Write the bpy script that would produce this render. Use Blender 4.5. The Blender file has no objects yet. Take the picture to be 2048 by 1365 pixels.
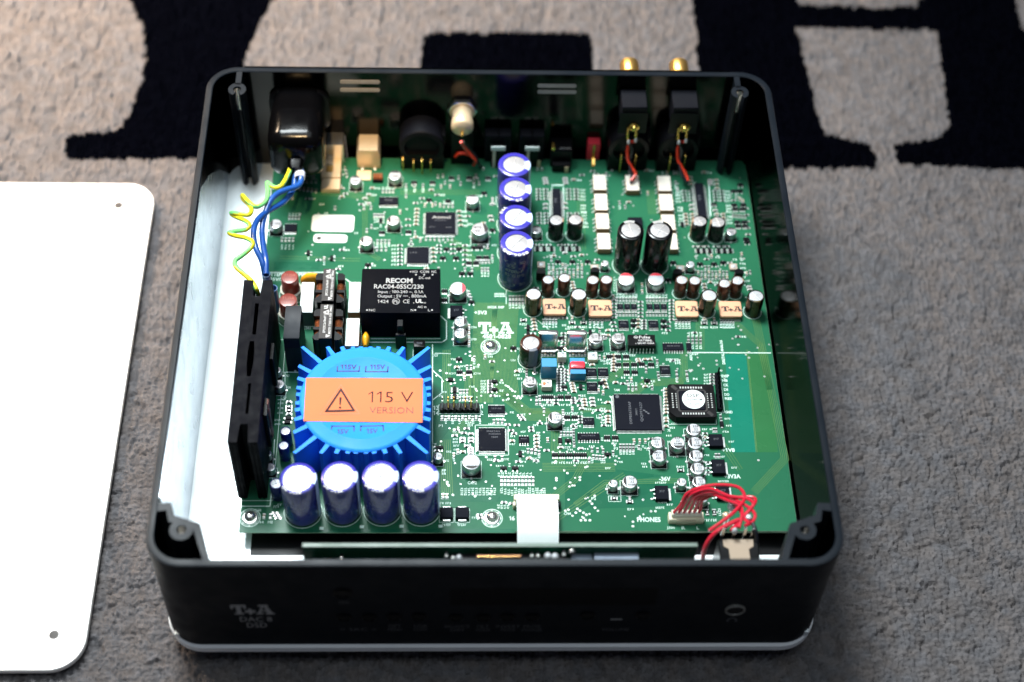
import bpy, math, random, re
import numpy as np
from mathutils import Matrix, Vector
random.seed(7); RS = np.random.RandomState(11)
sc = bpy.context.scene
K = 0.01                                   # 1 mm in the place = 0.01 scene units

# ------------------------------------------------------------------ camera, world, lights, exposure
TH = (0.6386, -0.0606, 0.0525); CAM = np.array((-16.6834, -425.4349, 609.0255)); F = 3167.76
def _r(p, y, r):
    c, s = np.cos, np.sin
    return (np.array([[c(y), -s(y), 0], [s(y), c(y), 0], [0, 0, 1]]) @ np.array([[1, 0, 0], [0, c(p), -s(p)], [0, s(p), c(p)]])
            @ np.array([[c(r), -s(r), 0], [s(r), c(r), 0], [0, 0, 1]]))
RT = _r(*TH)
cd = bpy.data.cameras.new('camera'); cam = bpy.data.objects.new('camera', cd); sc.collection.objects.link(cam)
M = Matrix([list(RT[i]) + [CAM[i] * K] for i in range(3)] + [[0, 0, 0, 1]]); cam.matrix_world = M
cd.sensor_width = 36; cd.sensor_fit = 'HORIZONTAL'; cd.lens = F / 2048 * 36
cd.clip_start = 0.05; cd.clip_end = 200
cd.dof.use_dof = True; cd.dof.focus_distance = 7.08; cd.dof.aperture_fstop = 0.0557 / 0.115   # 11.5 mm entrance pupil
sc.camera = cam
w = bpy.data.worlds.new('World'); sc.world = w; w.use_nodes = True
w.node_tree.nodes['Background'].inputs[0].default_value = (0.55, 0.66, 0.9, 1)
w.node_tree.nodes['Background'].inputs[1].default_value = 0.10
def area(name, loc, to, sx, sy, power, col):
    l = bpy.data.lights.new(name, 'AREA'); l.shape = 'RECTANGLE'; l.size = sx * K; l.size_y = sy * K; l.energy = power; l.color = col
    o = bpy.data.objects.new(name, l); sc.collection.objects.link(o)
    o.location = Vector(loc) * K; o.rotation_euler = (Vector(to) - Vector(loc)).to_track_quat('-Z', 'Y').to_euler(); return o
key = area('softbox_lamp', (-230, 370, 1080), (-10, 0, 0), 360, 300, 1120, (0.90, 0.98, 1.0)); key.data.spread = math.radians(120)
fill = area('ceiling_light', (20, -60, 1600), (20, -20, 0), 1300, 1000, 720, (0.84, 0.95, 1.0)); fill.data.spread = math.radians(140)
wl = area('warm_lamp', (-900, 700, 1000), (-400, 480, 0), 420, 360, 1100, (1.0, 0.76, 0.54)); wl.data.spread = math.radians(48)
sp = bpy.data.lights.new('warm_spot', 'SPOT'); sp.energy = 6500; sp.color = (1.0, 0.70, 0.36); sp.spot_size = math.radians(5.2); sp.spot_blend = 0.8; sp.shadow_soft_size = 0.2
so = bpy.data.objects.new('warm_spot', sp); sc.collection.objects.link(so); so.location = Vector((-140, -250, 1100)) * K; so.rotation_euler = (Vector((-62, 116, 24)) - Vector((-140, -250, 1100))).to_track_quat('-Z', 'Y').to_euler()
vs = sc.view_settings; vs.view_transform = 'Standard'; vs.look = 'None'; vs.exposure = 0; vs.gamma = 1
sc.cycles.use_denoising = True
sc.cycles.max_bounces = 8

# ------------------------------------------------------------------ where a point of the picture lies in the place
def ray(u, v): return RT @ np.array([(u - 1024) / F, (682.5 - v) / F, -1.0])
def P(u, v, z):
    d = ray(u, v); return CAM + d * ((z - CAM[2]) / d[2])
def PY(u, v, y):
    d = ray(u, v); return CAM + d * ((y - CAM[1]) / d[1])
def proj(p):
    q = (np.asarray(p, float) - CAM) @ RT; return 1024 + F * q[0] / -q[2], 682.5 - F * q[1] / -q[2]
def depth(p): return -((np.asarray(p, float) - CAM) @ RT)[2]
ZB = 18.0                                   # top of the circuit board
B = lambda u, v: P(u, v, ZB)
def top_of(u, v, vb, front=0.0, lo=18.3, hi=72):
    """height z of a point seen at (u, v) when the board point below it (moved front mm nearer) is seen at row vb"""
    for _ in range(40):
        z = (lo + hi) / 2; c = P(u, v, z)
        f = front if not callable(front) else front(c)
        if proj((c[0], c[1] - f, ZB))[1] < vb: lo = z
        else: hi = z
    return z

# ------------------------------------------------------------------ materials
def mat(name, col, rough=0.5, metal=0.0, spec=0.5, var=0.06, vscale=4.0, bump=0.0, bscale=60.0, coat=0.0, aniso=None, trans=0, bdist=0.004):
    m = bpy.data.materials.new(name); m.use_nodes = True; nt = m.node_tree; b = nt.nodes['Principled BSDF']
    b.inputs['Roughness'].default_value = rough; b.inputs['Metallic'].default_value = metal
    b.inputs['Specular IOR Level'].default_value = spec; b.inputs['Coat Weight'].default_value = coat
    if trans: b.inputs['Transmission Weight'].default_value = trans
    tc = nt.nodes.new('ShaderNodeTexCoord')
    n = nt.nodes.new('ShaderNodeTexNoise'); n.inputs['Scale'].default_value = vscale; n.inputs['Detail'].default_value = 6
    nt.links.new(tc.outputs['Object'], n.inputs['Vector'])
    mp = nt.nodes.new('ShaderNodeMapRange'); mp.inputs[1].default_value = 0.3; mp.inputs[2].default_value = 0.7
    mp.inputs[3].default_value = 1 - var; mp.inputs[4].default_value = 1 + var
    nt.links.new(n.outputs['Fac'], mp.inputs[0])
    mx = nt.nodes.new('ShaderNodeVectorMath'); mx.operation = 'SCALE'; mx.inputs[0].default_value = col
    nt.links.new(mp.outputs[0], mx.inputs['Scale']); nt.links.new(mx.outputs[0], b.inputs['Base Color'])
    rr = nt.nodes.new('ShaderNodeMapRange'); rr.inputs[1].default_value = 0.3; rr.inputs[2].default_value = 0.7
    rr.inputs[3].default_value = max(rough * 0.85, 0.02); rr.inputs[4].default_value = min(rough * 1.18, 1)
    n2 = nt.nodes.new('ShaderNodeTexNoise'); n2.inputs['Scale'].default_value = vscale * 2.3; nt.links.new(tc.outputs['Object'], n2.inputs['Vector'])
    nt.links.new(n2.outputs['Fac'], rr.inputs[0]); nt.links.new(rr.outputs[0], b.inputs['Roughness'])
    if bump:
        n3 = nt.nodes.new('ShaderNodeTexNoise'); n3.inputs['Scale'].default_value = bscale; n3.inputs['Detail'].default_value = 4
        if aniso:
            mm = nt.nodes.new('ShaderNodeMapping'); mm.inputs['Scale'].default_value = aniso
            nt.links.new(tc.outputs['Object'], mm.inputs[0]); nt.links.new(mm.outputs[0], n3.inputs['Vector'])
        else: nt.links.new(tc.outputs['Object'], n3.inputs['Vector'])
        bp = nt.nodes.new('ShaderNodeBump'); bp.inputs['Strength'].default_value = bump; bp.inputs['Distance'].default_value = bdist
        nt.links.new(n3.outputs['Fac'], bp.inputs['Height']); nt.links.new(bp.outputs[0], b.inputs['Normal'])
    return m
m_case = mat('black_anodised', (0.0018, 0.0036, 0.0068), 0.5, 0.0, 0.1, bump=0.12, bscale=220)
m_case_in = mat('black_anodised_inside', (0.028, 0.026, 0.024), 0.11, 1.0, 0.5, bump=0.05, bscale=8, aniso=(1, 1, 18))
m_case_in.node_tree.nodes['Principled BSDF'].inputs['Specular Tint'].default_value = (.38, .38, .38, 1)
m_rim = mat('rim_anodised', (0.006, 0.0085, 0.0125), 0.42, 0.0, 0.18)
m_alu = mat('brushed_aluminium', (0.88, 0.89, 0.9), 0.4, 0.15, 0.5, var=0.03, bump=0.15, bscale=6, aniso=(1, 70, 1))
m_alu_in = mat('aluminium_floor', (0.84, 0.90, 0.92), 0.42, 0.45, 0.5, var=0.03, bump=0.1, bscale=6, aniso=(60, 1, 1))
m_lid = mat('lid_aluminium', (0.90, 0.89, 0.87), 0.45, 0.35, 0.5, var=0.012, vscale=1.2)
m_green = mat('solder_mask', (0.018, 0.112, 0.058), 0.26, 0, 0.1, var=0.10, vscale=1.6, bump=0.05, bscale=30)
m_teal = mat('solder_mask_over_copper', (0.008, 0.15, 0.098), 0.26, 0, 0.14, var=0.06)
m_olive = mat('solder_mask_olive', (0.024, 0.125, 0.045), 0.26, 0, 0.14, var=0.08)
m_dark_green = mat('solder_mask_deep', (0.009, 0.095, 0.05), 0.26, 0, 0.14, var=0.08)
m_trace = mat('copper_trace_under_mask', (0.095, 0.19, 0.065), 0.3, 0.1, 0.12, var=0.15, vscale=9)
m_edge = mat('board_edge', (0.20, 0.30, 0.20), 0.6, var=0.2, vscale=20)
m_silk = mat('silkscreen_white', (0.56, 0.72, 0.65), 0.55, 0, 0.2, var=0.06, vscale=20)
m_tin = mat('tinned_solder', (0.62, 0.64, 0.62), 0.32, 0.6, 0.5, var=0.08, vscale=30)
m_gold = mat('gold_plating', (0.83, 0.52, 0.14), 0.25, 0.95, 0.5, var=0.08)
m_brass = mat('brass', (0.72, 0.42, 0.12), 0.32, 0.9, 0.5, var=0.1)
m_chip = mat('chip_epoxy', (0.0065, 0.0075, 0.0125), 0.6, 0, 0.04, var=0.08, bump=0.1, bscale=150)
m_chip2 = mat('small_chip_epoxy', (0.004, 0.004, 0.006), 0.45, 0, 0.12, var=0.1)
m_black = mat('black_plastic', (0.0022, 0.0022, 0.003), 0.35, 0, 0.16, var=0.1)
m_blackm = mat('black_matt_metal', (0.0022, 0.0024, 0.0046), 0.6, 0.0, 0.06, var=0.15, vscale=10, bump=0.3, bscale=60)
m_rubber = mat('black_rubber_boot', (0.0012, 0.0012, 0.0015), 0.18, 0, 0.15, bump=0.12, bscale=7, bdist=0.02)
m_recom = mat('potted_module_black', (0.0022, 0.0025, 0.0045), 0.55, 0, 0.03, bump=0.2, bscale=120)
m_print = mat('pad_print_grey', (0.36, 0.36, 0.36), 0.6, 0, 0.2)
m_faint = mat('laser_mark_grey', (0.1, 0.105, 0.12), 0.6, 0, 0.2)
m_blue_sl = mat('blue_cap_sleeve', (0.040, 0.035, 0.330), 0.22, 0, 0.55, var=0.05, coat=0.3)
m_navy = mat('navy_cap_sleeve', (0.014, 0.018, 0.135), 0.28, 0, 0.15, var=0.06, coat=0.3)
m_stripe = mat('pale_blue_stripe', (0.50, 0.62, 0.86), 0.35)
m_cap_black = mat('black_cap_sleeve', (0.0018, 0.0018, 0.0022), 0.24, 0, 0.22, coat=0.3)
m_cap_brown = mat('brown_cap_sleeve', (0.05, 0.014, 0.007), 0.28, 0, 0.25, coat=0.3)
m_cap_olive = mat('olive_black_cap_sleeve', (0.01, 0.008, 0.0035), 0.24, 0, 0.25, coat=0.3)
m_can = mat('aluminium_can', (0.5, 0.51, 0.52), 0.3, 0.85, 0.5, var=0.06, vscale=12)
m_cantop = mat('aluminium_can_top', (0.38, 0.37, 0.375), 0.42, 0.45, 0.5, var=0.06, vscale=8, bump=0.15, bscale=40)
m_canbright = mat('bright_can_top', (0.44, 0.46, 0.48), 0.45, 0.3, 0.5, var=0.04, bump=0.1, bscale=40)
m_canlit = mat('lit_can_top', (0.62, 0.65, 0.68), 0.45, 0.3, 0.5, var=0.04, bump=0.1, bscale=40)  # front row can tops: reflected brightness put into a paler colour
m_score = mat('vent_score', (0.86, 0.86, 0.86), 0.3, 0.6)
m_red = mat('red_print', (0.62, 0.03, 0.05), 0.45)
m_white_pl = mat('white_plastic', (0.72, 0.8, 0.78), 0.4, 0, 0.3, var=0.02)
m_relay = mat('white_relay_print', (0.6, 0.56, 0.49), 0.5, 0, 0.25, var=0.05, vscale=30)
m_tan = mat('tan_relay_side', (0.30, 0.19, 0.10), 0.6)
m_relay_mark = mat('grey_relay_print', (0.55, 0.53, 0.49), 0.6)
m_copper_chip = mat('copper_chip_lid', (0.72, 0.385, 0.24), 0.55, 0.05, 0.15, var=0.04)
m_ink = mat('black_ink', (0.010, 0.008, 0.008), 0.6)
m_tr_blue = mat('transformer_blue', (0.024, 0.24, 0.90), 0.45, 0, 0.1, var=0.03, bump=0.08, bscale=14)
m_tr_ink = mat('dark_blue_ink', (0.010, 0.015, 0.09), 0.6)
m_orange = mat('orange_sticker', (0.66, 0.185, 0.082), 0.6, 0, 0.05, var=0.05, vscale=2.5, bump=0.25, bscale=3, bdist=0.02)
m_brown_ink = mat('brown_ink', (0.035, 0.01, 0.014), 0.6, 0, 0.2)
m_red_line = mat('red_outline_ink', (0.80, 0.18, 0.10), 0.6)
m_fuse = mat('red_fuse_body', (0.215, 0.030, 0.018), 0.33, 0, 0.5)
m_fuse_print = mat('fuse_print', (0.40, 0.12, 0.08), 0.6)
m_yellow = mat('yellow_disc', (0.80, 0.36, 0.015), 0.28, 0, 0.5)
m_copper = mat('copper_winding', (0.40, 0.13, 0.05), 0.35, 0.6, 0.5, bump=0.8, bscale=60)
m_choke_label = mat('grey_choke_label', (0.045, 0.042, 0.042), 0.5, 0, 0.15)
m_white_print = mat('white_print', (0.6, 0.6, 0.6), 0.6, 0, 0.2)
m_film_blue = mat('blue_film_cap', (0.030, 0.220, 0.420), 0.32, 0, 0.5)
m_film_red = mat('red_film_cap', (0.66, 0.035, 0.055), 0.30, 0, 0.5)
m_cream = mat('cream_plastic', (0.62, 0.60, 0.50), 0.45, 0, 0.5)
m_ivory = mat('ivory_connector', (0.66, 0.62, 0.46), 0.4, 0, 0.5)
m_dot = mat('orange_paint_dot', (0.80, 0.14, 0.03), 0.4)
m_wred = mat('red_wire', (0.52, 0.010, 0.030), 0.33, 0, 0.5)
m_wred2 = mat('orange_red_wire', (0.70, 0.040, 0.012), 0.33, 0, 0.5)
m_wblack = mat('black_wire', (0.010, 0.011, 0.016), 0.3, 0, 0.5)
m_wblue = mat('blue_wire', (0.012, 0.070, 0.300), 0.28, 0, 0.5)
m_wgreen = mat('green_wire', (0.17, 0.55, 0.17), 0.35, 0, 0.3)
m_wyellow = mat('yellow_wire', (0.58, 0.53, 0.02), 0.35, 0, 0.3)
m_sleeve = mat('clear_sleeve', (0.55, 0.60, 0.75), 0.25, 0, 0.5)
m_tanplate = mat('tan_fibre_plate', (0.33, 0.25, 0.18), 0.6)
m_res_brown = mat('ceramic_brown', (0.30, 0.19, 0.11), 0.5)
m_paper = mat('paper_sticker', (0.66, 0.74, 0.72), 0.55, 0, 0.3, var=0.02)
m_ribbon = mat('white_ribbon_film', (0.82, 0.88, 0.89), 0.3, 0, 0.5, var=0.01)
m_steel = mat('bright_steel', (0.75, 0.73, 0.70), 0.22, 0.95, 0.5, var=0.06)
m_front_print = mat('front_panel_print', (0.3, 0.3, 0.3), 0.5, 0, 0.3)
m_front_dim = mat('front_panel_dim_print', (0.055, 0.056, 0.062), 0.5)
m_glass = mat('display_glass', (0.0012, 0.0013, 0.002), 0.3, 0, 0.05)
m_button = mat('black_button', (0.001, 0.001, 0.0014), 0.3, 0, 0.1)

# ------------------------------------------------------------------ mesh building (all in mm)
class MB:
    def __init__(s): s.v = []; s.f = []; s.m = []
    def add(s, vs, fs, mi=0):
        o = len(s.v); s.v += [tuple(map(float, p)) for p in vs]; s.f += [tuple(i + o for i in f) for f in fs]; s.m += [mi] * len(fs); return s
    def loft(s, rings, mi=0, cap0=True, cap1=True, closed=True):
        n = len(rings[0]); vs = [p for r in rings for p in r]; fs = []
        for k in range(len(rings) - 1):
            for i in range(n if closed else n - 1):
                j = (i + 1) % n; fs.append((k * n + i, k * n + j, (k + 1) * n + j, (k + 1) * n + i))
        if cap0: fs.append(tuple(range(n - 1, -1, -1)))
        if cap1: fs.append(tuple((len(rings) - 1) * n + i for i in range(n)))
        return s.add(vs, fs, mi)
    def box(s, x0, x1, y0, y1, z0, z1, ch=0.0, mi=0):
        if ch <= 0:
            r = lambda z: [(x0, y0, z), (x1, y0, z), (x1, y1, z), (x0, y1, z)]
            return s.loft([r(z0), r(z1)], mi)
        c = min(ch, (x1 - x0) * .45, (y1 - y0) * .45)
        def r(z, i): return [(x0 + c, y0 + i, z), (x1 - c, y0 + i, z), (x1 - i, y0 + c, z), (x1 - i, y1 - c, z), (x1 - c, y1 - i, z), (x0 + c, y1 - i, z), (x0 + i, y1 - c, z), (x0 + i, y0 + c, z)]
        return s.loft([r(z0, 0), r(z1 - c, 0), r(z1, c * .8)], mi)
    def poly(s, pts, z0, z1, mi=0, ch=0.0):
        rs = [[(x, y, z0) for x, y in pts], [(x, y, z1) for x, y in pts]]
        return s.loft(rs, mi)
    def lathe(s, prof, cx=0, cy=0, n=24, mi=0, cap0=True, cap1=True):
        a = [2 * math.pi * i / n for i in range(n)]
        return s.loft([[(cx + r * math.cos(t), cy + r * math.sin(t), z) for t in a] for r, z in prof], mi, cap0, cap1)
    def lathe_y(s, prof, cx, cz, n=24, mi=0, cap0=True, cap1=True):
        a = [2 * math.pi * i / n for i in range(n)]
        return s.loft([[(cx + r * math.cos(t), y, cz + r * math.sin(t)) for t in a] for r, y in prof], mi, cap0, cap1)
    def sheet(s, pts, z, mi=0): return s.add([(x, y, z) for x, y in pts], [tuple(range(len(pts)))], mi)
    def tube(s, pts, r, n=8, sub=4, stripe=None):
        pts = [np.array(p, float) for p in pts]; q = []
        e = [2 * pts[0] - pts[1]] + pts + [2 * pts[-1] - pts[-2]]
        for i in range(1, len(e) - 2):
            p0, p1, p2, p3 = e[i - 1:i + 3]
            for k in range(sub):
                t = k / sub
                q.append(0.5 * (2 * p1 + (p2 - p0) * t + (2 * p0 - 5 * p1 + 4 * p2 - p3) * t * t + (3 * p1 - p0 - 3 * p2 + p3) * t ** 3))
        q.append(pts[-1]); rings = []; up = np.array([0.1, 0.2, 1.0])
        for i, c in enumerate(q):
            d = q[min(i + 1, len(q) - 1)] - q[max(i - 1, 0)]; d = d / (np.linalg.norm(d) + 1e-9)
            a = up - d * (up @ d); a /= np.linalg.norm(a) + 1e-9; b = np.cross(d, a); up = a
            rings.append([c + r * (a * math.cos(2 * math.pi * k / n) + b * math.sin(2 * math.pi * k / n)) for k in range(n)])
        m0 = len(s.m); s.loft(rings)
        if stripe:
            for k in range(len(rings) - 1):
                for i in range(n):
                    if ((i + k * stripe) % n) < n * 0.34: s.m[m0 + k * n + i] = 1
        return s
    def put(s, o, dx=0, dy=0, dz=0, rot=0, sc_=1.0, mi=None):
        c, q = math.cos(rot), math.sin(rot)
        s.add([(dx + sc_ * (x * c - y * q), dy + sc_ * (x * q + y * c), dz + sc_ * z) for x, y, z in o.v], o.f)
        if mi is not None: s.m[-len(o.f):] = [mi] * len(o.f)
        else: s.m[-len(o.f):] = list(o.m)
        return s
    def mesh(s, name, mats, ang=38):
        me = bpy.data.meshes.new(name); me.from_pydata([(x * K, y * K, z * K) for x, y, z in s.v], [], s.f)
        for m in (mats if isinstance(mats, (list, tuple)) else [mats]): me.materials.append(m)
        if any(s.m): me.polygons.foreach_set('material_index', s.m)
        me.polygons.foreach_set('use_smooth', [True] * len(s.f)); me.set_sharp_from_angle(angle=math.radians(ang)); me.update(); return me
def rrect(x0, x1, y0, y1, r, n=6):
    out = []
    for cx, cy, a0 in ((x1 - r, y1 - r, 0), (x0 + r, y1 - r, 90), (x0 + r, y0 + r, 180), (x1 - r, y0 + r, 270)):
        for k in range(n + 1):
            a = math.radians(a0 + 90 * k / n); out.append((cx + r * math.cos(a), cy + r * math.sin(a)))
    return out
def rrbox(mb, x0, x1, y0, y1, z0, z1, r, e=0.3, n=5, mi=0):
    R = lambda i, z: [(x, y, z) for x, y in rrect(x0 + i, x1 - i, y0 + i, y1 - i, max(r - i, .05), n)]
    return mb.loft([R(0, z0), R(0, z1 - e), R(e * .3, z1 - e * .3), R(e, z1)], mi)
_cache = {}
def cached(key, fn):
    if key not in _cache: _cache[key] = fn()
    return _cache[key]
def glyphs(s, bold, res):
    c = bpy.data.curves.new('t', 'FONT'); c.body = s; c.size = 1; c.resolution_u = res; c.offset = bold; c.align_x = 'LEFT'
    o = bpy.data.objects.new('t', c); me = o.to_mesh(); mb = MB(); mb.add([(p.co.x, p.co.y, 0) for p in me.vertices], [tuple(f.vertices) for f in me.polygons])
    o.to_mesh_clear(); bpy.data.objects.remove(o); bpy.data.curves.remove(c); return mb
def text(s, h, bold=0.0, res=2):
    """flat glyphs, cap height h mm, centred on x, base line at y = 0; the figure one gets a flag"""
    def go():
        mb = MB(); x = 0.0; b = bold
        for k in re.split('([1 ])', s):
            if not k: continue
            if k == ' ': x += .26; continue
            if k == '1':
                w_ = .085 + 2 * b; mb.sheet([(x + .19, 0), (x + .19 + w_, 0), (x + .19 + w_, .7), (x + .19, .7)], 0); mb.sheet([(x + .19, .7), (x + .19, .7 - w_ * 1.3), (x + .03, .52 - w_ * .5), (x + .03, .52 + w_ * .45)], 0); x += .40 + b; continue
            g = glyphs(k, b, res); xs = [p[0] for p in g.v]
            mb.add([(p[0] - min(xs) + x + .035, p[1], 0) for p in g.v], g.f); x += max(xs) - min(xs) + .09
        q = h / 0.7; xs = [p[0] for p in mb.v] or [0]; cx = (max(xs) + min(xs)) / 2; mb.v = [((a - cx) * q, c_ * q, 0) for a, c_, _ in mb.v]; return mb
    return cached(('text', s, round(h, 3), bold), go)
def text_fit(s, wd, h, bold=0.0):
    t = text(s, h, bold); xs = [p[0] for p in t.v]; k = wd / (max(xs) - min(xs)); mx = (max(xs) + min(xs)) / 2
    o = MB(); o.add([((x - mx) * k, y, z) for x, y, z in t.v], t.f); return o
def wrap(t, r, z0, ang=-90, off=0.06):
    """glyphs laid round a cylinder of radius r, facing ang degrees"""
    o = MB(); a0 = math.radians(ang)
    return o.add([((r + off) * math.cos(a0 + x / r), (r + off) * math.sin(a0 + x / r), z0 + y) for x, y, _ in t.v], t.f)
def arc_text(t, r, z, ang):
    o = MB(); a0 = math.radians(ang)
    return o.add([((r + y) * math.cos(a0 - x / r), (r + y) * math.sin(a0 - x / r), z) for x, y, _ in t.v], t.f)
def logo(h):
    """the slab serif T+A mark: height h mm, centred on x, base at y = 0"""
    q = [[(0, .80), (1.16, .80), (1.16, 1), (0, 1)], [(0, .58), (.17, .58), (.17, .80), (0, .80)], [(.99, .58), (1.16, .58), (1.16, .80), (.99, .80)],
         [(.40, .14), (.76, .14), (.76, .80), (.40, .80)], [(.22, 0), (.94, 0), (.94, .14), (.22, .14)],
         [(1.03, .19), (1.83, .19), (1.83, .42), (1.03, .42)], [(1.31, 0), (1.55, 0), (1.55, .19), (1.31, .19)], [(1.31, .42), (1.55, .42), (1.55, .60), (1.31, .60)],
         [(1.86, 0), (2.42, 0), (2.42, .14), (1.86, .14)], [(2.58, 0), (3.26, 0), (3.26, .14), (2.58, .14)], [(2.10, .84), (2.86, .84), (2.86, 1), (2.10, 1)],
         [(2.0, .14), (2.2, .14), (2.52, .84), (2.34, .84)], [(2.70, .14), (3.12, .14), (2.78, .84), (2.52, .84)], [(2.27, .30), (2.66, .30), (2.61, .42), (2.325, .42)]]
    o = MB()
    for p in q: o.sheet([((x - 1.63) * h, y * h) for x, y in p], 0)
    return o

# ------------------------------------------------------------------ things and parts
def thing(name, label, cat, loc=(0, 0, 0), group=None, rot=0):
    o = bpy.data.objects.new(name, None); sc.collection.objects.link(o); o.empty_display_size = 0.05
    o.location = (loc[0] * K, loc[1] * K, loc[2] * K); o.rotation_euler = (0, 0, rot); o['label'] = label; o['category'] = cat
    if group: o['group'] = group
    return o
def part(name, mb, mats, par, loc=(0, 0, 0), rot=0, kind=None, label=None, ang=38):
    me = mb if isinstance(mb, bpy.types.Mesh) else mb.mesh(name, mats, ang)
    o = bpy.data.objects.new(name, me); sc.collection.objects.link(o); o.parent = par
    o.location = (loc[0] * K, loc[1] * K, loc[2] * K); o.rotation_euler = (0, 0, rot)
    if kind: o['kind'] = kind
    if label: o['label'] = label
    return o
def single(name, mb, mats, label, cat, loc=(0, 0, 0), group=None, rot=0, ang=38):
    o = part(name, mb, mats, None, loc, rot, ang=ang); o['label'] = label; o['category'] = cat
    if group: o['group'] = group
    return o

# ------------------------------------------------------------------ carpet (grey pile with black letters woven in)
ZC = -8.5
def letter_polys():
    px = [[(255, -20), (262, 0), (282, 38), (290, 90), (285, 140), (270, 190), (258, 225), (235, 252), (200, 258), (132, 266), (128, 285), (134, 312), (150, 315), (300, 313), (480, 312), (487, 135), (495, 95), (508, 60), (525, 28), (548, -5), (560, -20)],
          [(836, 220), (842, 110), (847, 66), (870, 60), (1020, 58), (1180, 60), (1187, 90), (1190, 220)],
          [(1385, -20), (1393, 60), (1399, 150), (1420, 332), (1568, 332), (1700, 330), (1751, 330), (1755, 315), (1742, 283), (1650, 262), (1635, 215), (1618, 150), (1605, 90), (1590, 50), (1720, 53), (1875, 58), (1882, 100), (1890, 150), (1900, 245), (1868, 275), (1790, 283), (1792, 305), (1802, 322), (1830, 325), (2090, 336), (2090, 90), (2060, 66), (2042, 40), (2035, 0), (2030, -20), (1845, -20), (1838, 3), (1790, 10), (1600, 3), (1588, -20)]]
    return [np.array([P(u, v, ZC)[:2] for u, v in q]) for q in px]
def inside(poly, x, y):
    r = np.zeros(x.shape, bool); j = len(poly) - 1
    for i in range(len(poly)):
        xi, yi = poly[i]; xj, yj = poly[j]
        c = ((yi > y) != (yj > y)) & (x < (xj - xi) * (y - yi) / (yj - yi + 1e-12) + xi); r ^= c; j = i
    return r
def vnoise(x, y, s, seed):
    g = np.random.RandomState(seed).rand(256, 256); x = x / s; y = y / s; i = np.floor(x).astype(int); j = np.floor(y).astype(int)
    fx = x - i; fy = y - j; fx = fx * fx * (3 - 2 * fx); fy = fy * fy * (3 - 2 * fy); w = lambda a, b: g[a % 256, b % 256]
    return (w(i, j) * (1 - fx) + w(i + 1, j) * fx) * (1 - fy) + (w(i, j + 1) * (1 - fx) + w(i + 1, j + 1) * fx) * fy
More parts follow.
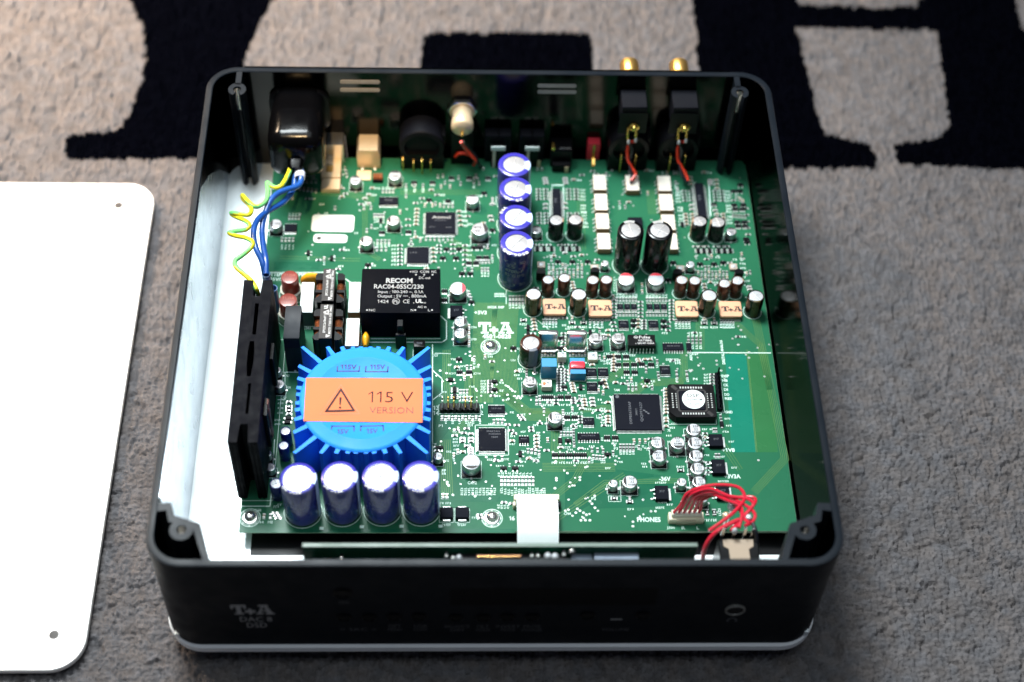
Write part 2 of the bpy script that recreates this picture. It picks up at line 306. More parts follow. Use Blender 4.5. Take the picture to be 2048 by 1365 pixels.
def carpet():
    ys = [-340.0]
    while ys[-1] < 560: ys.append(ys[-1] + (0.68 if ys[-1] < -20 else 0.68 + (ys[-1] + 20) * 0.0046))
    xs = np.concatenate([np.arange(-620, -330, 3.0), np.arange(-330, 330, 0.70), np.arange(330, 640, 3.0)])
    ys = np.array(ys); nx, ny = len(xs), len(ys); X, Y = np.meshgrid(xs, ys); X = X.ravel(); Y = Y.ravel()
    wx = X + 1.6 * (vnoise(X, Y, 5, 1) - .5) + .8 * (vnoise(X, Y, 2, 2) - .5); wy = Y + 1.6 * (vnoise(X, Y, 5, 3) - .5) + .8 * (vnoise(X, Y, 2, 4) - .5)
    s = 2.35; gj = np.random.RandomState(5).rand(3, 512, 512); i0 = np.floor(wx / s).astype(int); j0 = np.floor(wy / s).astype(int)
    d1 = np.full(X.shape, 9.0); d2 = np.full(X.shape, 9.0); idv = np.zeros(X.shape)
    for a in (-1, 0, 1):
        for b in (-1, 0, 1):
            i = i0 + a; j = j0 + b; px = (i + .12 + .76 * gj[0, i % 512, j % 512]) * s; py = (j + .12 + .76 * gj[1, i % 512, j % 512]) * s
            d = np.hypot(wx - px, wy - py) / s; n = d < d1
            d2 = np.where(n, d1, np.minimum(d2, d)); idv = np.where(n, gj[2, i % 512, j % 512], idv); d1 = np.where(n, d, d1)
    tuft = .62 * (1 - np.exp(-(d2 - d1) * 6.5)) + .38 * np.clip(1 - d1 * 1.25, 0, 1)
    clump = vnoise(X, Y, 6, 6) * .7 + vnoise(X, Y, 16, 7) * .3
    crease = np.clip(1 - np.abs(vnoise(X, Y, 13, 8) + .35 * (vnoise(X, Y, 5, 9) - .5) - .5) / .05, 0, 1)
    nap = np.clip(1 - np.abs((X - 200) * .3 + (Y - 225) - 6 * (vnoise(X, Y, 20, 12) - .5)) / 9, 0, 1) * np.clip(1 - np.abs(X - 205) / 40, 0, 1)
    Z = -4.9 + 2.7 * tuft + .8 * clump + 1.0 * idv - 1.9 * crease - 1.2 * nap + .35 * vnoise(X, Y, 1.3, 10)
    Z = np.minimum(Z, 0.0)
    base = np.array([.110, .101, .102]); shade = .84 + .36 * idv + .08 * (vnoise(X, Y, 60, 11) - .5) + .20 * (vnoise(X, Y, 6, 14) - .5)
    warm = (vnoise(X, Y, 4, 13) - .5) * .10
    col = np.stack([base[0] * shade * (1 + warm), base[1] * shade, base[2] * shade * (1 - warm), np.ones_like(X)], 1)
    ex = X + 2.4 * (vnoise(X, Y, 3, 21) - .5); ey = Y + 2.4 * (vnoise(X, Y, 3, 22) - .5); ink = np.zeros(X.shape, bool)
    for q in letter_polys(): ink |= inside(q, ex, ey)
    dk = np.array([.0006, .0007, .0015]); spk = (np.random.RandomState(4).rand(len(X)) > .9994)
    col[ink, :3] = dk * (.7 + .7 * idv[ink, None]); 
    I = (np.arange(ny - 1)[:, None] * nx + np.arange(nx - 1)[None, :]).ravel(); quads = np.stack([I, I + 1, I + nx + 1, I + nx], 1)
    qx = X[quads[:, 0]]; qy = Y[quads[:, 0]]; keep = ~((np.abs(qx) < 112) & (np.abs(qy) < 112)) & ~((qx < -196) & (qx > -430) & (qy < 104) & (qy > -118)); quads = quads[keep]
    fink = ink[quads].sum(1) >= 2
    m = bpy.data.materials.new('carpet_pile'); m.use_nodes = True; b = m.node_tree.nodes['Principled BSDF']
    at = m.node_tree.nodes.new('ShaderNodeAttribute'); at.attribute_name = 'yarn'; m.node_tree.links.new(at.outputs['Color'], b.inputs['Base Color'])
    b.inputs['Roughness'].default_value = .95; b.inputs['Specular IOR Level'].default_value = 0
    tcn = m.node_tree.nodes.new('ShaderNodeTexCoord'); nz = m.node_tree.nodes.new('ShaderNodeTexNoise'); nz.inputs['Scale'].default_value = 110; nz.inputs['Detail'].default_value = 3
    bp = m.node_tree.nodes.new('ShaderNodeBump'); bp.inputs['Strength'].default_value = .8; bp.inputs['Distance'].default_value = .008
    m.node_tree.links.new(tcn.outputs['Object'], nz.inputs['Vector']); m.node_tree.links.new(nz.outputs['Fac'], bp.inputs['Height']); m.node_tree.links.new(bp.outputs[0], b.inputs['Normal'])
    def make(name, qs, par):
        u, inv = np.unique(qs.ravel(), return_inverse=True); me = bpy.data.meshes.new(name); nq = len(qs)
        me.vertices.add(len(u)); me.loops.add(nq * 4); me.polygons.add(nq)
        me.vertices.foreach_set('co', (np.stack([X[u], Y[u], Z[u] + ZC], 1) * K).astype(np.float32).ravel())
        me.loops.foreach_set('vertex_index', inv.astype(np.int32)); me.polygons.foreach_set('loop_start', np.arange(nq, dtype=np.int32) * 4)
        me.polygons.foreach_set('use_smooth', np.ones(nq, bool)); me.update(calc_edges=True)
        a = me.attributes.new('yarn', 'FLOAT_COLOR', 'POINT'); a.data.foreach_set('color', col[u].astype(np.float32).ravel()); me.materials.append(m)
        o = bpy.data.objects.new(name, me); sc.collection.objects.link(o); o.parent = par; return o
    c = make('carpet', quads[~fink], None); c['kind'] = 'structure'; c['label'] = 'grey cut pile carpet with big black letters woven in'
    l = make('letter_motif', quads[fink], c); l['kind'] = 'stuff'; l['label'] = 'black pile forming large slab serif letters'
    # the hard floor the carpet lies on
    fl = part('floor', MB().box(-3000, 3000, -2500, 3500, -14.5, -14.2), mat('floor_screed', (.10, .09, .085), .8), None); fl['kind'] = 'structure'
carpet()

# ------------------------------------------------------------------ lid
LT = -4.6
lid = thing('cover_plate', 'white brushed aluminium cover plate lying flat on the carpet beside the open case', 'cover plate', (-(135 + 168), 0, 0))
def lid_mb():
    cx0 = P(180, 1270, LT)[0]; x1 = P(290, 470, LT)[0]; x1 = (P(180, 1260, LT)[0] + P(298, 440, LT)[0]) / 2; y1 = P(230, 367, LT)[1]; y0 = P(60, 1341, LT)[1]
    return x1 - 270, x1, y0, y1
lx0, lx1, ly0, ly1 = lid_mb(); lid.location = ((lx0 + lx1) / 2 * K, (ly0 + ly1) / 2 * K, 0); LC = ((lx0 + lx1) / 2, (ly0 + ly1) / 2)
hx, hy = (lx1 - lx0) / 2, (ly1 - ly0) / 2
mb = MB(); R_ = lambda i, z: [(x, y, z) for x, y in rrect(-hx + i, hx - i, -hy + i, hy - i, 14.5 - i, 10)]
mb.loft([R_(.5, LT - 3.2), R_(0, LT - 2.8), R_(0, LT - .35), R_(.35, LT)]); part('plate', mb, m_lid, lid)
for u, v in ((237, 411), (108, 1270)):
    p = P(u, v, LT)
    for sx in (1, -1):
        x = (p[0] - LC[0]) * sx
        h = part('screw_hole', MB().lathe([(2.0, LT - .02), (2.0, LT + .03)], x, p[1] - LC[1], 20), m_ink, lid)
        part('countersink', MB().lathe([(2.3, LT - .02), (2.3, LT + .015)], x, p[1] - LC[1], 24, cap0=False), mat('hole_rim', (.25, .24, .24), .4, .5), h)

# ------------------------------------------------------------------ enclosure
case = thing('amplifier_case', 'open black metal case with silver base plate, its cover removed', 'case')
HX, HY, HZ, TW, ZF = 135.0, 135.0, 73.0, 3.2, 9.0
Ro = lambda i, z, r=14.5: [(x, y, z) for x, y in rrect(-HX + i, HX - i, -HY + i, HY - i, max(r - i, .5), 10)]
shell = MB(); shell.loft([Ro(0, 6.1), Ro(0, HZ - .6)], 0, False, False); shell.loft([Ro(0, HZ - .6), Ro(.25, HZ - .15), Ro(.7, HZ), Ro(TW - .4, HZ), Ro(TW, HZ - .4)], 2, False, False)
shell.loft([Ro(TW, HZ - .4), Ro(TW, 6.5)], 1, False, False)
part('shell', shell, [m_case, m_case_in, m_rim], case)
part('base_plate', MB().loft([Ro(.2, .0, 15), Ro(-.9, .9, 15), Ro(-.9, 4.4, 15), Ro(.4, 6.0, 15)]), m_alu, case)
part('floor_reflection', MB().loft([[(x, y, z) for y, z in ((-104, ZF + .05), (124, ZF + .05), (104, 34), (82, 55), (58, HZ - 1.2), (-104, HZ - 1.2))] for x in (-131.78, -131.45)]), mat('reflection_metal', (.46, .50, .55), .24, .9, bump=.12, bscale=6, aniso=(1, 1, 50)), case)  # sheet added for the floor's reflection in this wall, cut to its edge
part('inner_floor', MB().box(-131.6, 131.6, -131.6, 131.6, 6.05, ZF), m_alu_in, case)
part('board_shadow', MB().box(-103.5, 129, -95, 118, ZF + .05, ZF + .4), m_black, case)  # added black sheet: the board's shadow on the floor put into its colour
for x in (-105, 105):
    for y in (-105, 105): part('rubber_foot', MB().lathe([(9, ZC - 2), (10, ZC + 1), (10, -.02)], x, y, 20), m_black, case)
def corner_front(s):
    g = MB(); a = [(302, 1005), (342, 1004), (347, 1029), (400, 1046), (420, 1120)]
    q = [P(u, v, HZ)[:2] for u, v in a]; q = [(-131.9, q[0][1]), q[1], q[2], q[3], (q[4][0], -131.9)]
    qi = [(-131.9, q[0][1] - 3.6), (q[1][0] - 1.5, q[1][1] - 3.4), (q[2][0] - 1.8, q[2][1] - 2.8), (q[3][0] - 2.6, q[3][1] - 2.0), (q[4][0] - 2.8, -131.9)]
    for k in range(4):
        quad = [q[k], q[k + 1], qi[k + 1], qi[k]]
        if s > 0: quad = [(-x, y) for x, y in quad][::-1]
        g.poly(quad, ZF + .01, HZ - .6 - .01 * k)
    return g
def ring(x, y, z0, z1, r0, r1, n=20, gap=None):
    o = MB(); o.loft([[(x + r * math.cos(2 * math.pi * i / n), y + r * math.sin(2 * math.pi * i / n), z) for i in range(n)] for r, z in ((r1, z0), (r1, z1), (r0, z1), (r0, z0))], 0, False, False); return o
for s, (u, v) in ((-1, (362, 1058)), (1, (1610, 1058))):
    p = P(u, v, HZ); br = part('corner_bracket', corner_front(s), m_rim, case)
    part('screw_boss', ring(p[0], p[1], ZF + .02, HZ - .6, 1.9, 4.6), m_rim, br)
    part('screw_thread', MB().loft([[(p[0] + 1.85 * math.cos(t), p[1] + 1.85 * math.sin(t), z) for t in np.linspace(0, 2 * math.pi, 15)[:-1]] for z in np.arange(HZ - 14, HZ - 1, .4)], 0, True, False), m_steel, br)
for u, v, su in ((474, 178, 478), (1480, 184, 1473)):
    p = P(u, v, HZ); st = P(su, 150, HZ)[0]
    br = part('corner_post', MB().box(st - 1.3, st + 1.3, p[1] + 3.2, 131.9, ZF + .01, HZ - .3), m_rim, case)
    n = 20; slot = MB()
    for a0, a1 in ((-65, 245),):
        t = np.radians(np.linspace(a0, a1, n)); 
        ringp = lambda r, z: [(p[0] + r * math.cos(x), p[1] + r * math.sin(x), z) for x in t]
        slot.loft([[ *ringp(4.2, z), *ringp(1.9, z)[::-1]] for z in (ZF + .02, HZ - .3)])
    part('screw_boss', slot, m_rim, br)
    t = np.radians(np.linspace(-55, 235, 14)); part('screw_thread', MB().loft([[(p[0] + r * math.cos(x), p[1] + r * math.sin(x), z) for x in t] for z, r in zip(np.arange(HZ - 16, HZ - 1, .4), [1.8, 1.65] * 30)], 0, False, False, False), m_steel, br)
part('rim_bevel', MB().box(-118, 116, 134.6, 135.25, HZ - .6, HZ + .12), m_case_in, case)
# ventilation slots of the rear wall: pale bars seen through the openings
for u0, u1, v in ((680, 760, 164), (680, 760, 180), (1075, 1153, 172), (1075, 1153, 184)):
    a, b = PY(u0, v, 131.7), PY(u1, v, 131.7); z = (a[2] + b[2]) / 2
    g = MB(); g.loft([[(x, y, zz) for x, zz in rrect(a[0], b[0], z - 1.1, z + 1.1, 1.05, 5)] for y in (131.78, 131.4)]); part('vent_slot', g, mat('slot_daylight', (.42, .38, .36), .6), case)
# front panel: print, buttons, display window, socket
YF = -135.0
def on_front(mb2, u, v, zc=0, dy=-.06):
    """stand a flat XY drawing up on the front face, its origin at picture point (u, v)"""
    p = PY(u, v, YF); o = MB(); o.add([(p[0] + x, YF + dy, p[2] + y) for x, y, _ in mb2.v], mb2.f); return o
fx = lambda u, v: PY(u, v, YF)
lz = (fx(507, 1210)[2] - fx(507, 1229)[2]); lw = (fx(550, 1220)[0] - fx(464, 1220)[0]) / 3.26; lg = logo(1); lg.v = [(x * lw, y * lz, z) for x, y, z in lg.v]
part('logo', on_front(lg, 507, 1229), m_front_print, case)
def front_text(s, u, v, wpx, hpx, m=None, bold=0.0):
    wd = fx(u + wpx / 2, v)[0] - fx(u - wpx / 2, v)[0]; h = fx(u, v - hpx)[2] - fx(u, v)[2]
    part('lettering', on_front(text_fit(s, wd, h, bold), u, v), m or m_front_dim, case)
front_text('DAC 8', 513, 1243, 64, 9, m_front_print); front_text('DSD', 515, 1255, 40, 9, m_front_print)
for s, u, v, wpx in (('ON', 687, 1208, 20), ('< SRC >', 717, 1262, 74), ('OPT', 790, 1255, 26), ('MENU', 790, 1262, 28), ('USB', 841, 1255, 26), ('COAX', 841, 1262, 28),
                     ('BALANCE', 914, 1256, 50), ('DIM', 914, 1263, 26), ('FILT', 966, 1256, 24), ('MODE', 966, 1263, 28), ('INVERT', 1016, 1256, 48), ('MODE', 1016, 1263, 28), ('MUTE', 1064, 1256, 34), ('PHASE', 1064, 1263, 40), ('VOLUME', 1230, 1262, 55)):
    front_text(s, u, v, wpx, 6)
def button(u, v, dpx):
    c = fx(u, v); r = (fx(u + dpx / 2, v)[0] - fx(u - dpx / 2, v)[0]) / 2
    part('button', MB().lathe_y([(r, YF + .2), (r, YF - .5), (r * .8, YF - .9), (r * .75, YF - .6), (.2, YF - .8)], c[0], c[2], 24), m_button, case)
button(685, 1186, 38)
for u, v in ((688, 1234), (738, 1234), (788, 1233), (838, 1233), (912, 1235), (966, 1235), (1015, 1234), (1064, 1234), (1175, 1230), (1286, 1230)): button(u, v, 30)
a, b = fx(900, 1178), fx(1310, 1210)
part('display_window', MB().box(a[0], b[0], YF - .05, YF + .2, b[2], a[2]), m_glass, case)
a, b = fx(1221, 1240), fx(1245, 1234); part('volume_mark', MB().box(a[0], b[0], YF - .06, YF + .1, a[2], a[2] + .8), m_front_print, case)
c = fx(1470, 1219)
jk = part('headphone_socket', MB().lathe_y([(4.15, YF + .2), (4.15, YF - .6), (3.9, YF - .9), (3.5, YF - .9), (3.25, YF - .4)], c[0], c[2], 28, cap1=False), mat('dull_nickel', (.24, .235, .22), .34, .6), case)
part('socket_bore', MB().lathe_y([(3.25, YF - .55), (3.2, YF - .2)], c[0], c[2], 24), m_black, jk)
g = MB(); c2 = fx(1464, 1239); arc = [(c2[0] + 1.7 * math.cos(t), YF - .3, c2[2] + 1.7 * math.sin(t)) for t in np.linspace(-.2, math.pi + .2, 10)]
g.tube(arc, .25, 5, 2); g.box(c2[0] - 2.1, c2[0] - 1.3, YF - .4, YF - .05, c2[2] - 1.4, c2[2]); g.box(c2[0] + 1.3, c2[0] + 2.1, YF - .4, YF - .05, c2[2] - 1.4, c2[2]); part('headphone_symbol', g, m_front_dim, case)

# ------------------------------------------------------------------ circuit board
BX0, BX1, BY0, BY1 = -108.0, 131.0, -88.5, 127.5
board = thing('circuit_board', 'large green printed circuit board filling the open black case', 'circuit board', (0, 0, 0))
part('laminate', MB().box(BX0, BX1, BY0, BY1, ZB - 1.6, ZB - .02), m_edge, board)
part('solder_mask', MB().box(BX0 + .05, BX1 - .05, BY0 + .05, BY1 - .05, ZB - .3, ZB), m_green, board)
bxy = lambda u, v: tuple(B(u, v)[:2])
def area_part(name, px, m, dz): part(name, MB().sheet([bxy(u, v) for u, v in px], ZB + dz), m, board, kind='stuff')
area_part('copper_area', [(1463, 905), (1512, 905), (1492, 709), (1450, 709)], m_teal, .02)
area_part('copper_area', [(1514, 905), (1556, 905), (1537, 709), (1494, 709)], m_olive, .02)
area_part('copper_area', [(868, 900), (905, 852), (905, 800), (890, 772), (890, 722), (908, 700), (905, 660), (868, 650)], m_dark_green, .02)
area_part('copper_area', [(548, 540), (640, 540), (640, 524), (548, 524)], m_dark_green, .02)
area_part('copper_area', [(1180, 1000), (1260, 968), (1390, 968), (1390, 1012), (1180, 1018)], m_dark_green, .02)
area_part('copper_area', [(480, 1042), (560, 1058), (1030, 1058), (1030, 1066), (480, 1066)], m_dark_green, .02)
area_part('copper_area', [(930, 984), (1000, 992), (1000, 1004), (925, 1004)], m_dark_green, .02)
area_part('copper_area', [(1130, 935), (1200, 935), (1330, 952), (1250, 962), (1180, 1010), (1130, 1040)], m_dark_green, .025)

tr = MB()
def trace(px, n=1, pitch=0.6, wd=0.22, dz=.035):
    p = [np.array(bxy(u, v)) for u, v in px]
    for k in range(n):
        off = (k - (n - 1) / 2) * pitch; q = []
        for i in range(len(p)):
            a = p[i] - p[max(i - 1, 0)]; b = p[min(i + 1, len(p) - 1)] - p[i]
            a = a / (np.linalg.norm(a) + 1e-9) if i else b / np.linalg.norm(b); b = b / (np.linalg.norm(b) + 1e-9) if i < len(p) - 1 else a
            t = a + b; t /= np.linalg.norm(t) + 1e-9; nn = np.array((-t[1], t[0])); c = max(nn @ np.array((-a[1], a[0])), .4)
            q.append((p[i] + nn * off / c, nn / c))
        for (a, na), (b, nb) in zip(q[:-1], q[1:]):
            h = wd / 2; tr.add([(*(a - na * h), ZB + dz), (*(b - nb * h), ZB + dz), (*(b + nb * h), ZB + dz), (*(a + na * h), ZB + dz)], [(0, 1, 2, 3)])
trace([(1012, 606), (1006, 690), (1008, 760), (1012, 792)], 20, .62)
trace([(972, 606), (968, 690), (962, 760), (962, 806)], 18, .62)
trace([(893, 700), (893, 770), (888, 830)], 5, .8); trace([(940, 745), (938, 800)], 6, .8)
trace([(1008, 790), (1062, 832), (1130, 832)], 9, .62); trace([(990, 776), (1050, 822), (1100, 822)], 5, .62)
trace([(1262, 790), (1292, 766), (1366, 764)], 7, .6); trace([(1368, 700), (1368, 752), (1360, 766)], 5, .7)
trace([(1106, 826), (1112, 850), (1112, 905), (1120, 925)], 7, .7); trace([(940, 836), (930, 850), (905, 868)], 6, .7)
trace([(890, 880), (895, 990)], 6, .9); trace([(1512, 640), (1546, 800), (1570, 918), (1508, 985)], 5, .8); trace([(1494, 700), (1513, 905)], 2, .5)
trace([(1420, 600), (1520, 690), (1540, 780)], 4, .8); trace([(1400, 700), (1400, 640)], 5, .9)
trace([(1085, 935), (1230, 935)], 6, .8); trace([(1150, 1010), (1210, 965), (1360, 962)], 3, 1.0); trace([(1110, 1040), (1170, 1000), (1250, 950)], 3, 1.2)
trace([(720, 520), (700, 520), (560, 515)], 2, 1.5); trace([(730, 410), (730, 500), (760, 520)], 3, 1.0); trace([(900, 480), (930, 500), (960, 540)], 5, .8)
trace([(640, 385), (700, 390), (750, 400)], 4, 1.0); trace([(800, 385), (960, 385)], 3, 1.2); trace([(1160, 380), (1165, 500)], 3, 1.4); trace([(1300, 380), (1305, 430)], 4, 1.1)
trace([(1215, 760), (1240, 745), (1260, 720)], 6, .7); trace([(1160, 820), (1225, 815)], 5, .7)
trace([(1380, 870), (1440, 880), (1480, 940)], 3, 1.2); trace([(1180, 905), (1150, 960), (1100, 1000)], 4, .9)
part('copper_traces', tr, m_trace, board, kind='stuff')

# white printed outlines
sk = MB(); ZS = ZB + .05
def line(px, wd=.28, close=False):
    p = [np.array(bxy(u, v)) for u, v in px]
    if close: p.append(p[0])
    for a, b in zip(p[:-1], p[1:]):
        t = b - a; t /= np.linalg.norm(t) + 1e-9; n = np.array((-t[1], t[0])) * wd / 2; e = t * wd / 2
        sk.add([(*(a - n - e), ZS), (*(b - n + e), ZS), (*(b + n + e), ZS), (*(a + n - e), ZS)], [(0, 1, 2, 3)])
def circle(x, y, r, wd=.3, n=40):
    sk.loft([[(x + q * math.cos(2 * math.pi * i / n), y + q * math.sin(2 * math.pi * i / n), ZS) for i in range(n)] for q in (r, r + wd)], 0, False, False)
def rect_mm(x0, x1, y0, y1, wd=.22):
    for a in ((x0, x1, y0, y0 + wd), (x0, x1, y1 - wd, y1), (x0, x0 + wd, y0, y1), (x1 - wd, x1, y0, y1)): sk.sheet([(a[0], a[2]), (a[1], a[2]), (a[1], a[3]), (a[0], a[3])], ZS)
line([(540, 546), (672, 545), (702, 566)], .5); line([(700, 566), (720, 566)], .5); line([(882, 633), (893, 643), (893, 679), (884, 685), (725, 685)], .5); line([(742, 678), (880, 678)], .35)
line([(865, 690), (865, 925)], .4); line([(866, 742), (884, 758), (884, 786), (866, 800)], .45); line([(600, 660), (606, 668), (604, 690)], .35); line([(690, 700), (692, 610)], .3)
line([(1375, 705.5), (1541, 706.5)], .5); line([(870, 707), (901, 708)], .25); line([(556, 612), (557, 640), (568, 650)], .4); line([(568, 745), (600, 745)], .35); line([(570, 745), (570, 800), (556, 800)], .3)
line([(480, 1013), (540, 1013), (544, 980), (549, 880)], .4)
vi = MB(); vh = MB()
def via(u, v, r=.55):
    x, y = bxy(u, v); vi.loft([[(x + q * math.cos(a), y + q * math.sin(a), ZB + z) for a in np.linspace(0, 2 * math.pi, 9)[:-1]] for q, z in ((r, .02), (r * .9, .09), (r * .35, .1))], 0, False, False)
    vh.sheet([(x + r * .36 * math.cos(a), y + r * .36 * math.sin(a)) for a in np.linspace(0, 2 * math.pi, 7)[:-1]], ZB + .07)
def lettering(s, u, v, wpx, hpx, rot=0, m=None, bold=.02, par=None, z=None, name='lettering'):
    """board print centred on x at picture point (u, v) = middle of its base line; rot in quarter turns"""
    z = ZS if z is None else z; p = P(u, v, z); q = P(u + 1, v, z); k = q[0] - p[0]; kv = (P(u, v - 1, z) - p)[1]
    if rot % 2 == 0: t = text_fit(s, wpx * k, hpx * kv, bold)
    else: t = text_fit(s, hpx * kv, wpx * k, bold)
    o = MB().put(t, rot=rot * math.pi / 2)
    return part(name, o, m or m_silk, par or board, (p[0], p[1], z))
occ = []                                                        # footprints (mm) already taken on the board
def free(x, y, m=0.4): return all(not (a - m < x < b + m and c - m < y < d + m) for a, b, c, d in occ)
def smudge(u, v, wpx, hpx, vert=False):
    """a component number too small to read: its strokes as little bars"""
    a = np.array(bxy(u - wpx / 2, v + hpx / 2)); b = np.array(bxy(u + wpx / 2, v - hpx / 2)); n = max(2, int((hpx if vert else wpx) / 3.6)); e = (b - a)
    for i in range(n):
        f0, f1 = i / n, (i + .78) / n; g0 = random.choice((0, 0, .1)); g1 = random.choice((1, 1, .9)); k = random.random()
        def cell(p0, p1, q0, q1):
            if vert: x0, x1, y0, y1 = a[0] + e[0] * q0, a[0] + e[0] * q1, a[1] + e[1] * p0, a[1] + e[1] * p1
            else: x0, x1, y0, y1 = a[0] + e[0] * p0, a[0] + e[0] * p1, a[1] + e[1] * q0, a[1] + e[1] * q1
            sk.sheet([(x0, y0), (x1, y0), (x1, y1), (x0, y1)], ZS)
        if k < .35: cell(f0, f0 + (f1 - f0) * .42, g0, g1); cell(f0, f1, .76, 1)
        elif k < .7: cell(f0, f1, g0, g0 + .3); cell(f0, f1, .72, 1); cell(f0, f0 + (f1 - f0) * .36, .2, .8)
        else: cell(f0 + (f1 - f0) * .2, f0 + (f1 - f0) * .75, g0, g1)

# ------------------------------------------------------------------ builders for what stands on the board
def place_cap(u, v, dpx, vb, fixed=None):
    if fixed: z = ZB + fixed
    else:
        rf = lambda c: dpx / 2 * depth(c) / F
        z = top_of(u, v, vb, rf)
    c = P(u, v, z); return c[0], c[1], dpx / 2 * depth(c) / F, z - ZB
def radial(name, u, v, dpx, vb, sleeve, label, group, cat='capacitor', ring_w=.26, top=None, stripe=None, score=20, fixed=None, cross=True, bright=None, outline=True, lead=None, stripe_m=None, ring_m=None):
    x, y, r, h = place_cap(u, v, dpx, vb, fixed); t = thing(name, label, cat, (x, y, ZB), group)
    ri = r * (1 - ring_w); e = min(.9, r * .18)
    key = (name, round(r, 1), round(h, 1), sleeve.name)
    def mk():
        return MB().lathe([(r * .93, .02), (r * .97, .5), (r, 1.2), (r, h - e), (r - e * .3, h - e * .3), (r - e, h), (ri, h - .05), (ri, h - .5)], n=40, cap1=False)
    part('sleeve', mk(), [sleeve], t)
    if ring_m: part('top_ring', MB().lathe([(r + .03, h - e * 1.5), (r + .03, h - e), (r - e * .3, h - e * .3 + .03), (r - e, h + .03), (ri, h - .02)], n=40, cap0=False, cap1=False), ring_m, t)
    tp = part('top_plate', MB().lathe([(ri + .02, h - .5), (ri + .01, h - .34), (ri * .9, h - .28), (.01, h - .26)], n=36, cap0=False), top or m_cantop, t)
    g = MB(); zt = h - .26
    for k in range(2 if cross else 1):
        a = math.radians(score + 90 * k); ca, sa = math.cos(a), math.sin(a); L = ri * .93; wd = max(.13, r * .035); zz = zt + .012 * k
        g.add([(L * ca - wd * -sa, L * sa - wd * ca, zz), (-L * ca - wd * -sa, -L * sa - wd * ca, zz), (-L * ca, -L * sa, zz + wd * .8), (L * ca, L * sa, zz + wd * .8), (L * ca + wd * -sa, L * sa + wd * ca, zz), (-L * ca + wd * -sa, -L * sa + wd * ca, zz)], [(0, 1, 2, 3), (3, 2, 5, 4)])
    part('vent_score', g, bright or m_score, tp)
    if stripe is not None:
        a0, half = stripe; A = np.radians(np.linspace(a0 - half, a0 + half, 9)); o = .05
        prof = [(r + o, .9), (r + o, h - e), (r - e * .3 + o, h - e * .3 + o), (r - e, h + o), (ri - .2, h + o)]
        part('polarity_stripe', MB().loft([[(q * math.cos(a), q * math.sin(a), z) for a in A] for q, z in prof], 0, False, False, False), stripe_m or m_stripe, t)
    if outline: circle(x, y, r + .25)
    occ.append((x - r, x + r, y - r, y + r)); return t, r, h
def can(u, v, dpx, label, group, h=None, vb=None, mark=180, txt=('35F', '22', 'RNM8'), trot=0, bright=False, red=False, mark_m=None, big=False):
    x, y, r, h = place_cap(u, v, dpx, vb, h); t = thing('can_capacitor', label, 'capacitor', (x, y, ZB), group); hb = min(1.1, h * .25)
    s = r * 1.04; c = r * .45
    part('base', MB().poly([(-s, -s + 0), (s, -s), (s, s - c), (s - c, s), (-s + c, s), (-s, s - c)], .02, hb), m_black, t)
    prof = [(r * .92, hb), (r, hb + .25), (r, hb + .7), (r * .93, hb + .95), (r * .93, hb + 1.15), (r, hb + 1.4), (r, h - .5), (r - .15, h - .15), (r - .5, h)]
    if h - hb < 2.6: prof = [(r * .95, hb), (r, hb + .3), (r, h - .45), (r - .15, h - .12), (r - .45, h)]
    part('can', MB().lathe(prof, n=32, cap0=False), m_can, t)
    part('top_plate', MB().lathe([(r - .48, h + .005), (.01, h + .03)], n=32, cap0=False), m_canbright if bright else m_cantop, t)
    A = np.radians(np.linspace(mark - 58, mark + 58, 13)); q = r - .45
    part('polarity_mark', MB().sheet([(q * math.cos(a), q * math.sin(a)) for a in A], h + .045), m_red if red else (mark_m or m_ink), t)
    if txt:
        g = MB(); hh = r * (.34 if len(txt) > 2 else .40); mx, my = -math.cos(math.radians(mark)) * r * .28, -math.sin(math.radians(mark)) * r * .28
        for k, sx in enumerate(txt): g.put(text_fit(sx, min(r * 1.05, hh * .8 * len(sx)), hh, .015), 0, ((len(txt) - 1) / 2 - k) * hh * 1.35 - hh / 2)
        part('lettering', MB().put(g, mx, my, h + .05, trot * math.pi / 2), m_ink if not red else m_red_line, t)
    g = MB(); ax = 1 if abs(math.cos(math.radians(mark))) > .6 else 0
    for sgn in (1, -1):
        if ax: g.box(sgn * (s + .5) - .55, sgn * (s + .5) + .55, -.5, .5, .03, .4, .12)
        else: g.box(-.5, .5, sgn * (s + .5) - .55, sgn * (s + .5) + .55, .03, .4, .12)
    part('solder_tabs', g, m_tin, t, kind='stuff')
    rect_mm(x - s - .35, x + s + .35, y - s - .35, y + s + .35); occ.append((x - s - 1, x + s + 1, y - s - 1, y + s + 1)); return t
def box_px(u0, u1, vt, vf, vb=None, h=None):
    """plan of a box whose top face spans columns u0..u1 and rows vt (rear edge) .. vf (front edge), front foot at row vb"""
    z = ZB + h if h else top_of((u0 + u1) / 2, vf, vb)
    a = P(u0, vf, z); b = P(u1, vf, z); c = P((u0 + u1) / 2, vt, z)
    return a[0], b[0], a[1], c[1], z - ZB
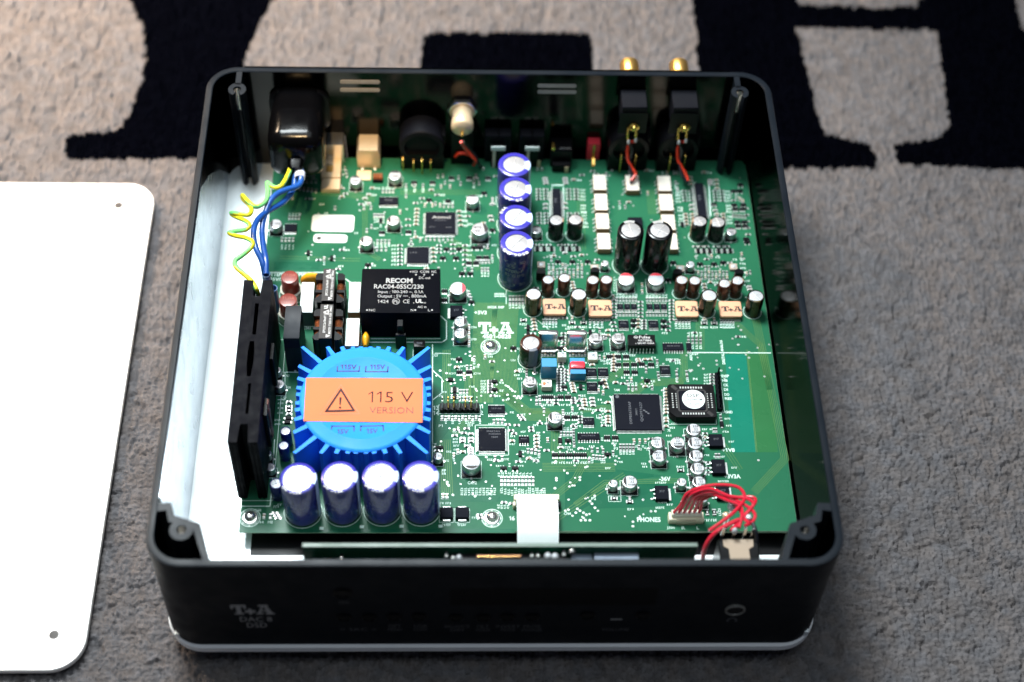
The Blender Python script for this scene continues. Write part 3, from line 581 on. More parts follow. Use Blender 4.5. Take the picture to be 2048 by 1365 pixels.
def chip(u0, u1, vt, vf, label, group=None, h=1.4, pins=None, m=None, name='chip', txt=(), lead=1.1, dot=None, cat='chip', vb=None, top=None):
    x0, x1, y0, y1, h = box_px(u0, u1, vt, vf, vb, None if vb else h); cx, cy = (x0 + x1) / 2, (y0 + y1) / 2; hx, hy = (x1 - x0) / 2, (y1 - y0) / 2
    t = thing(name, label, cat, (cx, cy, ZB), group); body = MB(); zl = .22
    R = lambda i, z: [(-hx + i, -hy + i, z), (hx - i, -hy + i, z), (hx - i, hy - i, z), (-hx + i, hy - i, z)]
    body.loft([R(.12, zl), R(0, h * .55), R(.1, h - .05), R(.16, h)]); part('body', body, m or m_chip, t)
    if pins: part('pins', pin_rows(hx, hy, h, pins, lead), m_tin, t, kind='stuff')
    for s, wf, hf, px_, py_, rt, mm in txt:
        g = text_fit(s, wf * 2 * (hx if rt % 2 == 0 else hy), hf * 2 * (hy if rt % 2 == 0 else hx), .01); part('lettering', MB().put(g, px_ * hx, py_ * hy, h + .02, rt * math.pi / 2), mm, t)
    if dot: part('pin_mark', MB().lathe([(min(hx, hy) * .09, h + .005), (min(hx, hy) * .09, h + .02)], dot[0] * hx, dot[1] * hy, 12), m_faint, t)
    occ.append((x0 - lead - .3, x1 + lead + .3, y0 - lead - .3, y1 + lead + .3)); return t, hx, hy, h
def pin_rows(hx, hy, h, pins, lead):
    g = MB(); pf, ps = pins                                       # pins along front/rear, pins along the sides
    def pin(x, y, dx, dy, wd):
        nx, ny = -dy, dx; prof = [(-.05, h * .5), (lead * .35, h * .5), (lead * .55, .12), (lead, .08)]; th = .14
        ring = lambda d, z: [(x + dx * d + nx * wd / 2, y + dy * d + ny * wd / 2, z), (x + dx * d - nx * wd / 2, y + dy * d - ny * wd / 2, z), (x + dx * d - nx * wd / 2, y + dy * d - ny * wd / 2, z + th), (x + dx * d + nx * wd / 2, y + dy * d + ny * wd / 2, z + th)]
        g.loft([ring(d, z) for d, z in prof])
    for k in range(pf):
        x = -hx + (k + .5 + (.0)) * 2 * hx / pf; w_ = min(.5, 2 * hx / pf * .5); pin(x * .97, -hy, 0, -1, w_); pin(x * .97, hy, 0, 1, w_)
    for k in range(ps):
        y = -hy + (k + .5) * 2 * hy / ps; w_ = min(.5, 2 * hy / ps * .5); pin(-hx, y * .97, -1, 0, w_); pin(hx, y * .97, 1, 0, w_)
    return g

# ------------------------------------------------------------------ big capacitors
GB = 'blue sleeved capacitors in the column'
cols = [(1029, 329, 66, 'blue capacitor at the rear end of the upright column, nearest the rear panel', -5, -12), (1031, 377.5, 66, 'second blue capacitor from the rear panel in the column of four', -3, -20),
        (1032.6, 434, 67, 'blue capacitor with bright white top, third from the rear panel in its column', -4, -35), (1033.7, 486, 67, 'blue capacitor at the near end of the column, 25 V 4700 printed on its side', -4, -40)]
for k, (u, v, d, lab, a, sc0) in enumerate(cols):
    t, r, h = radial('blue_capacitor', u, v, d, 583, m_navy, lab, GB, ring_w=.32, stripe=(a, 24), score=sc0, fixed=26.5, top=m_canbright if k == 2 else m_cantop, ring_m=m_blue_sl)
    for s, wd, hh, z, an in (('25', 4.6, 2.0, h - 9.5, -112), ('V', 1.4, 1.6, h - 10.6, -78), ('4700\u00b5F', 9.0, 2.0, h - 12.8, -98), ('85\u00b0C (M)', 9.4, 1.8, h - 15.8, -96), ('SD', 2.8, 1.8, h - 6.6, -68), ('SD', 2.8, 1.8, h - 22.5, -66)):
        part('lettering', wrap(text_fit(s, wd, hh, .0), r, z, an), m_front_print if z > h - 20 else m_print, t)
    A = np.linspace(0, 2 * math.pi, 25)[:-1]
    for zz in (h - 6.0, h - 22.0):
        g = MB(); g.add([((r + .05) * math.cos(math.radians(-116) + 3.2 * math.cos(q) / r), (r + .05) * math.sin(math.radians(-116) + 3.2 * math.cos(q) / r), zz + 1.15 * math.sin(q)) for q in A], [tuple(range(24))]); part('maker_oval', g, m_front_print, t)
    if k > 0:
        s = ('', '25  V', 'E4A', '8506 (M)')[k]; an = (0, -96, 145, -98)[k]
        g = arc_text(text_fit(s, 1.5 * len(s), 1.5, .02), r * .86, h + .06, an); g.v = [(-0 + x, y, z) for x, y, z in g.v]
        part('lettering', g, m_white_print, t)
GF = 'blue capacitors in the row in front of the transformer'
for k, (u, v, lab) in enumerate(((596.4, 956, 'blue capacitor at the end of the front row beside the black heat sink'), (679, 953, 'second blue capacitor of the front row counted from the heat sink'),
                                 (760.8, 952, 'third blue capacitor of the front row counted from the heat sink'), (841, 952, 'blue capacitor at the end of the front row farthest from the heat sink'))):
    t, r, h = radial('blue_capacitor', u, v, 75, 1054, m_navy, lab, GF, ring_w=.27, stripe=(-2, 22), score=(40, 80, 25, -30)[k], top=m_canlit, fixed=27.6, ring_m=m_blue_sl)
    for s, wd, hh, z, an in (('4700\u00b5F', 9.0, 2.0, h - 13, -100), ('25 V', 6, 2.0, h - 10, -104), ('85\u00b0C', 6, 1.7, h - 16, -98)): part('lettering', wrap(text_fit(s, wd, hh), r, z, an), mat('worn_print', (.10, .11, .19), .5) if k == 0 and s[0] == '4' else bpy.data.materials['worn_print'], t)
    part('lettering', arc_text(text_fit('85\u00b0C (M)', 8, 1.4, .02), r * .84, h + .06, -112), m_white_print, t)
    p = proj((t.location[0] / K + 8.3, t.location[1] / K - 8.2, ZB)); a = bxy(p[0], p[1]); sk.sheet([(a[0] - .9, a[1] - .7), (a[0] + .9, a[1] - .7), (a[0] + .9, a[1] + .7), (a[0] - .9, a[1] + .7)], ZS)
GK = 'pair of tall black capacitors between the relay columns'
for u, v, lab, so in ((1262, 460, 'tall black capacitor next to the longer relay column, second capacitor row', 100), (1320, 460.4, 'tall black capacitor standing against the second white relay column', -32)):
    t, r, h = radial('black_capacitor', u, v, 53, 549, m_cap_black, lab, GK, ring_w=.27, stripe=(96, 28), score=so, fixed=26.3, stripe_m=m_print)
    for z in (2.2,): part('sleeve_bead', MB().lathe([(r + .01, z - .5), (r + .12, z), (r + .01, z + .5)], n=36, cap0=False, cap1=False), m_cap_black, t)
GM = 'medium black capacitors in front of the long ribbed chips'
for u, v, lab, st in ((1112.8, 440, 'medium black capacitor beside the blue column, tan stripe facing its twin', 0), (1150.9, 439, 'medium black capacitor between its twin and the longest white relay column', 0), (1399.7, 442, 'medium black capacitor next to the shorter relay column', 172), (1436, 444, 'medium black capacitor nearest the small can by the case wall', 175)):
    radial('black_capacitor', u, v, 31, 484, m_cap_black, lab, GM, ring_w=.16, score=30 + st / 9 * 2 + u % 50, fixed=11.8, stripe=(st, 22), stripe_m=m_res_brown)
GBR = 'small brown capacitors in pairs behind the copper coloured chips'
for u, v, lab in ((1096.7, 559, 'small brown capacitor nearest the blue column'), (1129, 555.7, 'small brown capacitor leaning over the first copper coloured chip'), (1186, 559.6, 'small brown capacitor of the second pair, behind the second copper chip'), (1213, 559, 'small brown capacitor next to the red topped can of the second pair'),
                  (1363.8, 559.6, 'small brown capacitor just behind the third copper chip, nearer the red topped cans'), (1390, 560.8, 'small brown capacitor behind the third copper chip, nearer the case wall'), (1449.5, 566.7, 'shorter brown capacitor with bright top behind the fourth copper chip'), (1475.8, 560.8, 'small brown capacitor nearest the case wall')):
    radial('brown_capacitor', u, v, 25, 598, m_cap_brown, lab, GBR, ring_w=.14, score=(u * 7) % 90, fixed=10.6 if u != 1449.5 else 9.8, stripe=(8, 20), top=m_canbright, stripe_m=m_res_brown)
GO = 'olive black capacitors beside the copper coloured chips'
for u, v, lab in ((1067.4, 588, 'olive black capacitor between the blue column and the first copper chip'), (1158, 588.6, 'olive black capacitor between the first and second copper chips'), (1418.7, 590.8, 'olive black capacitor between the third and fourth copper chips'), (1512.4, 592, 'olive black capacitor at the board edge beside the fourth copper chip')):
    radial('olive_capacitor', u, v, 33.5, 634, m_cap_olive, lab, GO, ring_w=.17, score=(u * 3) % 90, fixed=12.3, stripe=(-90, 26), top=m_canbright, stripe_m=mat('olive_stripe', (.085, .065, .022), .3) if 'olive_stripe' not in bpy.data.materials else bpy.data.materials['olive_stripe'])
t, r, h = radial('brown_top_capacitor', 1062.3, 685.4, 44.7, 737.4, m_cap_black, 'black capacitor with brown rim and pale front stripe beside the two crystals', None, ring_w=.28, score=-28, fixed=13.2, ring_m=m_cap_brown, stripe=(-78, 24), stripe_m=mat('grey_stripe', (.13, .14, .17), .35))

# ------------------------------------------------------------------ can capacitors
GP = 'cans with a red mark on a white top'
can(1253, 558, 33, 'white topped can with red mark in front of the first tall black capacitor', GP, h=5.8, mark=90, txt=None, bright=True, red=True)
can(1312.5, 558, 33, 'white topped can with red mark in front of the second tall black capacitor', GP, h=5.8, mark=90, txt=None, bright=True, red=True)
can(916, 576.4, 33, 'white topped can with a red mark standing beside the big black power module', GP, h=6.2, mark=0, txt=None, bright=True, red=True)
GS = 'small aluminium can capacitors'
for u, v, d, lab, mk, tr_, br in (
    (1060, 763.8, 28, 'aluminium can in front of the brown rimmed capacitor', -90, 1, 0), (1191.9, 676.6, 28, 'aluminium can beside the second silver crystal', -90, 1, 0), (1237.3, 676.6, 28, 'aluminium can beside the raised black block with white print', -90, 1, 0),
    (921.5, 642.6, 26.5, 'white topped aluminium can directly below the small square regulator', 0, 2, 1), (921.5, 666, 26.5, 'white topped aluminium can in front of its twin, near the printed logo', 0, 2, 1),
    (1110.5, 835, 29, 'aluminium can alone between the square chips, near the trace fan', 180, 0, 1),
    (1316.5, 884.6, 28.6, 'aluminium can touching the big square chip, rear one of a pair', 0, 2, 1), (1319.5, 911.3, 29, 'aluminium can in front of the pair below the big square chip', 0, 2, 1), (1356, 885.6, 30, 'aluminium can between the front pair and the column of five', -90, 0, 1),
    (1387.7, 859, 30, 'aluminium can right in front of the chip socket, first of the column', 180, 0, 1), (1390.7, 885.6, 30, 'second aluminium can of the column in front of the chip socket', 180, 0, 1), (1392.7, 911.3, 29, 'third aluminium can of the column in front of the chip socket', 180, 0, 1),
    (1395.6, 937, 29, 'fourth aluminium can of the column, beside the +3V3A regulator', 180, 0, 1), (1398.6, 963.7, 28, 'fifth aluminium can of the column, partly under the red wires', 180, 0, 1),
    (1405.5, 995, 24, 'aluminium can surrounded by the red wires behind the white plug', 180, 0, 1), (1260, 963.7, 31, 'larger bright can beside the tiny one, near the -36V regulator', 180, 0, 1)):
    can(u, v, d, lab, GS, h=5.4, mark=mk, trot=tr_, bright=br)
for u, v, d, lab, hh in ((1227, 966.7, 19, 'tiny bright can left of the larger can in front of the big chip', 5.2), (1364, 963.7, 20, 'tiny can between the -36V regulator and the red wires', 5.2), (876, 912, 19, 'tiny aluminium can at the corner of the blue transformer', 5.0),
                         (1210, 526.4, 16, 'tiny can behind the second pair of brown capacitors', 4.6), (1381.3, 528.6, 17.5, 'tiny can behind the third pair of brown capacitors', 4.8)):
    can(u, v, d, lab, 'tiny aluminium cans', h=hh, mark=180, txt=('22',), bright=True)
can(942.8, 923.8, 37, 'largest aluminium can with blank white top in front of the square chip', None, h=6.6, mark=-90, txt=None, bright=True, mark_m=m_ink)
for u, v, d, lab, mk in ((790.2, 350.2, 26, 'aluminium can near the black round socket at the rear', 90), (711.3, 359.5, 24, 'aluminium can beside the brown coil at the rear', 90), (787, 440.5, 26, 'aluminium can between the paper stickers and the large rear chip', 180), (732.8, 481.5, 26, 'aluminium can in front of the narrow paper sticker', 180),
                     (945.7, 398.4, 25, 'white topped can behind the taller can near the blue column', 90), (551.3, 447.7, 25, 'aluminium can next to the twisted blue wires', 180), (1072.5, 459, 22, 'aluminium can squeezed between blue column and black capacitor', 90), (1463, 462.6, 21, 'aluminium can at the board edge beside the black capacitors', 90)):
    can(u, v, d, lab, 'aluminium cans in the rear half', h=5.4 if d > 22.5 else 5.0, mark=mk, txt=('100',) if d > 22.5 else ('22',), bright=u == 945.7)
can(960, 458, 33, 'larger can with half black top between the rear chip and the blue column', None, h=6.2, mark=10, txt=('470', '6V'), trot=0)
for u, v, d, lab, hh in ((554, 740, 17, 'small can hiding in the heat sink shadow, rear one', 5), (558, 768, 22, 'aluminium can in the heat sink shadow beside the transformer', 5.4), (535, 907, 17, 'tiny can beside the front end of the heat sink', 5), (541, 934, 20, 'small can in front of the tiny one beside the heat sink', 5.2)):
    can(u, v, d, lab, 'cans beside the heat sink', h=hh, mark=180, txt=('22',))
GD = 'small capacitors between heat sink and transformer'
for u, v, lab, tp in ((571, 862, 'small dark capacitor with crossed silver top beside a transformer fin', m_cantop), (567, 891, 'small dark capacitor with blank white top beside a transformer fin', m_canbright), (552, 967, 'small dark capacitor tucked behind the first blue front row capacitor', m_canbright)):
    radial('small_capacitor', u, v, 22 if v < 900 else 26, 930, m_navy, lab, GD, ring_w=.08, fixed=10 if v < 900 else 11, top=tp, outline=False)

# ------------------------------------------------------------------ transformer
ZT = ZB + 26.5
ta, tb, tc_, td = P(597, 690, ZT), P(861, 690, ZT), P(579, 906, ZT), P(862, 906, ZT)
tx, ty = (ta[0] + td[0]) / 2, (ta[1] + td[1]) / 2; sx, sy = (tb[0] - tc_[0]) / 2, (ta[1] - td[1]) / 2; RT_ = min(sx, sy) * .975
tf = thing('toroidal_transformer', 'round blue finned mains transformer with an orange 115 V sticker on top', 'transformer', (tx, ty, ZB)); occ.append((tx - sx, tx + sx, ty - sy, ty + sy))
hT = 26.5
part('drum', MB().lathe([(RT_ - .4, .02), (RT_ - .4, hT - 2.2), (RT_, hT - 1.8), (RT_, hT - .8), (RT_ - .5, hT - .2), (RT_ - 1.4, hT), (RT_ * .80, hT + .02), (RT_ * .79, hT + .12), (RT_ * .775, hT + .12), (RT_ * .765, hT - .03), (.05, hT - .05)], n=96, cap0=False), m_tr_blue, tf)
fang = [45, 31, 59, 20.5, 69.5, 11.5, 78.5, 4.5, 85.5]
for q in range(4):
    for f in fang:
        a = math.radians(f + 90 * q); dx, dy = math.cos(a), math.sin(a); L = min(sx / max(abs(dx), 1e-6), sy / max(abs(dy), 1e-6)) - .2
        if L < RT_ + .15: L = RT_ + .15
        n = (-dy, dx); wq = 1.05; r0 = RT_ - .9
        pts = [(r0 * dx + n[0] * wq, r0 * dy + n[1] * wq), (r0 * dx - n[0] * wq, r0 * dy - n[1] * wq), (L * dx - n[0] * wq * .8, L * dy - n[1] * wq * .8), (L * dx + n[0] * wq * .8, L * dy + n[1] * wq * .8)]
        part('fin', MB().poly([(max(-sx, min(sx, x)), max(-sy, min(sy, y))) for x, y in pts], .02, hT - .9), m_tr_blue, tf)
sa, sb, sc_, sd = [P(u, v, ZT + .12)[:2] - np.array((tx, ty)) for u, v in ((612, 756), (846, 757), (607, 843), (845, 846))]
n = 24; g = MB(); rows = []
for k in range(9):
    f = k / 8; rows.append([tuple((sa * (1 - f) + sc_ * f) * (1 - j / n) + (sb * (1 - f) + sd * f) * (j / n)) + (hT + .17 + .05 * math.sin(j * .55 + f) + .10 * math.exp(-((j - 9) / 1.6) ** 2) * abs(2 * f - 1) ** 2,) for j in range(n + 1)])
g.loft(rows, 0, False, False, False); st = part('sticker', g, m_orange, tf, label='orange 115 V VERSION warning sticker')
ts = lambda u, v: P(u, v, ZT + .3)[:2] - np.array((tx, ty))
def on_sticker(s, u0, u1, v0, v1, m, bold=0.0, z=hT + .30, par=None):
    a = ts(u0, v1); b = ts(u1, v1); c = ts((u0 + u1) / 2, v0); wd = b[0] - a[0]; h = c[1] - a[1]
    part('lettering', MB().put(text_fit(s, wd, h, bold), (a[0] + b[0]) / 2, a[1], z), m, par or st)
on_sticker('115 V', 736, 826, 783.5, 805, m_brown_ink, -.012); on_sticker('VERSION', 739, 826, 814.5, 827, mat('worn_brown_ink', (.11, .032, .030), .6), -.012)
def tri(pts, wd, m, z, rad=0):
    g = MB(); p = [np.array(ts(*q)) for q in pts]; c = sum(p) / 3; I = [q + (c - q) / np.linalg.norm(c - q) * wd * 2.0 for q in p]
    for k in range(3): g.sheet([p[k], p[(k + 1) % 3], I[(k + 1) % 3], I[k]], z)
    part('warning_triangle', g, m, st)
tri([(682, 776), (649, 824.5), (711, 823)], .85, m_brown_ink, hT + .32); tri([(682, 769), (639, 829.5), (719.5, 828.5)], .22, m_red_line, hT + .31)
g = MB(); p0, p1 = ts(681, 795), ts(680, 810); g.sheet([(p1[0] - .25, p1[1]), (p1[0] + .25, p1[1]), (p0[0] + .5, p0[1]), (p0[0] - .5, p0[1])], hT + .32); p2 = ts(680, 815.5); g.lathe([(.5, hT + .31), (.5, hT + .33)], p2[0], p2[1], 14); part('exclamation_mark', g, m_brown_ink, st)
for s, u0, u1, v0, v1 in (('115V', 681, 713, 729, 738), ('115V', 740, 770, 729, 738), ('15V', 674, 697, 858, 867), ('15V', 733, 755, 857, 866)): on_sticker(s, u0, u1, v0, v1, m_tr_ink, .03, hT + .02, tf)
for pts in ([(675, 733), (674, 742), (718, 742), (719, 733)], [(732, 733), (731, 743), (775, 743), (776, 734)], [(662, 861), (664, 852), (708, 852), (708, 861)], [(721, 861), (722, 852), (766, 851), (767, 861)]):
    g = MB(); q = [np.array(ts(*e)) for e in pts]
    for a, b in zip(q[:-1], q[1:]):
        d = (b - a) / np.linalg.norm(b - a); nn = np.array((-d[1], d[0])) * .30; e = d * .30; g.sheet([a - nn - e, b - nn + e, b + nn + e, a + nn - e], hT + .02)
    part('winding_mark', g, m_tr_ink, tf)
g = MB(); cc = ts(726, 800); A = np.linspace(math.radians(48), math.radians(132), 15); g.loft([[(cc[0] + r * math.cos(a) * 1.0, cc[1] + r * math.sin(a), hT + .02) for a in A] for r in (11.4, 11.9)], 0, False, False, False); part('maker_oval', g, m_tr_ink, tf)

# ------------------------------------------------------------------ power module, chokes, fuses, film blocks
x0, x1, y0, y1, h = box_px(720, 880, 537.8, 626, 674.5); cx, cy = (x0 + x1) / 2, (y0 + y1) / 2; hx, hy = (x1 - x0) / 2, (y1 - y0) / 2
t = thing('power_module', 'big square black power supply module with pale print on top', 'power module', (cx, cy, ZB)); occ.append((x0, x1, y0, y1))
part('housing', MB().loft([[(a, b, z) for a, b in rrect(-hx + i, hx - i, -hy + i, hy - i, .5, 3)] for i, z in ((0, .02), (0, h - .35), (.1, h - .1), (.35, h))]), m_recom, t)
def on_top(s, u0, u1, v0, v1, m=m_print, bold=0.0):
    a = P(u0, v1, ZB + h); b = P(u1, v1, ZB + h); c = P(u0, v0, ZB + h); part('lettering', MB().put(text_fit(s, b[0] - a[0], c[1] - a[1], bold), (a[0] + b[0]) / 2 - cx, a[1] - cy, h + .03), m, t)
on_top('RECOM', 772, 825, 557, 566, m_print, .035); on_top('RAC04-05SC/230', 748, 847, 569, 577.5, m_print, .012)
on_top('Input : 100-240 ~, 0.1A', 756, 847, 581, 586.5, m_print, .004); on_top('Output : 5V', 755, 803, 589.5, 595.5, m_print, .004); on_top(', 800mA', 818, 853, 589.5, 595.5, m_print, .004); on_top('1424', 755, 777, 600, 606.5, m_print, .004)
on_top('CE', 806, 819, 599.5, 607, m_print, .0); on_top('c', 826, 829, 604, 607.5); on_top('UL', 831, 846, 599, 606, m_print, .05); on_top('us', 847, 852, 604, 607); on_top('Pb', 787, 797, 600, 607, m_print, .0)
on_top('+VO', 819, 835, 541.5, 546.5, m_print, .004); on_top('COM', 840, 858, 541.5, 546.5, m_print, .004); on_top('NC', 863, 873, 541.5, 546.5, m_print, .004); on_top('DC out', 838, 861, 553.5, 558.5, m_print, .01)
on_top('NC', 738, 750.5, 618.5, 623, m_print, .004); on_top('N', 821.5, 826.5, 618.5, 623, m_print, .004); on_top('L', 856, 860, 618.5, 623, m_print, .004); on_top('AC in', 835, 853, 612, 616.5, m_print, .01)
for u, v, r in ((832, 550, .42), (848.5, 550, .42), (865, 550, .42), (734, 620.6, .45), (830.5, 620.6, .45), (864, 620.6, .45)):
    p = P(u, v, ZB + h); part('print_dot', MB().lathe([(r, h + .005), (r, h + .03)], p[0] - cx, p[1] - cy, 12), m_print, t)
p = P(792, 603.3, ZB + h); part('print_ring', MB().loft([[(p[0] - cx + r * math.cos(a), p[1] - cy + r * math.sin(a), h + .03) for a in np.linspace(0, 2 * math.pi, 25)[:-1]] for r in (1.55, 1.75)], 0, False, False), m_print, t)
p, q = P(806.5, 592, ZB + h), P(816, 593, ZB + h); g = MB(); g.sheet([(p[0] - cx, p[1] - cy), (q[0] - cx, p[1] - cy), (q[0] - cx, p[1] - cy + .15), (p[0] - cx, p[1] - cy + .15)], h + .03)
for k in range(3): e = p[0] - cx + k * .8; g.sheet([(e, p[1] - cy - .45), (e + .5, p[1] - cy - .45), (e + .5, p[1] - cy - .3), (e, p[1] - cy - .3)], h + .03)
part('direct_current_mark', g, m_print, t)

GC = 'common mode chokes with grey printed labels'
for (ul0, ul1, vl0, vl1, u0, u1, vt, vf, lab) in ((642.6, 671, 537, 602, 628, 687, 548, 602, 'black choke with copper windings and grey label, rear one next to the yellow disc'), (636.7, 667, 608, 677, 624, 683, 620, 677, 'black choke with copper windings and grey label, touching the transformer')):
    zt = ZB + 19.0; a = P(u0, vf, zt); b = P(u1, vf, zt); c = P((u0 + u1) / 2, vt - 3, zt); cx, cy = (a[0] + b[0]) / 2, (a[1] + c[1]) / 2; hx, hy = (b[0] - a[0]) / 2, (c[1] - a[1]) / 2
    t = thing('choke', lab, 'choke', (cx, cy, ZB), GC); h = 19.0; occ.append((a[0], b[0], a[1], c[1] + 1))
    for sgn, rows in ((1, None), (-1, None)):
        xo, xi = sgn * hx, sgn * hx * .50; X0, X1 = min(xo, xi), max(xo, xi)
        part('end_flange', MB().poly([(xi, -hy), (xo - sgn * 1.2, -hy), (xo, -hy + 1.2), (xo, -hy + 2.2), (xi, -hy + 5.2)] if sgn > 0 else [(xi, -hy + 5.2), (xo, -hy + 2.2), (xo, -hy + 1.2), (xo - sgn * 1.2, -hy), (xi, -hy)], .02, h - 1.2), m_black, t)
        part('end_flange', MB().poly([(X0, hy - 4.0), (X1, hy - 4.0), (X1, hy - (1.2 if sgn > 0 else 0)), (X1 - (1.2 if sgn > 0 else 0), hy), (X0 + (1.2 if sgn < 0 else 0), hy), (X0, hy - (1.2 if sgn < 0 else 0))], .02, h - .6), m_black, t)
        part('divider', MB().box(X0, X1, -hy + 6.1, -hy + 7.6, .02, h - 1.5), m_black, t)
        for ya, yb in ((-hy + 4.2, -hy + 6.1), (-hy + 7.6, hy - 4.0)):
            g = MB(); nn = max(3, int((yb - ya) / .55))
            for k in range(nn): yy = ya + (k + .5) * (yb - ya) / nn; g.lathe_y([(0.1, yy - .27), (hx * .24, yy - .2), (hx * .26, yy), (hx * .24, yy + .2), (0.1, yy + .27)], sgn * hx * .70, h - 4.5, 10)
            part('winding', g, m_copper, t, kind='stuff')
    part('base', MB().box(-hx * .98, hx * .98, -hy + .1, hy - .1, .02, 6.5), m_black, t)
    l0, l1 = P(ul0, vl1, zt + 1.2), P(ul1 - 4, vl1, zt + 1.2); lt = P((ul0 + ul1) / 2, vl0, zt + 1.2); wd = (l1[0] - l0[0]) / 2; lx = (l0[0] + l1[0]) / 2 - cx; ya, yb = l0[1] - cy, lt[1] - cy
    part('core', MB().box(lx - wd, lx + wd, ya, yb, 5, h + .9, .3), m_black, t)
    lb = part('label_strip', MB().box(lx - wd + .05, lx + wd - .05, ya + .2, yb - .2, h + .91, h + 1.0), m_choke_label, t)
    L = yb - ya
    part('lettering', MB().put(text_fit('EPCOS 2x10mH 1,5A', L * .62, 1.05, .01), lx - wd * .05, ya + L * .48, h + 1.03, math.pi / 2), m_white_print, lb)
    part('lettering', MB().put(text_fit('B82731 T2551A 020 1445C', L * .83, 1.0, .01), lx + wd * .78, ya + L * .54, h + 1.03, math.pi / 2), m_white_print, lb)
    part('lettering', MB().put(text_fit('UL', L * .11, 1.6, .05), lx + wd * .12, ya + L * .92, h + 1.03, math.pi / 2), m_white_print, lb)
    g = MB(); z = h + 1.03
    g = MB()
    for s in (1.0, .6):
        a = [(lx - .2 - 1.3 * s, ya + L * .76), (lx + .9 * s, ya + L * .76 - 1.4 * s), (lx + .9 * s, ya + L * .76 + 1.4 * s)]
        for k in range(3):
            p, q = np.array(a[k]), np.array(a[(k + 1) % 3]); d = (q - p) / np.linalg.norm(q - p); nn = np.array((-d[1], d[0])) * .1; g.sheet([p - nn, q - nn, q + nn, p + nn], z)
    part('warning_triangle', g, m_white_print, lb, kind='stuff'); g = MB()
    g.sheet([(lx + wd * .1, ya + L * .03), (lx + wd * .8, ya + L * .08), (lx + wd * .1, ya + L * .12)][::1], z); part('arrow_mark', g, m_white_print, lb)

GFU = 'round red mains fuses'
for u, v, d, lab in ((579, 554, 34.6, 'red cylindrical fuse in a white holder under the mains warning print'), (576, 600, 36, 'red cylindrical fuse partly behind the tall black block')):
    z = ZB + 13.5; c = P(u, v, z); r = d / 2 * depth(c) / F; t = thing('fuse', lab, 'fuse', (c[0], c[1], ZB), GFU); occ.append((c[0] - r - 1, c[0] + r + 1, c[1] - r - 1, c[1] + r + 1))
    part('body', MB().lathe([(r, 2), (r, 13.0), (r - .3, 13.4), (r - .8, 13.5), (.02, 13.5)], n=36, cap0=False), m_fuse, t)
    part('holder', MB().lathe([(r + 1.0, .02), (r + 1.1, 4.6), (r + .3, 4.9), (r + .1, 4.2)], n=36, cap1=False), m_cream, t)
    part('lettering', MB().put(text_fit('T1,25A', r * 1.3, r * .36), 0, .3, 13.53), m_fuse_print, t); part('lettering', MB().put(text_fit('250V', r * 1.0, r * .36), 0, -r * .6, 13.53), m_fuse_print, t)
    circle(c[0], c[1], r + 1.6)
def block(name, u0, u1, vt, vf, vb, mtop, mside, label, cat, group=None, h=None, mark=None, ch=.3):
    x0, x1, y0, y1, hh = box_px(u0, u1, vt, vf, vb, h); cx, cy = (x0 + x1) / 2, (y0 + y1) / 2; hx, hy = (x1 - x0) / 2, (y1 - y0) / 2; t = thing(name, label, cat, (cx, cy, ZB), group)
    part('body', MB().box(-hx, hx, -hy, hy, .02, hh - .25), mside, t)
    part('top', rrbox(MB(), -hx, hx, -hy, hy, hh - .25, hh, .5, ch), mtop, t); occ.append((x0, x1, y0, y1)); rect_mm(x0 - .5, x1 + .5, y0 - .5, y1 + .5); return t, hx, hy, hh
GW = 'white topped film blocks of the mains input'
block('film_capacitor', 599, 625, 564.5, 625, 652, m_white_pl, mat('shaded_block_side', (.035, .05, .052), .5), 'white topped block between the fuses and the first choke', 'capacitor', GW)  # shade on the white block's sides is put into their colour
block('film_capacitor', 695.5, 719, 564.5, 625, 634 + 12, m_white_pl, m_tan, 'white topped block against the big black power module, rear one', 'capacitor', GW)
block('film_capacitor', 690, 717, 636.5, 692, 720, m_white_pl, m_tan, 'white topped block running under the transformer edge', 'capacitor', GW)
x0, x1, y0, y1, h = box_px(566, 598, 612, 679, 743); cx, cy = (x0 + x1) / 2, (y0 + y1) / 2; hx, hy = (x1 - x0) / 2, (y1 - y0) / 2
t = thing('black_block', 'tall black oblong block between the heat sink and the chokes', 'capacitor', (cx, cy, ZB)); occ.append((x0, x1, y0, y1))
part('body', MB().loft([[(-hx, y_, z_), (hx, y_, z_)][::1] + [(hx, hy, z_), (-hx, hy, z_)] for y_, z_ in ((-hy, .02), (-hy, h - 6.5), (-hy + .4, h - 6.0), (-hy + .5, h - .3), (-hy + .9, h))]), mat('dark_grey_block', (.008, .010, .015), .45, 0, .15), t)
part('lead', MB().box(-.4, .4, -hy - .4, -hy, .02, 1.0), m_tin, t)
GY = 'yellow lacquered discs'
t = thing('yellow_disc', 'larger yellow lacquered disc behind the rear choke', 'varistor', (*P(624, 556, ZB + 9)[:2], ZB), GY)
part('disc', MB().lathe_y([(.5, 1.6), (4.2, 1.4), (5.3, .7), (5.6, 0), (5.3, -.7), (4.2, -1.4), (.5, -1.6)], 0, 6.6, 28), m_yellow, t); part('lead', MB().box(-2.9, -2.3, -.3, .3, .02, 2.5), m_tin, t); part('lead', MB().box(2.3, 2.9, -.3, .3, .02, 2.5), m_tin, t)
t = thing('yellow_disc', 'small yellow lacquered capacitor between the module and the transformer', 'capacitor', (*P(731, 674, ZB + 8)[:2], ZB), GY)
o = MB().lathe_y([(.3, 3.6), (1.5, 3.4), (3.3, 1.2), (3.6, 0), (3.3, -1.2), (1.5, -3.4), (.3, -3.6)], 0, 5.4, 24); o.v = [(x * .5, y * 1.1, z) for x, y, z in o.v]; part('disc', o, m_yellow, t); part('lead', MB().box(-.3, .3, -2, -1.4, .02, 3), m_tin, t)
x0, x1, y0, y1, h = box_px(793, 806, 632, 667, 715)
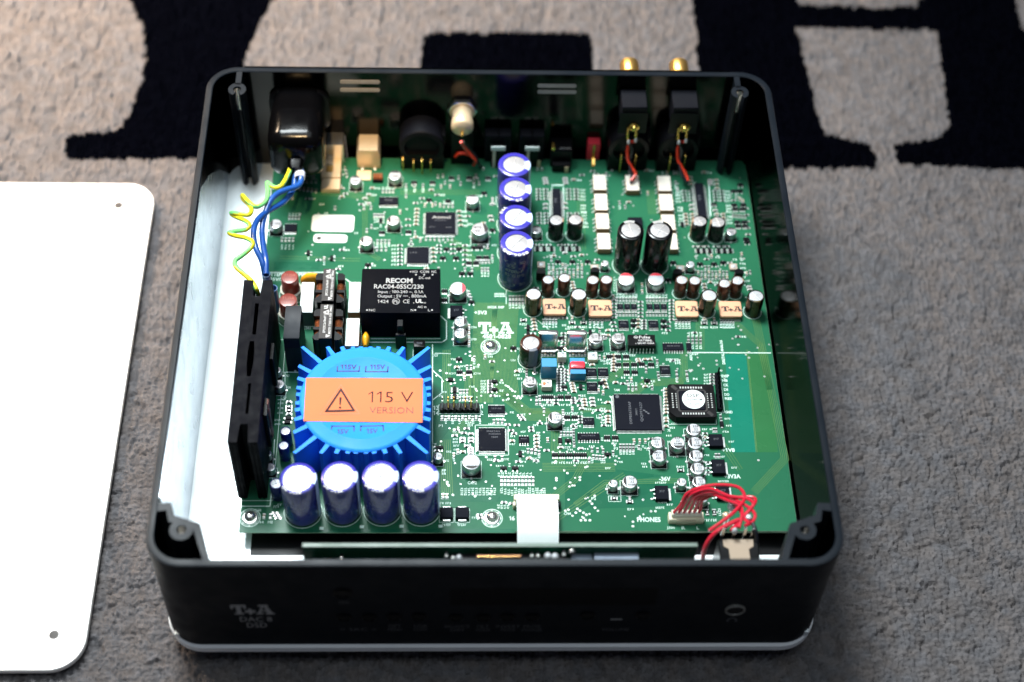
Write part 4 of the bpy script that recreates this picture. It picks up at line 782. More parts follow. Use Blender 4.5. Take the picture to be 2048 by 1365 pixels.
t = thing('upright_transistor', 'thin black upright part between the power module and the transformer', 'transistor', ((x0 + x1) / 2, (y0 + y1) / 2, ZB)); w_ = (x1 - x0) / 2
part('tab', MB().box(-w_, w_, -.8, 3.4, 3, h - .5, .4), m_black, t); part('body', MB().box(-w_ - .8, w_ + 1.2, -2.6, -.8, 3, h - 5, .4), m_black, t)
for k in (-1, 0, 1): part('lead', MB().box(k * 1.1 - .25, k * 1.1 + .25, -1.8, -1.3, .02, 3.1), m_tin, t)
t, hx, hy, h = block('black_block', 827, 850, 680, 694, None, m_black, m_black, 'small black speckled block at the corner of the transformer', 'coil', None, h=8)
part('lettering', MB().put(text_fit('100', hx, 1.2), 0, -.5, h + .02), m_faint, t)

# ------------------------------------------------------------------ heat sink
zs = 62.0; hs_h = zs - ZB
hp = lambda u, v: P(u, v, zs)[:2]
bl, br_, fl, fr = hp(484, 560), hp(541, 560), hp(457, 885), hp(520, 882); cx, cy = (bl[0] + fr[0]) / 2, (bl[1] + fl[1]) / 2; hx, hy = 6.2, (bl[1] - fl[1]) / 2; cx = (bl[0] + br_[0] + fl[0] + fr[0]) / 4
t = thing('heat_sink', 'long matt black ribbed heat sink standing along the board edge', 'heat sink', (cx, cy, ZB)); occ.append((cx - hx - 1, cx + hx + 2, cy - hy, cy + hy))
def prism(name, pts, z1=hs_h, z0=.03): part(name, MB().poly(pts, z0, z1), m_blackm, t)
prism('side_wall', [(-hx, -hy), (-2.3, -hy), (-1.7, -hy + 8), (-1.4, -hy + 9), (-1.4, hy - 9), (-2.1, hy - .3), (-hx, hy)])
prism('side_wall', [(2.3, -hy), (hx, -hy), (hx, hy), (2.1, hy - .3), (1.4, hy - 9), (1.4, -hy + 9), (1.7, -hy + 8)], hs_h - .01)
for ya, yb in ((hy - 13, hy - 9), (9.0, 12.5), (-13, -9.5), (-hy + 9, -hy + 14)): prism('web', [(-1.38, ya), (1.38, ya), (1.38, yb), (-1.38, yb)], hs_h - .05)
prism('web', [(-1.38, 12.5), (-.3, 12.5), (-.3, hy - 13), (-1.38, hy - 13)], hs_h - .06); prism('web', [(-1.38, -hy + 14), (.1, -hy + 14), (.1, -13), (-1.38, -13)], hs_h - .06)
prism('web', [(-1.38, 3.5), (-1.0, 9.0), (-1.38, 9.0)], hs_h - .06); prism('web', [(1.38, 9.0), (.9, 9.0), (1.38, 3.5)], hs_h - .06); prism('web', [(-1.38, -9.5), (-.8, -9.5), (-1.38, -3)], hs_h - .06); prism('web', [(1.38, -3), (.8, -9.5), (1.38, -9.5)], hs_h - .06)
for x in (-5.0, -3.4, 3.2, 4.9): prism('rib', [(x - .35, -hy - .5), (x + .35, -hy - .5), (x + .35, -hy - .01), (x - .35, -hy - .01)], hs_h - 1.2)
tt = part('mounted_transistor', MB().box(hx + .02, hx + 1.8, -24, -15, 12, hs_h - 8, .3), m_black, t); part('fixing_clip', MB().box(hx + 1.82, hx + 2.3, -21, -18, 14, hs_h - 4, .2), mat('rusty_clip', (.16, .06, .03), .5, .4), tt)
t2 = part('mounted_transistor', MB().box(hx + .02, hx + 1.8, 8, 17, 12, hs_h - 12, .3), m_black, t)
rect_mm(cx - hx - 1.2, cx + hx + 2.4, cy - hy - 1.5, cy + hy)

# ------------------------------------------------------------------ chips
FA = m_faint
t, hx, hy, h = chip(1232, 1325, 788.5, 860, 'largest square chip with fine pins on all four sides, beside the chip socket', h=1.6, pins=(36, 36), txt=(('DSPB56725AF', .62, .055, -.28, -.05, 1, FA), ('3M43Y', .2, .045, -.02, 0, 1, FA), ('QQPF1627', .55, .055, .20 - .0, 0, 1, FA)), dot=(-.85, .85))
g = MB()
for k in range(3): g.sheet([(2.6 + k * .9, 1.2 - k * .8), (3.5 + k * .9, .9 - k * .8), (3.2 + k * .9, .3 - k * .8), (2.3 + k * .9, .6 - k * .8)], h + .02)
part('maker_mark', g, FA, t)
t, hx, hy, h = chip(957, 1011, 856, 901, 'square chip with fine pins standing in front of the short pin header', h=1.5, pins=(25, 25), txt=(('SPARTAN', .5, .07, .1, .62, 0, FA), ('XC3S50AN', .45, .07, .2, .38, 0, FA), ('1509', .25, .07, .2, .1, 0, FA)))
for x, y in ((-.78, .78), (.78, .78), (-.78, -.78)): part('mould_mark', MB().lathe([(.45, h + .003), (.45, h + .012)], x * hx, y * hy, 16), m_chip2, t)
x0, x1, y0, y1, _ = box_px(950, 1018, 850, 911, h=.1); rect_mm(x0, x1, y0, y1, .3)
chip(850.5, 911, 424, 467, 'larger square chip with a slanted pale logo, in the rear half of the board', h=1.5, pins=(32, 32), txt=(('Atmel', .62, .12, .05, .38, 0, m_print), ('AT32UC3A', .4, .05, .0, .16, 0, FA), ('0512', .2, .04, -.55, -.45, 0, FA), ('1447', .2, .05, .55, -.5, 0, FA)))
chip(813, 857.5, 494, 526, 'smaller square chip with blunt pins behind the big black power module', h=1.4, pins=(11, 11), txt=(('LFS', .3, .07, -.4, .2, 0, FA),))
chip(757.5, 796, 394, 409, 'narrow rear chip with pale pins between two aluminium cans', h=1.3, pins=(14, 0), txt=(('FTDI 232', .4, .2, .0, -.05, 0, FA),))
GT = 'copper coloured converter chips'
for u0, u1, v0, v1, lab in ((1086.5, 1132, 597.7, 628.5, 'copper topped chip nearest the blue column'), (1178, 1224.5, 600, 632, 'copper topped chip in front of the second pair of brown capacitors'), (1353, 1397.5, 602, 633, 'copper topped chip in front of the third pair of brown capacitors'), (1441, 1485, 602.6, 633, 'copper topped chip nearest the case wall')):
    x0, x1, y0, y1, _ = box_px(u0, u1, v0, v1, h=3.2); cx, cy = (x0 + x1) / 2, (y0 + y1) / 2; hx, hy = (x1 - x0) / 2, (y1 - y0) / 2; t = thing('converter_chip', lab, 'chip', (cx, cy, ZB), GT); occ.append((x0 - 1, x1 + 1, y0 - 1.2, y1 + 1.2))
    part('body', MB().box(-hx + .4, hx - .4, -hy + .3, hy - .3, .25, 1.75), m_chip, t); part('pins', pin_rows(hx - .4, hy - .3, 1.5, (14, 0), 1.0), m_tin, t, kind='stuff')
    ld = part('lid', rrbox(MB(), -hx, hx, -hy, hy, 1.76, 3.2, 1.0, .25), m_copper_chip, t)
    part('logo', MB().put(logo(hy * .66), hx * .12, -hy * .36, 3.23), m_ink, ld)
x0, x1, y0, y1, hh = box_px(1257, 1312, 669.5, 692, 707.7); cx, cy = (x0 + x1) / 2, (y0 + y1) / 2; hx, hy = (x1 - x0) / 2, (y1 - y0) / 2
t, hx, hy, h = chip(1257, 1312, 669.5, 692, 'raised black block with white print and a row of pins', h=4.6, pins=(8, 0), name='coupling_transformer', cat='transformer', m=m_black,
                    txt=(('Pulse', .40, .24, .22, .30, 0, m_white_print), ('HX1198NL', .50, .17, .26, -.22, 0, m_white_print), ('1602-MT CHINA', .62, .15, .28, -.68, 0, m_white_print)))
g = MB(); A = np.linspace(0, 2 * math.pi, 25)[:-1]; g.loft([[(-hx * .42 + r * math.cos(a), hy * .52 + r * .8 * math.sin(a), h + .02) for a in A] for r in (.75, .95)], 0, False, False); g.sheet([(-hx * .42 - .5, hy * .45), (-hx * .42 + .5, hy * .45), (-hx * .42 + .5, hy * .55), (-hx * .42 - .5, hy * .55)], h + .02); part('maker_mark', g, m_white_print, t)
part('print_dot', MB().lathe([(.2, h + .01), (.2, h + .02)], -hx * .45, -hy * .6, 10), m_white_print, t)
GI = 'small outline chips'
for u0, u1, v0, v1, lab, pins, tx_ in ((1326, 1368, 686.5, 700.5, 'oblong sixteen pin chip beside the raised black block', (8, 0), 'AKM 4113'), (1373.5, 1384, 685.5, 700.5, 'little black chip at the start of the printed white line', (2, 0), ''), (976, 1010, 811, 826.5, 'oblong chip with fine pins beside the pin header', (13, 0), '157-02'),
                                 (1173, 1194, 736.5, 751.5, 'square outline chip just beside the red film capacitor', (11, 0), 'BD245'), (1196.5, 1217, 736.5, 751.5, 'twin chip standing between the first one and the small transistors', (11, 0), 'BD246'), (1174, 1195.5, 765, 781, 'square outline chip in front of the twin chips', (9, 0), 'LM87'),
                                 (1320.5, 1341.5, 731.5, 747.5, 'square outline chip behind the chip socket', (9, 0), 'CS842'), (1237.5, 1258, 641, 655, 'square outline chip behind the raised black block', (9, 0), 'PAL'), (1297.5, 1317.5, 641, 655, 'square outline chip behind the sixteen pin chip', (9, 0), 'PAR'),
                                 (1166, 1189, 835.5, 849, 'small fine pinned chip at the corner of the largest chip', (8, 0), 'L17'), (1155, 1200, 866.5, 879, 'fourteen pin chip in front of the small fine pinned one', (8, 0), 'HC7404'), (1037.5, 1058.5, 872.5, 885, 'eight pin chip beside the square chip by the header', (4, 0), '8621')):
    chip(u0, u1, v0, v1, lab, GI, h=1.4, pins=pins, txt=((tx_, .6, .18, 0, .0, 0, FA),) if tx_ else (), dot=(-.75, -.6))
GR3 = 'little flat chips side by side in two threes'
for k, u in enumerate((1235, 1249, 1262.5)): chip(u, u + 12, 607.7, 618.5, ('first', 'middle', 'last')[k] + ' chip of the three beside the second copper chip', GR3, h=1.2, pins=(4, 0), txt=(('A%d' % (k + 1), .3, .2, 0, -.1, 0, FA),), lead=1.3)
for k, u in enumerate((1294, 1308.5, 1322.5)): chip(u, u + 12, 607.7, 618.5, ('first', 'middle', 'last')[k] + ' chip of the three before the third copper chip', GR3, h=1.2, pins=(4, 0), txt=(('A%d' % (k + 4), .3, .2, 0, -.1, 0, FA),), lead=1.3)
GL = 'long ribbed chips of the relay columns'
for u0, u1, v0, v1, lab in ((1106.5, 1123.5, 377, 432, 'long black chip leading to the pair of black capacitors near the blue column'), (1397, 1414.5, 366, 434, 'long black chip leading to the pair of black capacitors near the case wall')):
    chip(u0, u1, v0, v1, lab, GL, h=2.6, pins=(0, 26), lead=1.6, txt=(('1513', .16, .3, 0, .1, 1, FA),))
chip(1257, 1286, 434.5, 452, 'flat black chip tucked behind the two tall black capacitors', None, h=2.2, pins=(6, 0))
GV = 'square regulators with a tinned tab'
for u0, u1, v0, v1, lab, side in ((1420, 1447.5, 868, 892.5, 'square regulator above the +1V8 print', 1), (1426, 1453, 918.5, 947, 'square regulator above the +3V3A print', 1), (1312, 1339, 971, 999, 'square regulator under the -36V print', 1), (1435, 1461, 969, 998, 'square regulator mostly hidden under the red wires', 1), (900, 925, 610.5, 634, 'square regulator beside the +3V3 print', -1)):
    x0, x1, y0, y1, hh = box_px(u0, u1, v0, v1, h=2.4); cx, cy = (x0 + x1) / 2, (y0 + y1) / 2; hx, hy = (x1 - x0) / 2, (y1 - y0) / 2; t = thing('regulator', lab, 'regulator', (cx, cy, ZB), GV); occ.append((x0 - 2.4, x1 + 2.4, y0 - .5, y1 + .5))
    part('body', MB().loft([[(-hx + i, -hy + i, z), (hx - i, -hy + i, z), (hx - i, hy - i, z), (-hx + i, hy - i, z)] for i, z in ((0, .1), (0, 1.4), (.15, 2.35), (.2, 2.4))]), m_chip, t)
    part('tab', MB().box(*sorted((side * (hx - .1), side * (hx + 1.1))), -hy * .85, hy * .85, .03, .55, .1), m_tin, t)
    for yy in (-hy * .6, 0, hy * .6): part('leg', MB().loft([[(-side * (hx + d), yy - .3, z), (-side * (hx + d), yy + .3, z), (-side * (hx + d), yy + .3, z + .3), (-side * (hx + d), yy - .3, z + .3)] for d, z in ((0, .9), (.7, .8), (1.1, .12), (2.0, .08))]) if yy else MB().box(*sorted((-side * hx, -side * (hx + .7))), -.3, .3, .7, 1.0), m_tin, t)
    part('lettering', MB().put(text_fit('317', hx * .8, hy * .3), 0, 0, 2.42), FA, t)
GDI = 'flat black diodes beside the front screw'
for u0, u1, lab in ((880, 906, 'flat black diode next to the end of the blue front row'), (911, 938, 'flat black diode nearer the front middle screw')):
    x0, x1, y0, y1, hh = box_px(u0, u1, 1012, 1034, 1041); cx, cy = (x0 + x1) / 2, (y0 + y1) / 2; hx, hy = (x1 - x0) / 2, (y1 - y0) / 2; t = thing('diode', lab, 'diode', (cx, cy, ZB), GDI); occ.append((x0 - 1, x1 + 1, y0 - 1, y1 + 1))
    part('body', MB().box(-hx, hx, -hy, hy, .1, 2.2, .3), m_chip, t); part('terminal', MB().box(-hx * .6, hx * .6, -hy - .9, -hy, .05, 1.0, .15), m_tin, t); part('terminal', MB().box(-hx * .6, hx * .6, hy, hy + .9, .05, 1.0, .15), m_tin, t); rect_mm(x0 - .4, x1 + .4, y0 - 1.2, y1 + .5)
# chip socket
zt = 4.6; x0, x1, y0, y1, _ = box_px(1341, 1434.5, 768.5, 835, h=zt); cx, cy = (x0 + x1) / 2, (y0 + y1) / 2; hx, hy = (x1 - x0) / 2, (y1 - y0) / 2
t = thing('chip_socket', 'black socketed chip carrying a round white DSP sticker', 'chip socket', (cx, cy, ZB)); occ.append((x0 - 1, x1 + 1, y0 - 1, y1 + 1))
def octo(h_, k, c): return [(-h_ + c, -k), (h_ - .8, -k), (h_, -k + .8), (h_, k - .8), (h_ - .8, k), (-h_ + .8, k), (-h_, k - .8), (-h_, -k + c)]
fo = octo(hx, hy, 2.6); fi = octo(hx * .56, hy * .60, .6)
part('frame', MB().loft([[(x, y, .1) for x, y in fo], [(x, y, zt - .25) for x, y in fo], [(x * .985, y * .985, zt) for x, y in fo], [(x, y, zt) for x, y in fi], [(x, y, .6) for x, y in fi]]), m_black, t)
part('well', MB().loft([[(x * 1.14, y * 1.10, zt + .004) for x, y in fi], [(x * 1.0, y * 1.0, zt + .004) for x, y in fi]], 0, False, False), m_ink, t)
cb = part('chip_body', MB().box(-hx * .54, hx * .54, -hy * .58, hy * .58, .7, zt + .3, .25), m_chip, t)
part('round_sticker', MB().lathe([(hx * .49, zt + .31), (hx * .49, zt + .36)], hx * .06, hy * .05, 40), m_paper, cb)
for s, wd, yy, hh in (('DSP', .50, .18, .20), ('DSD/PCM', .76, -.04, .13), ('V1.20', .42, -.28, .13)): part('lettering', MB().put(text_fit(s, hx * wd, hy * hh, .012), hx * .06, hy * yy, zt + .38), m_ink, cb)
for k in range(9):
    f = (-.44 + .11 * k); g = [(f * 1.9 * hx * .54, s * hy * .78, 0) for s in (1, -1)]
    for x, y, _ in g: part('contact', MB().box(x - .32, x + .32, y - .5, y + .5, zt - .3, zt + .06), m_tin, t)
for k in range(7):
    f = -.42 + .14 * k
    for s in (1, -1):
        part('contact', MB().box(s * hx * .84 - .32, s * hx * .84 + .32, f * 1.7 * hy * .56 - .26, f * 1.7 * hy * .56 + .26, zt - .3, zt + .06), m_tin, t); part('contact', MB().box(s * hx * .68 - .22, s * hx * .68 + .22, f * 1.7 * hy * .56 - .26, f * 1.7 * hy * .56 + .26, zt - .3, zt + .05), m_tin, t)
for s in (1, -1): part('extractor_slot', MB().put(MB().box(-1.5, 1.5, -.8, .8, zt - .2, zt + .012), s * hx * .72, -s * hy * .78, 0, math.pi * .75 if s > 0 else math.pi * .75), m_ink, t)
rect_mm(x0 - .6, x1 + .4, y0 - .9, y1 + .3, .3)
# crystals
GX = 'silver crystal cans'
for u0, u1, lab in ((1077.5, 1117.5, 'silver crystal can beside the brown rimmed capacitor'), (1134, 1175, 'silver crystal can beside the small aluminium can, farther from the brown rimmed capacitor')):
    x0, x1, y0, y1, hh = box_px(u0, u1, 659, 669, 703); cx, cy = (x0 + x1) / 2, (y0 + y1) / 2; hx, hy = (x1 - x0) / 2, max((y1 - y0) / 2, 1.4); t = thing('crystal', lab, 'crystal', (cx, cy, ZB), GX); occ.append((x0 - 1, x1 + 1, y0 - 2, y1 + 1))
    R = lambda i, z, e=0: [(x, y, z) for x, y in rrect(-hx - e + i, hx + e - i, -hy - e + i, hy + e - i, hy + e - i - .02, 8)]
    part('can', MB().loft([R(0, .9), R(0, hh - .7), R(.25, hh - .2), R(.7, hh)]), m_steel, t); part('flange', MB().loft([R(0, .1, .7), R(0, .7, .7), R(.5, .95, .7)]), m_steel, t)
# film capacitors
GFC = 'coloured film capacitors beside the trimmers'
for u0, u1, v0, v1, vb, m1, lab in ((1083.5, 1114, 716.5, 734, 758, m_film_blue, 'blue block capacitor beside the brown rimmed capacitor'), (1140, 1170, 716, 727, None, m_film_blue, 'blue block capacitor hidden behind the red one'), (1140.5, 1171, 721.5, 736, None, m_film_red, 'red block capacitor with rounded top between two blue ones'), (1141, 1172, 739, 748, 762, m_film_blue, 'blue block capacitor in front of the red one')):
    x0, x1, y0, y1, hh = box_px(u0, u1, v0, v1, vb, None if vb else (6.6 if m1 is m_film_red else 5.6)); cx, cy = (x0 + x1) / 2, (y0 + y1) / 2; hx, hy = (x1 - x0) / 2, (y1 - y0) / 2 - .02; t = thing('film_capacitor', lab, 'capacitor', (cx, cy, ZB), GFC); occ.append((x0, x1, y0, y1))
    if m1 is m_film_red: R = lambda i, z: [(x, y, z) for x, y in rrect(-hx + i, hx - i, -hy + i, hy - i, .9, 6)]; part('body', MB().loft([R(0, .3), R(0, hh - .8), R(.25, hh - .25), R(.8, hh)]), m1, t)
    else: part('body', MB().box(-hx, hx, -hy, hy, .3, hh, .12), m1, t)
    for s in (1, -1): part('lead', MB().box(s * hx * .7 - .25, s * hx * .7 + .25, -.25, .25, .02, .3), m_tin, t)
    rect_mm(x0 - .3, x1 + .3, y0 - .3, y1 + .3)
GTR = 'white square trimmers'
for u0, u1, v0, v1, vb, lab, dot in ((1115.5, 1133, 704.5, 715, 726, 'white trimmer between the two silver crystals', 0), (1176, 1195.5, 704.5, 720, 726, 'white trimmer in front of the aluminium can near the second crystal', 0), (1083.5, 1104, 760, 774.5, 783, 'white trimmer with an orange paint dot in front of the blue block capacitor', 1)):
    x0, x1, y0, y1, hh = box_px(u0, u1, v0, v1, vb); cx, cy = (x0 + x1) / 2, (y0 + y1) / 2; hx, hy = (x1 - x0) / 2, (y1 - y0) / 2; t = thing('trimmer', lab, 'trimmer', (cx, cy, ZB), GTR); occ.append((x0, x1, y0, y1))
    part('body', MB().box(-hx, hx, -hy, hy, .1, hh, .2), m_ivory if not dot else m_cream, t); part('top_plate', MB().box(-hx + .2, hx - .2, -hy + .2, hy - .2, hh, hh + .12), m_white_pl, t)
    part('adjuster', MB().lathe([(1.1, hh + .12), (1.1, hh + .35), (.9, hh + .45), (.05, hh + .45)], .1, 0, 20), m_canbright, t); part('adjuster_slot', MB().put(MB().box(-.9, .9, -.14, .14, hh + .45, hh + .47), .1, 0, 0, .6), m_ink, t)
    if dot: part('paint_dot', MB().lathe([(.1, hh + .55), (.7, hh + .5), (.85, hh + .13)][::-1], -hx * .5, -.2, 14), m_dot, t)
GTS = 'tan squares with white round adjusters'
for u, v, lab in ((1082, 529, 'tan square with white adjuster near the end of the blue column'), (1189, 535, 'tan square with white adjuster behind the second pair of brown capacitors'), (1360, 537, 'tan square with white adjuster behind the third pair of brown capacitors'), (1466, 533, 'tan square with white adjuster nearest the case wall')):
    x, y = bxy(u, v + 4); t = thing('trimmer', lab, 'trimmer', (x, y, ZB), GTS); occ.append((x - 2.4, x + 2.4, y - 2.4, y + 2.4))
    part('body', MB().box(-1.9, 1.9, -1.9, 1.9, .05, 1.5, .2), mat('tan_ceramic', (.36, .30, .25), .5) if 'tan_ceramic' not in bpy.data.materials else bpy.data.materials['tan_ceramic'], t); part('adjuster', MB().lathe([(1.05, 1.5), (1.05, 1.75), (.9, 1.85), (.03, 1.85)], 0, 0, 20), m_canbright, t)
GTO = 'black round backed transistors'
for u, v, vb, lab in ((1081, 544, 566, 'black transistor between the blue column and the first brown capacitor'), (1188, 543, 563, 'black transistor behind the second pair of brown capacitors'), (1352.5, 545, 566, 'black transistor behind the third pair of brown capacitors'), (1474.5, 547, 566, 'black transistor behind the brown capacitor nearest the case wall')):
    x, y = bxy(u, vb - 6); t = thing('transistor', lab, 'transistor', (x, y, ZB), GTO); A = np.radians(np.linspace(-30, 210, 14)); occ.append((x - 2.4, x + 2.4, y - 2.4, y + 2.4))
    part('body', MB().poly([(2.3 * math.cos(a), 2.0 * math.sin(a) - .3) for a in A], 1.4, 6.4), m_black, t)
    for k in (-1, 0, 1): part('leg', MB().box(k * 1.2 - .2, k * 1.2 + .2, -.4, 0, .02, 1.45), m_tin, t)
# relays
GR = 'white topped relays in columns'
rel = [(1187.5, 1213, 349.6, 380, 387.5, 'white relay at the rear end of the longer column, beside the red plug'), (1190.5, 1216, 388, 420.5, 426, 'second white relay of the longer column'), (1193, 1219, 427, 458, 465, 'third white relay of the longer column'), (1196, 1222, 466.5, 498.5, 510, 'white relay at the front end of the longer column, beside a tall black capacitor'),
       (1253, 1279, 351, 381, 394, 'single white relay under the twisted red and black wires'), (1317, 1343, 352, 382, 388, 'white relay at the rear end of the shorter visible column'), (1320.5, 1347.5, 388.6, 421, 426.5, 'second white relay of the column behind the second tall black capacitor'), (1325, 1351.5, 429.5, 460, 466, 'third white relay, partly behind the second tall black capacitor'), (1329, 1356.5, 467, 499, 511, 'mostly hidden white relay beside the second tall black capacitor')]
for k, (u0, u1, v0, v1, vb, lab) in enumerate(rel):
    x0, x1, y0, y1, hh = box_px(u0, u1, v0, v1, h=3.6); cx, cy = (x0 + x1) / 2, (y0 + y1) / 2; hx, hy = (x1 - x0) / 2, (y1 - y0) / 2; t = thing('relay', lab, 'relay', (cx, cy, ZB), GR); occ.append((x0 - 1.4, x1 + 1.4, y0 - .5, y1 + .5))
    part('case', MB().box(-hx, hx, -hy, hy, .3, hh - .1), m_tan, t); tp = part('top', MB().box(-hx + .03, hx - .03, -hy + .03, hy - .03, hh - .1, hh, .08), m_relay, t)
    g = MB()
    for xx, ln in ((-.45, .8), (-.1, .5), (.35, .7), (.6, .3)):
        yy = -.8
        while yy < -.8 + ln * 1.6: dl = random.uniform(.04, .12); g.sheet([(xx * hx, yy * hy), (xx * hx + .16, yy * hy), (xx * hx + .16, (yy + dl) * hy), (xx * hx, (yy + dl) * hy)], hh + .01); yy += dl + random.uniform(.03, .08)
    part('fine_print', g, m_relay_mark, tp, kind='stuff')
    for yy in (-.72, -.30, .30, .72):
        for s in (1, -1): part('pin', MB().loft([[(s * (hx + d), yy * hy - .3, z), (s * (hx + d), yy * hy + .3, z), (s * (hx + d), yy * hy + .3, z + .25), (s * (hx + d), yy * hy - .3, z + .25)] for d, z in ((0, 1.0), (.5, .9), (.7, .1), (1.3, .07))]), m_tin, t)
# pin headers
x0, x1, y0, y1, hh = box_px(879, 959, 806, 820, h=2.5); cx, cy = (x0 + x1) / 2, (y0 + y1) / 2; hx, hy = (x1 - x0) / 2, (y1 - y0) / 2
t = thing('pin_header', 'black double row pin header numbered 13 and 14, beside the transformer', 'pin header', (cx, cy, ZB)); occ.append((x0 - 1, x1 + 1, y0 - 1, y1 + 4))
for k in range(7):
    f = -hx + (k + .5) * 2 * hx / 7; wq = hx / 7 - .03
    part('housing_cell', MB().poly([(f - wq, -hy + .5), (f - wq + .5, -hy), (f + wq - .5, -hy), (f + wq, -hy + .5), (f + wq, hy - .5), (f + wq - .5, hy), (f - wq + .5, hy), (f - wq, hy - .5)], .05, 2.5), m_black, t)
    for yy in (-hy * .5, hy * .5): part('pin', MB().box(f - .32, f + .32, yy - .32, yy + .32, 2.5, 8.4, .12), m_gold if k % 3 else m_tin, t)
rect_mm(x0 - .6, x1 + .6, y0 - .6, y1 + .6, .3)
a, b = P(1435, 745, ZB + 2.5), P(1441, 818, ZB + 2.5); t = thing('pin_header', 'single row black pin header with the list of signal names', 'pin header', ((a[0] + b[0]) / 2, (a[1] + b[1]) / 2, ZB)); L = a[1] - b[1]
for k in range(8):
    yy = -L / 2 + (k + .5) * L / 8; sl = (a[0] - b[0]) / L * yy
    part('housing_cell', MB().poly([(sl - 1.2, yy - L / 16 + .4), (sl - .8, yy - L / 16), (sl + .8, yy - L / 16), (sl + 1.2, yy - L / 16 + .4), (sl + 1.2, yy + L / 16 - .4), (sl + .8, yy + L / 16 - .02), (sl - .8, yy + L / 16 - .02), (sl - 1.2, yy + L / 16 - .4)], .05, 2.5), m_blackm, t)
    part('pin', MB().box(sl - .3, sl + .3, yy - .3, yy + .3, 2.5, 8.0, .1), m_blackm, t)
rect_mm((a[0] + b[0]) / 2 - 2, (a[0] + b[0]) / 2 + 2, b[1] - .5, a[1] + .5); occ.append(((a[0] + b[0]) / 2 - 2, (a[0] + b[0]) / 2 + 2, b[1], a[1]))
# paper stickers lying on the board
for u0, u1, v0, v1, lab, r in ((622.5, 709, 430.5, 463.5, 'larger white paper sticker on the green board with a pen tick', 1.6), (626.5, 695, 469.5, 485.5, 'narrow white paper sticker with rounded ends and small print', 1.6)):
    a, b = P(u0, v1, ZB + .08), P(u1, v0, ZB + .08); cx, cy = (a[0] + b[0]) / 2, (a[1] + b[1]) / 2; hx, hy = (b[0] - a[0]) / 2, (b[1] - a[1]) / 2
    t = single('paper_sticker', MB().loft([[(x, y, z) for x, y in rrect(-hx, hx, -hy, hy, r, 6)] for z in (.055, .11)]), m_paper, lab, 'sticker', (cx, cy, ZB), rot=-.02); occ.append((a[0], b[0], a[1], b[1]))
    if r and u0 < 623:
        g = MB(); g.sheet([(-.3, -2.2), (.4, -1.5), (.7, -.6), (.3, -1.3)], .125); g.sheet([(.4, -1.5), (2.6, -.8), (.7, -1.1)], .125); part('pen_tick', g, m_ink, t)
    else:
        part('lettering', MB().put(text_fit('N7128993', hx * 1.1, 1.0), hx * .25, -.6, .125), m_ink, t); part('print_block', MB().sheet([(-hx * .8, -1.1), (-hx * .55, -1.1), (-hx * .55, 1.1), (-hx * .8, 1.1)], .125), m_ink, t)
# screws
GSC = 'bright cross head screws holding the board'
for u, v, lab in ((981, 690, 'board screw directly below the big white printed logo'), (984, 1033, 'board screw at the front edge beside the white ribbon'), (500, 1032, 'board screw in the front corner below the heat sink')):
    x, y = bxy(u, v + 4); t = thing('screw', lab, 'screw', (x, y, ZB), GSC); occ.append((x - 4, x + 4, y - 4, y + 4))
    part('washer', MB().lathe([(3.3, .06), (3.3, .5), (3.1, .6), (2.2, .6)], n=28, cap1=False), m_steel, t); part('lock_washer', MB().lathe([(2.9, .62), (2.9, 1.0), (2.0, 1.05)], n=28, cap1=False), m_steel, t)
    part('head', MB().lathe([(2.5, 1.06), (2.5, 1.5), (2.3, 2.1), (1.8, 2.6), (1.0, 2.95), (.02, 3.05)], n=32, cap0=False), m_steel, t)
    for a in (.5, .5 + math.pi / 2): part('cross_slot', MB().put(MB().box(-1.3, 1.3, -.25, .25, 2.2, 2.98 + a * .01), rot=a), m_ink, t)
    circle(x, y, 4.2, .35); circle(x, y, 3.5, .2)
    for k in range(8): via(*proj((x + 3.85 * math.cos(k * .785), y + 3.85 * math.sin(k * .785), ZB)), .25)

# ------------------------------------------------------------------ sockets along the rear panel
m_warm = mat('warm_lit_nickel', (0.72, 0.55, 0.36), 0.32, 0.35, 0.5, var=0.04)  # warm lamp light on the metal put into its colour; gold contacts share it
m_sockgrey = mat('socket_dark_grey', (.0045, .0048, .0075), .5, 0, .12)
WY = 131.75
t = thing('mains_inlet_boot', 'glossy black rubber boot over the mains inlet, wires leaving its nose', 'inlet boot', (-93, WY, 0))
def bring(y, a, b, zc=49.0): return [(x, y - WY, zc + z) for x, z in rrect(-a, a, -b, b, min(a, b) * .55, 7)]
part('boot', MB().loft([bring(131.7, 12.4, 14), bring(122, 12.6, 14), bring(121, 12.9, 14.6), bring(112, 13.2, 14.8), bring(103, 13.2, 14.6), bring(99.5, 12.7, 13.6), bring(97.5, 11.4, 11.6), bring(96.4, 9.2, 8.6), bring(96, 6, 5, 48), bring(95.8, 3.9, 3.6, 47.5), bring(93, 3.4, 3.1, 47), bring(91.6, 2.8, 2.6, 47), bring(91.6, 2.0, 1.9, 47)], 0, False, True), m_rubber, t, ang=60)
part('flange', MB().loft([bring(131.72, 14.6, 13.2), bring(129.5, 14.6, 13.2), bring(129.2, 14.2, 12.8)]), m_black, t)
part('wire_collar', ring(1.3, 88.2 - WY, 0, 0, 0, 0) if False else MB().lathe_y([(2.1, 92.2 - WY), (2.6, 91.9 - WY), (2.6, 88.6 - WY), (2.1, 88.3 - WY)], 2.0, 45.2, 20, cap0=False, cap1=False), m_sleeve, t)
t = thing('usb_host_socket', 'narrow silver metal socket beside the black inlet boot', 'socket', (-76.8, 126, ZB))
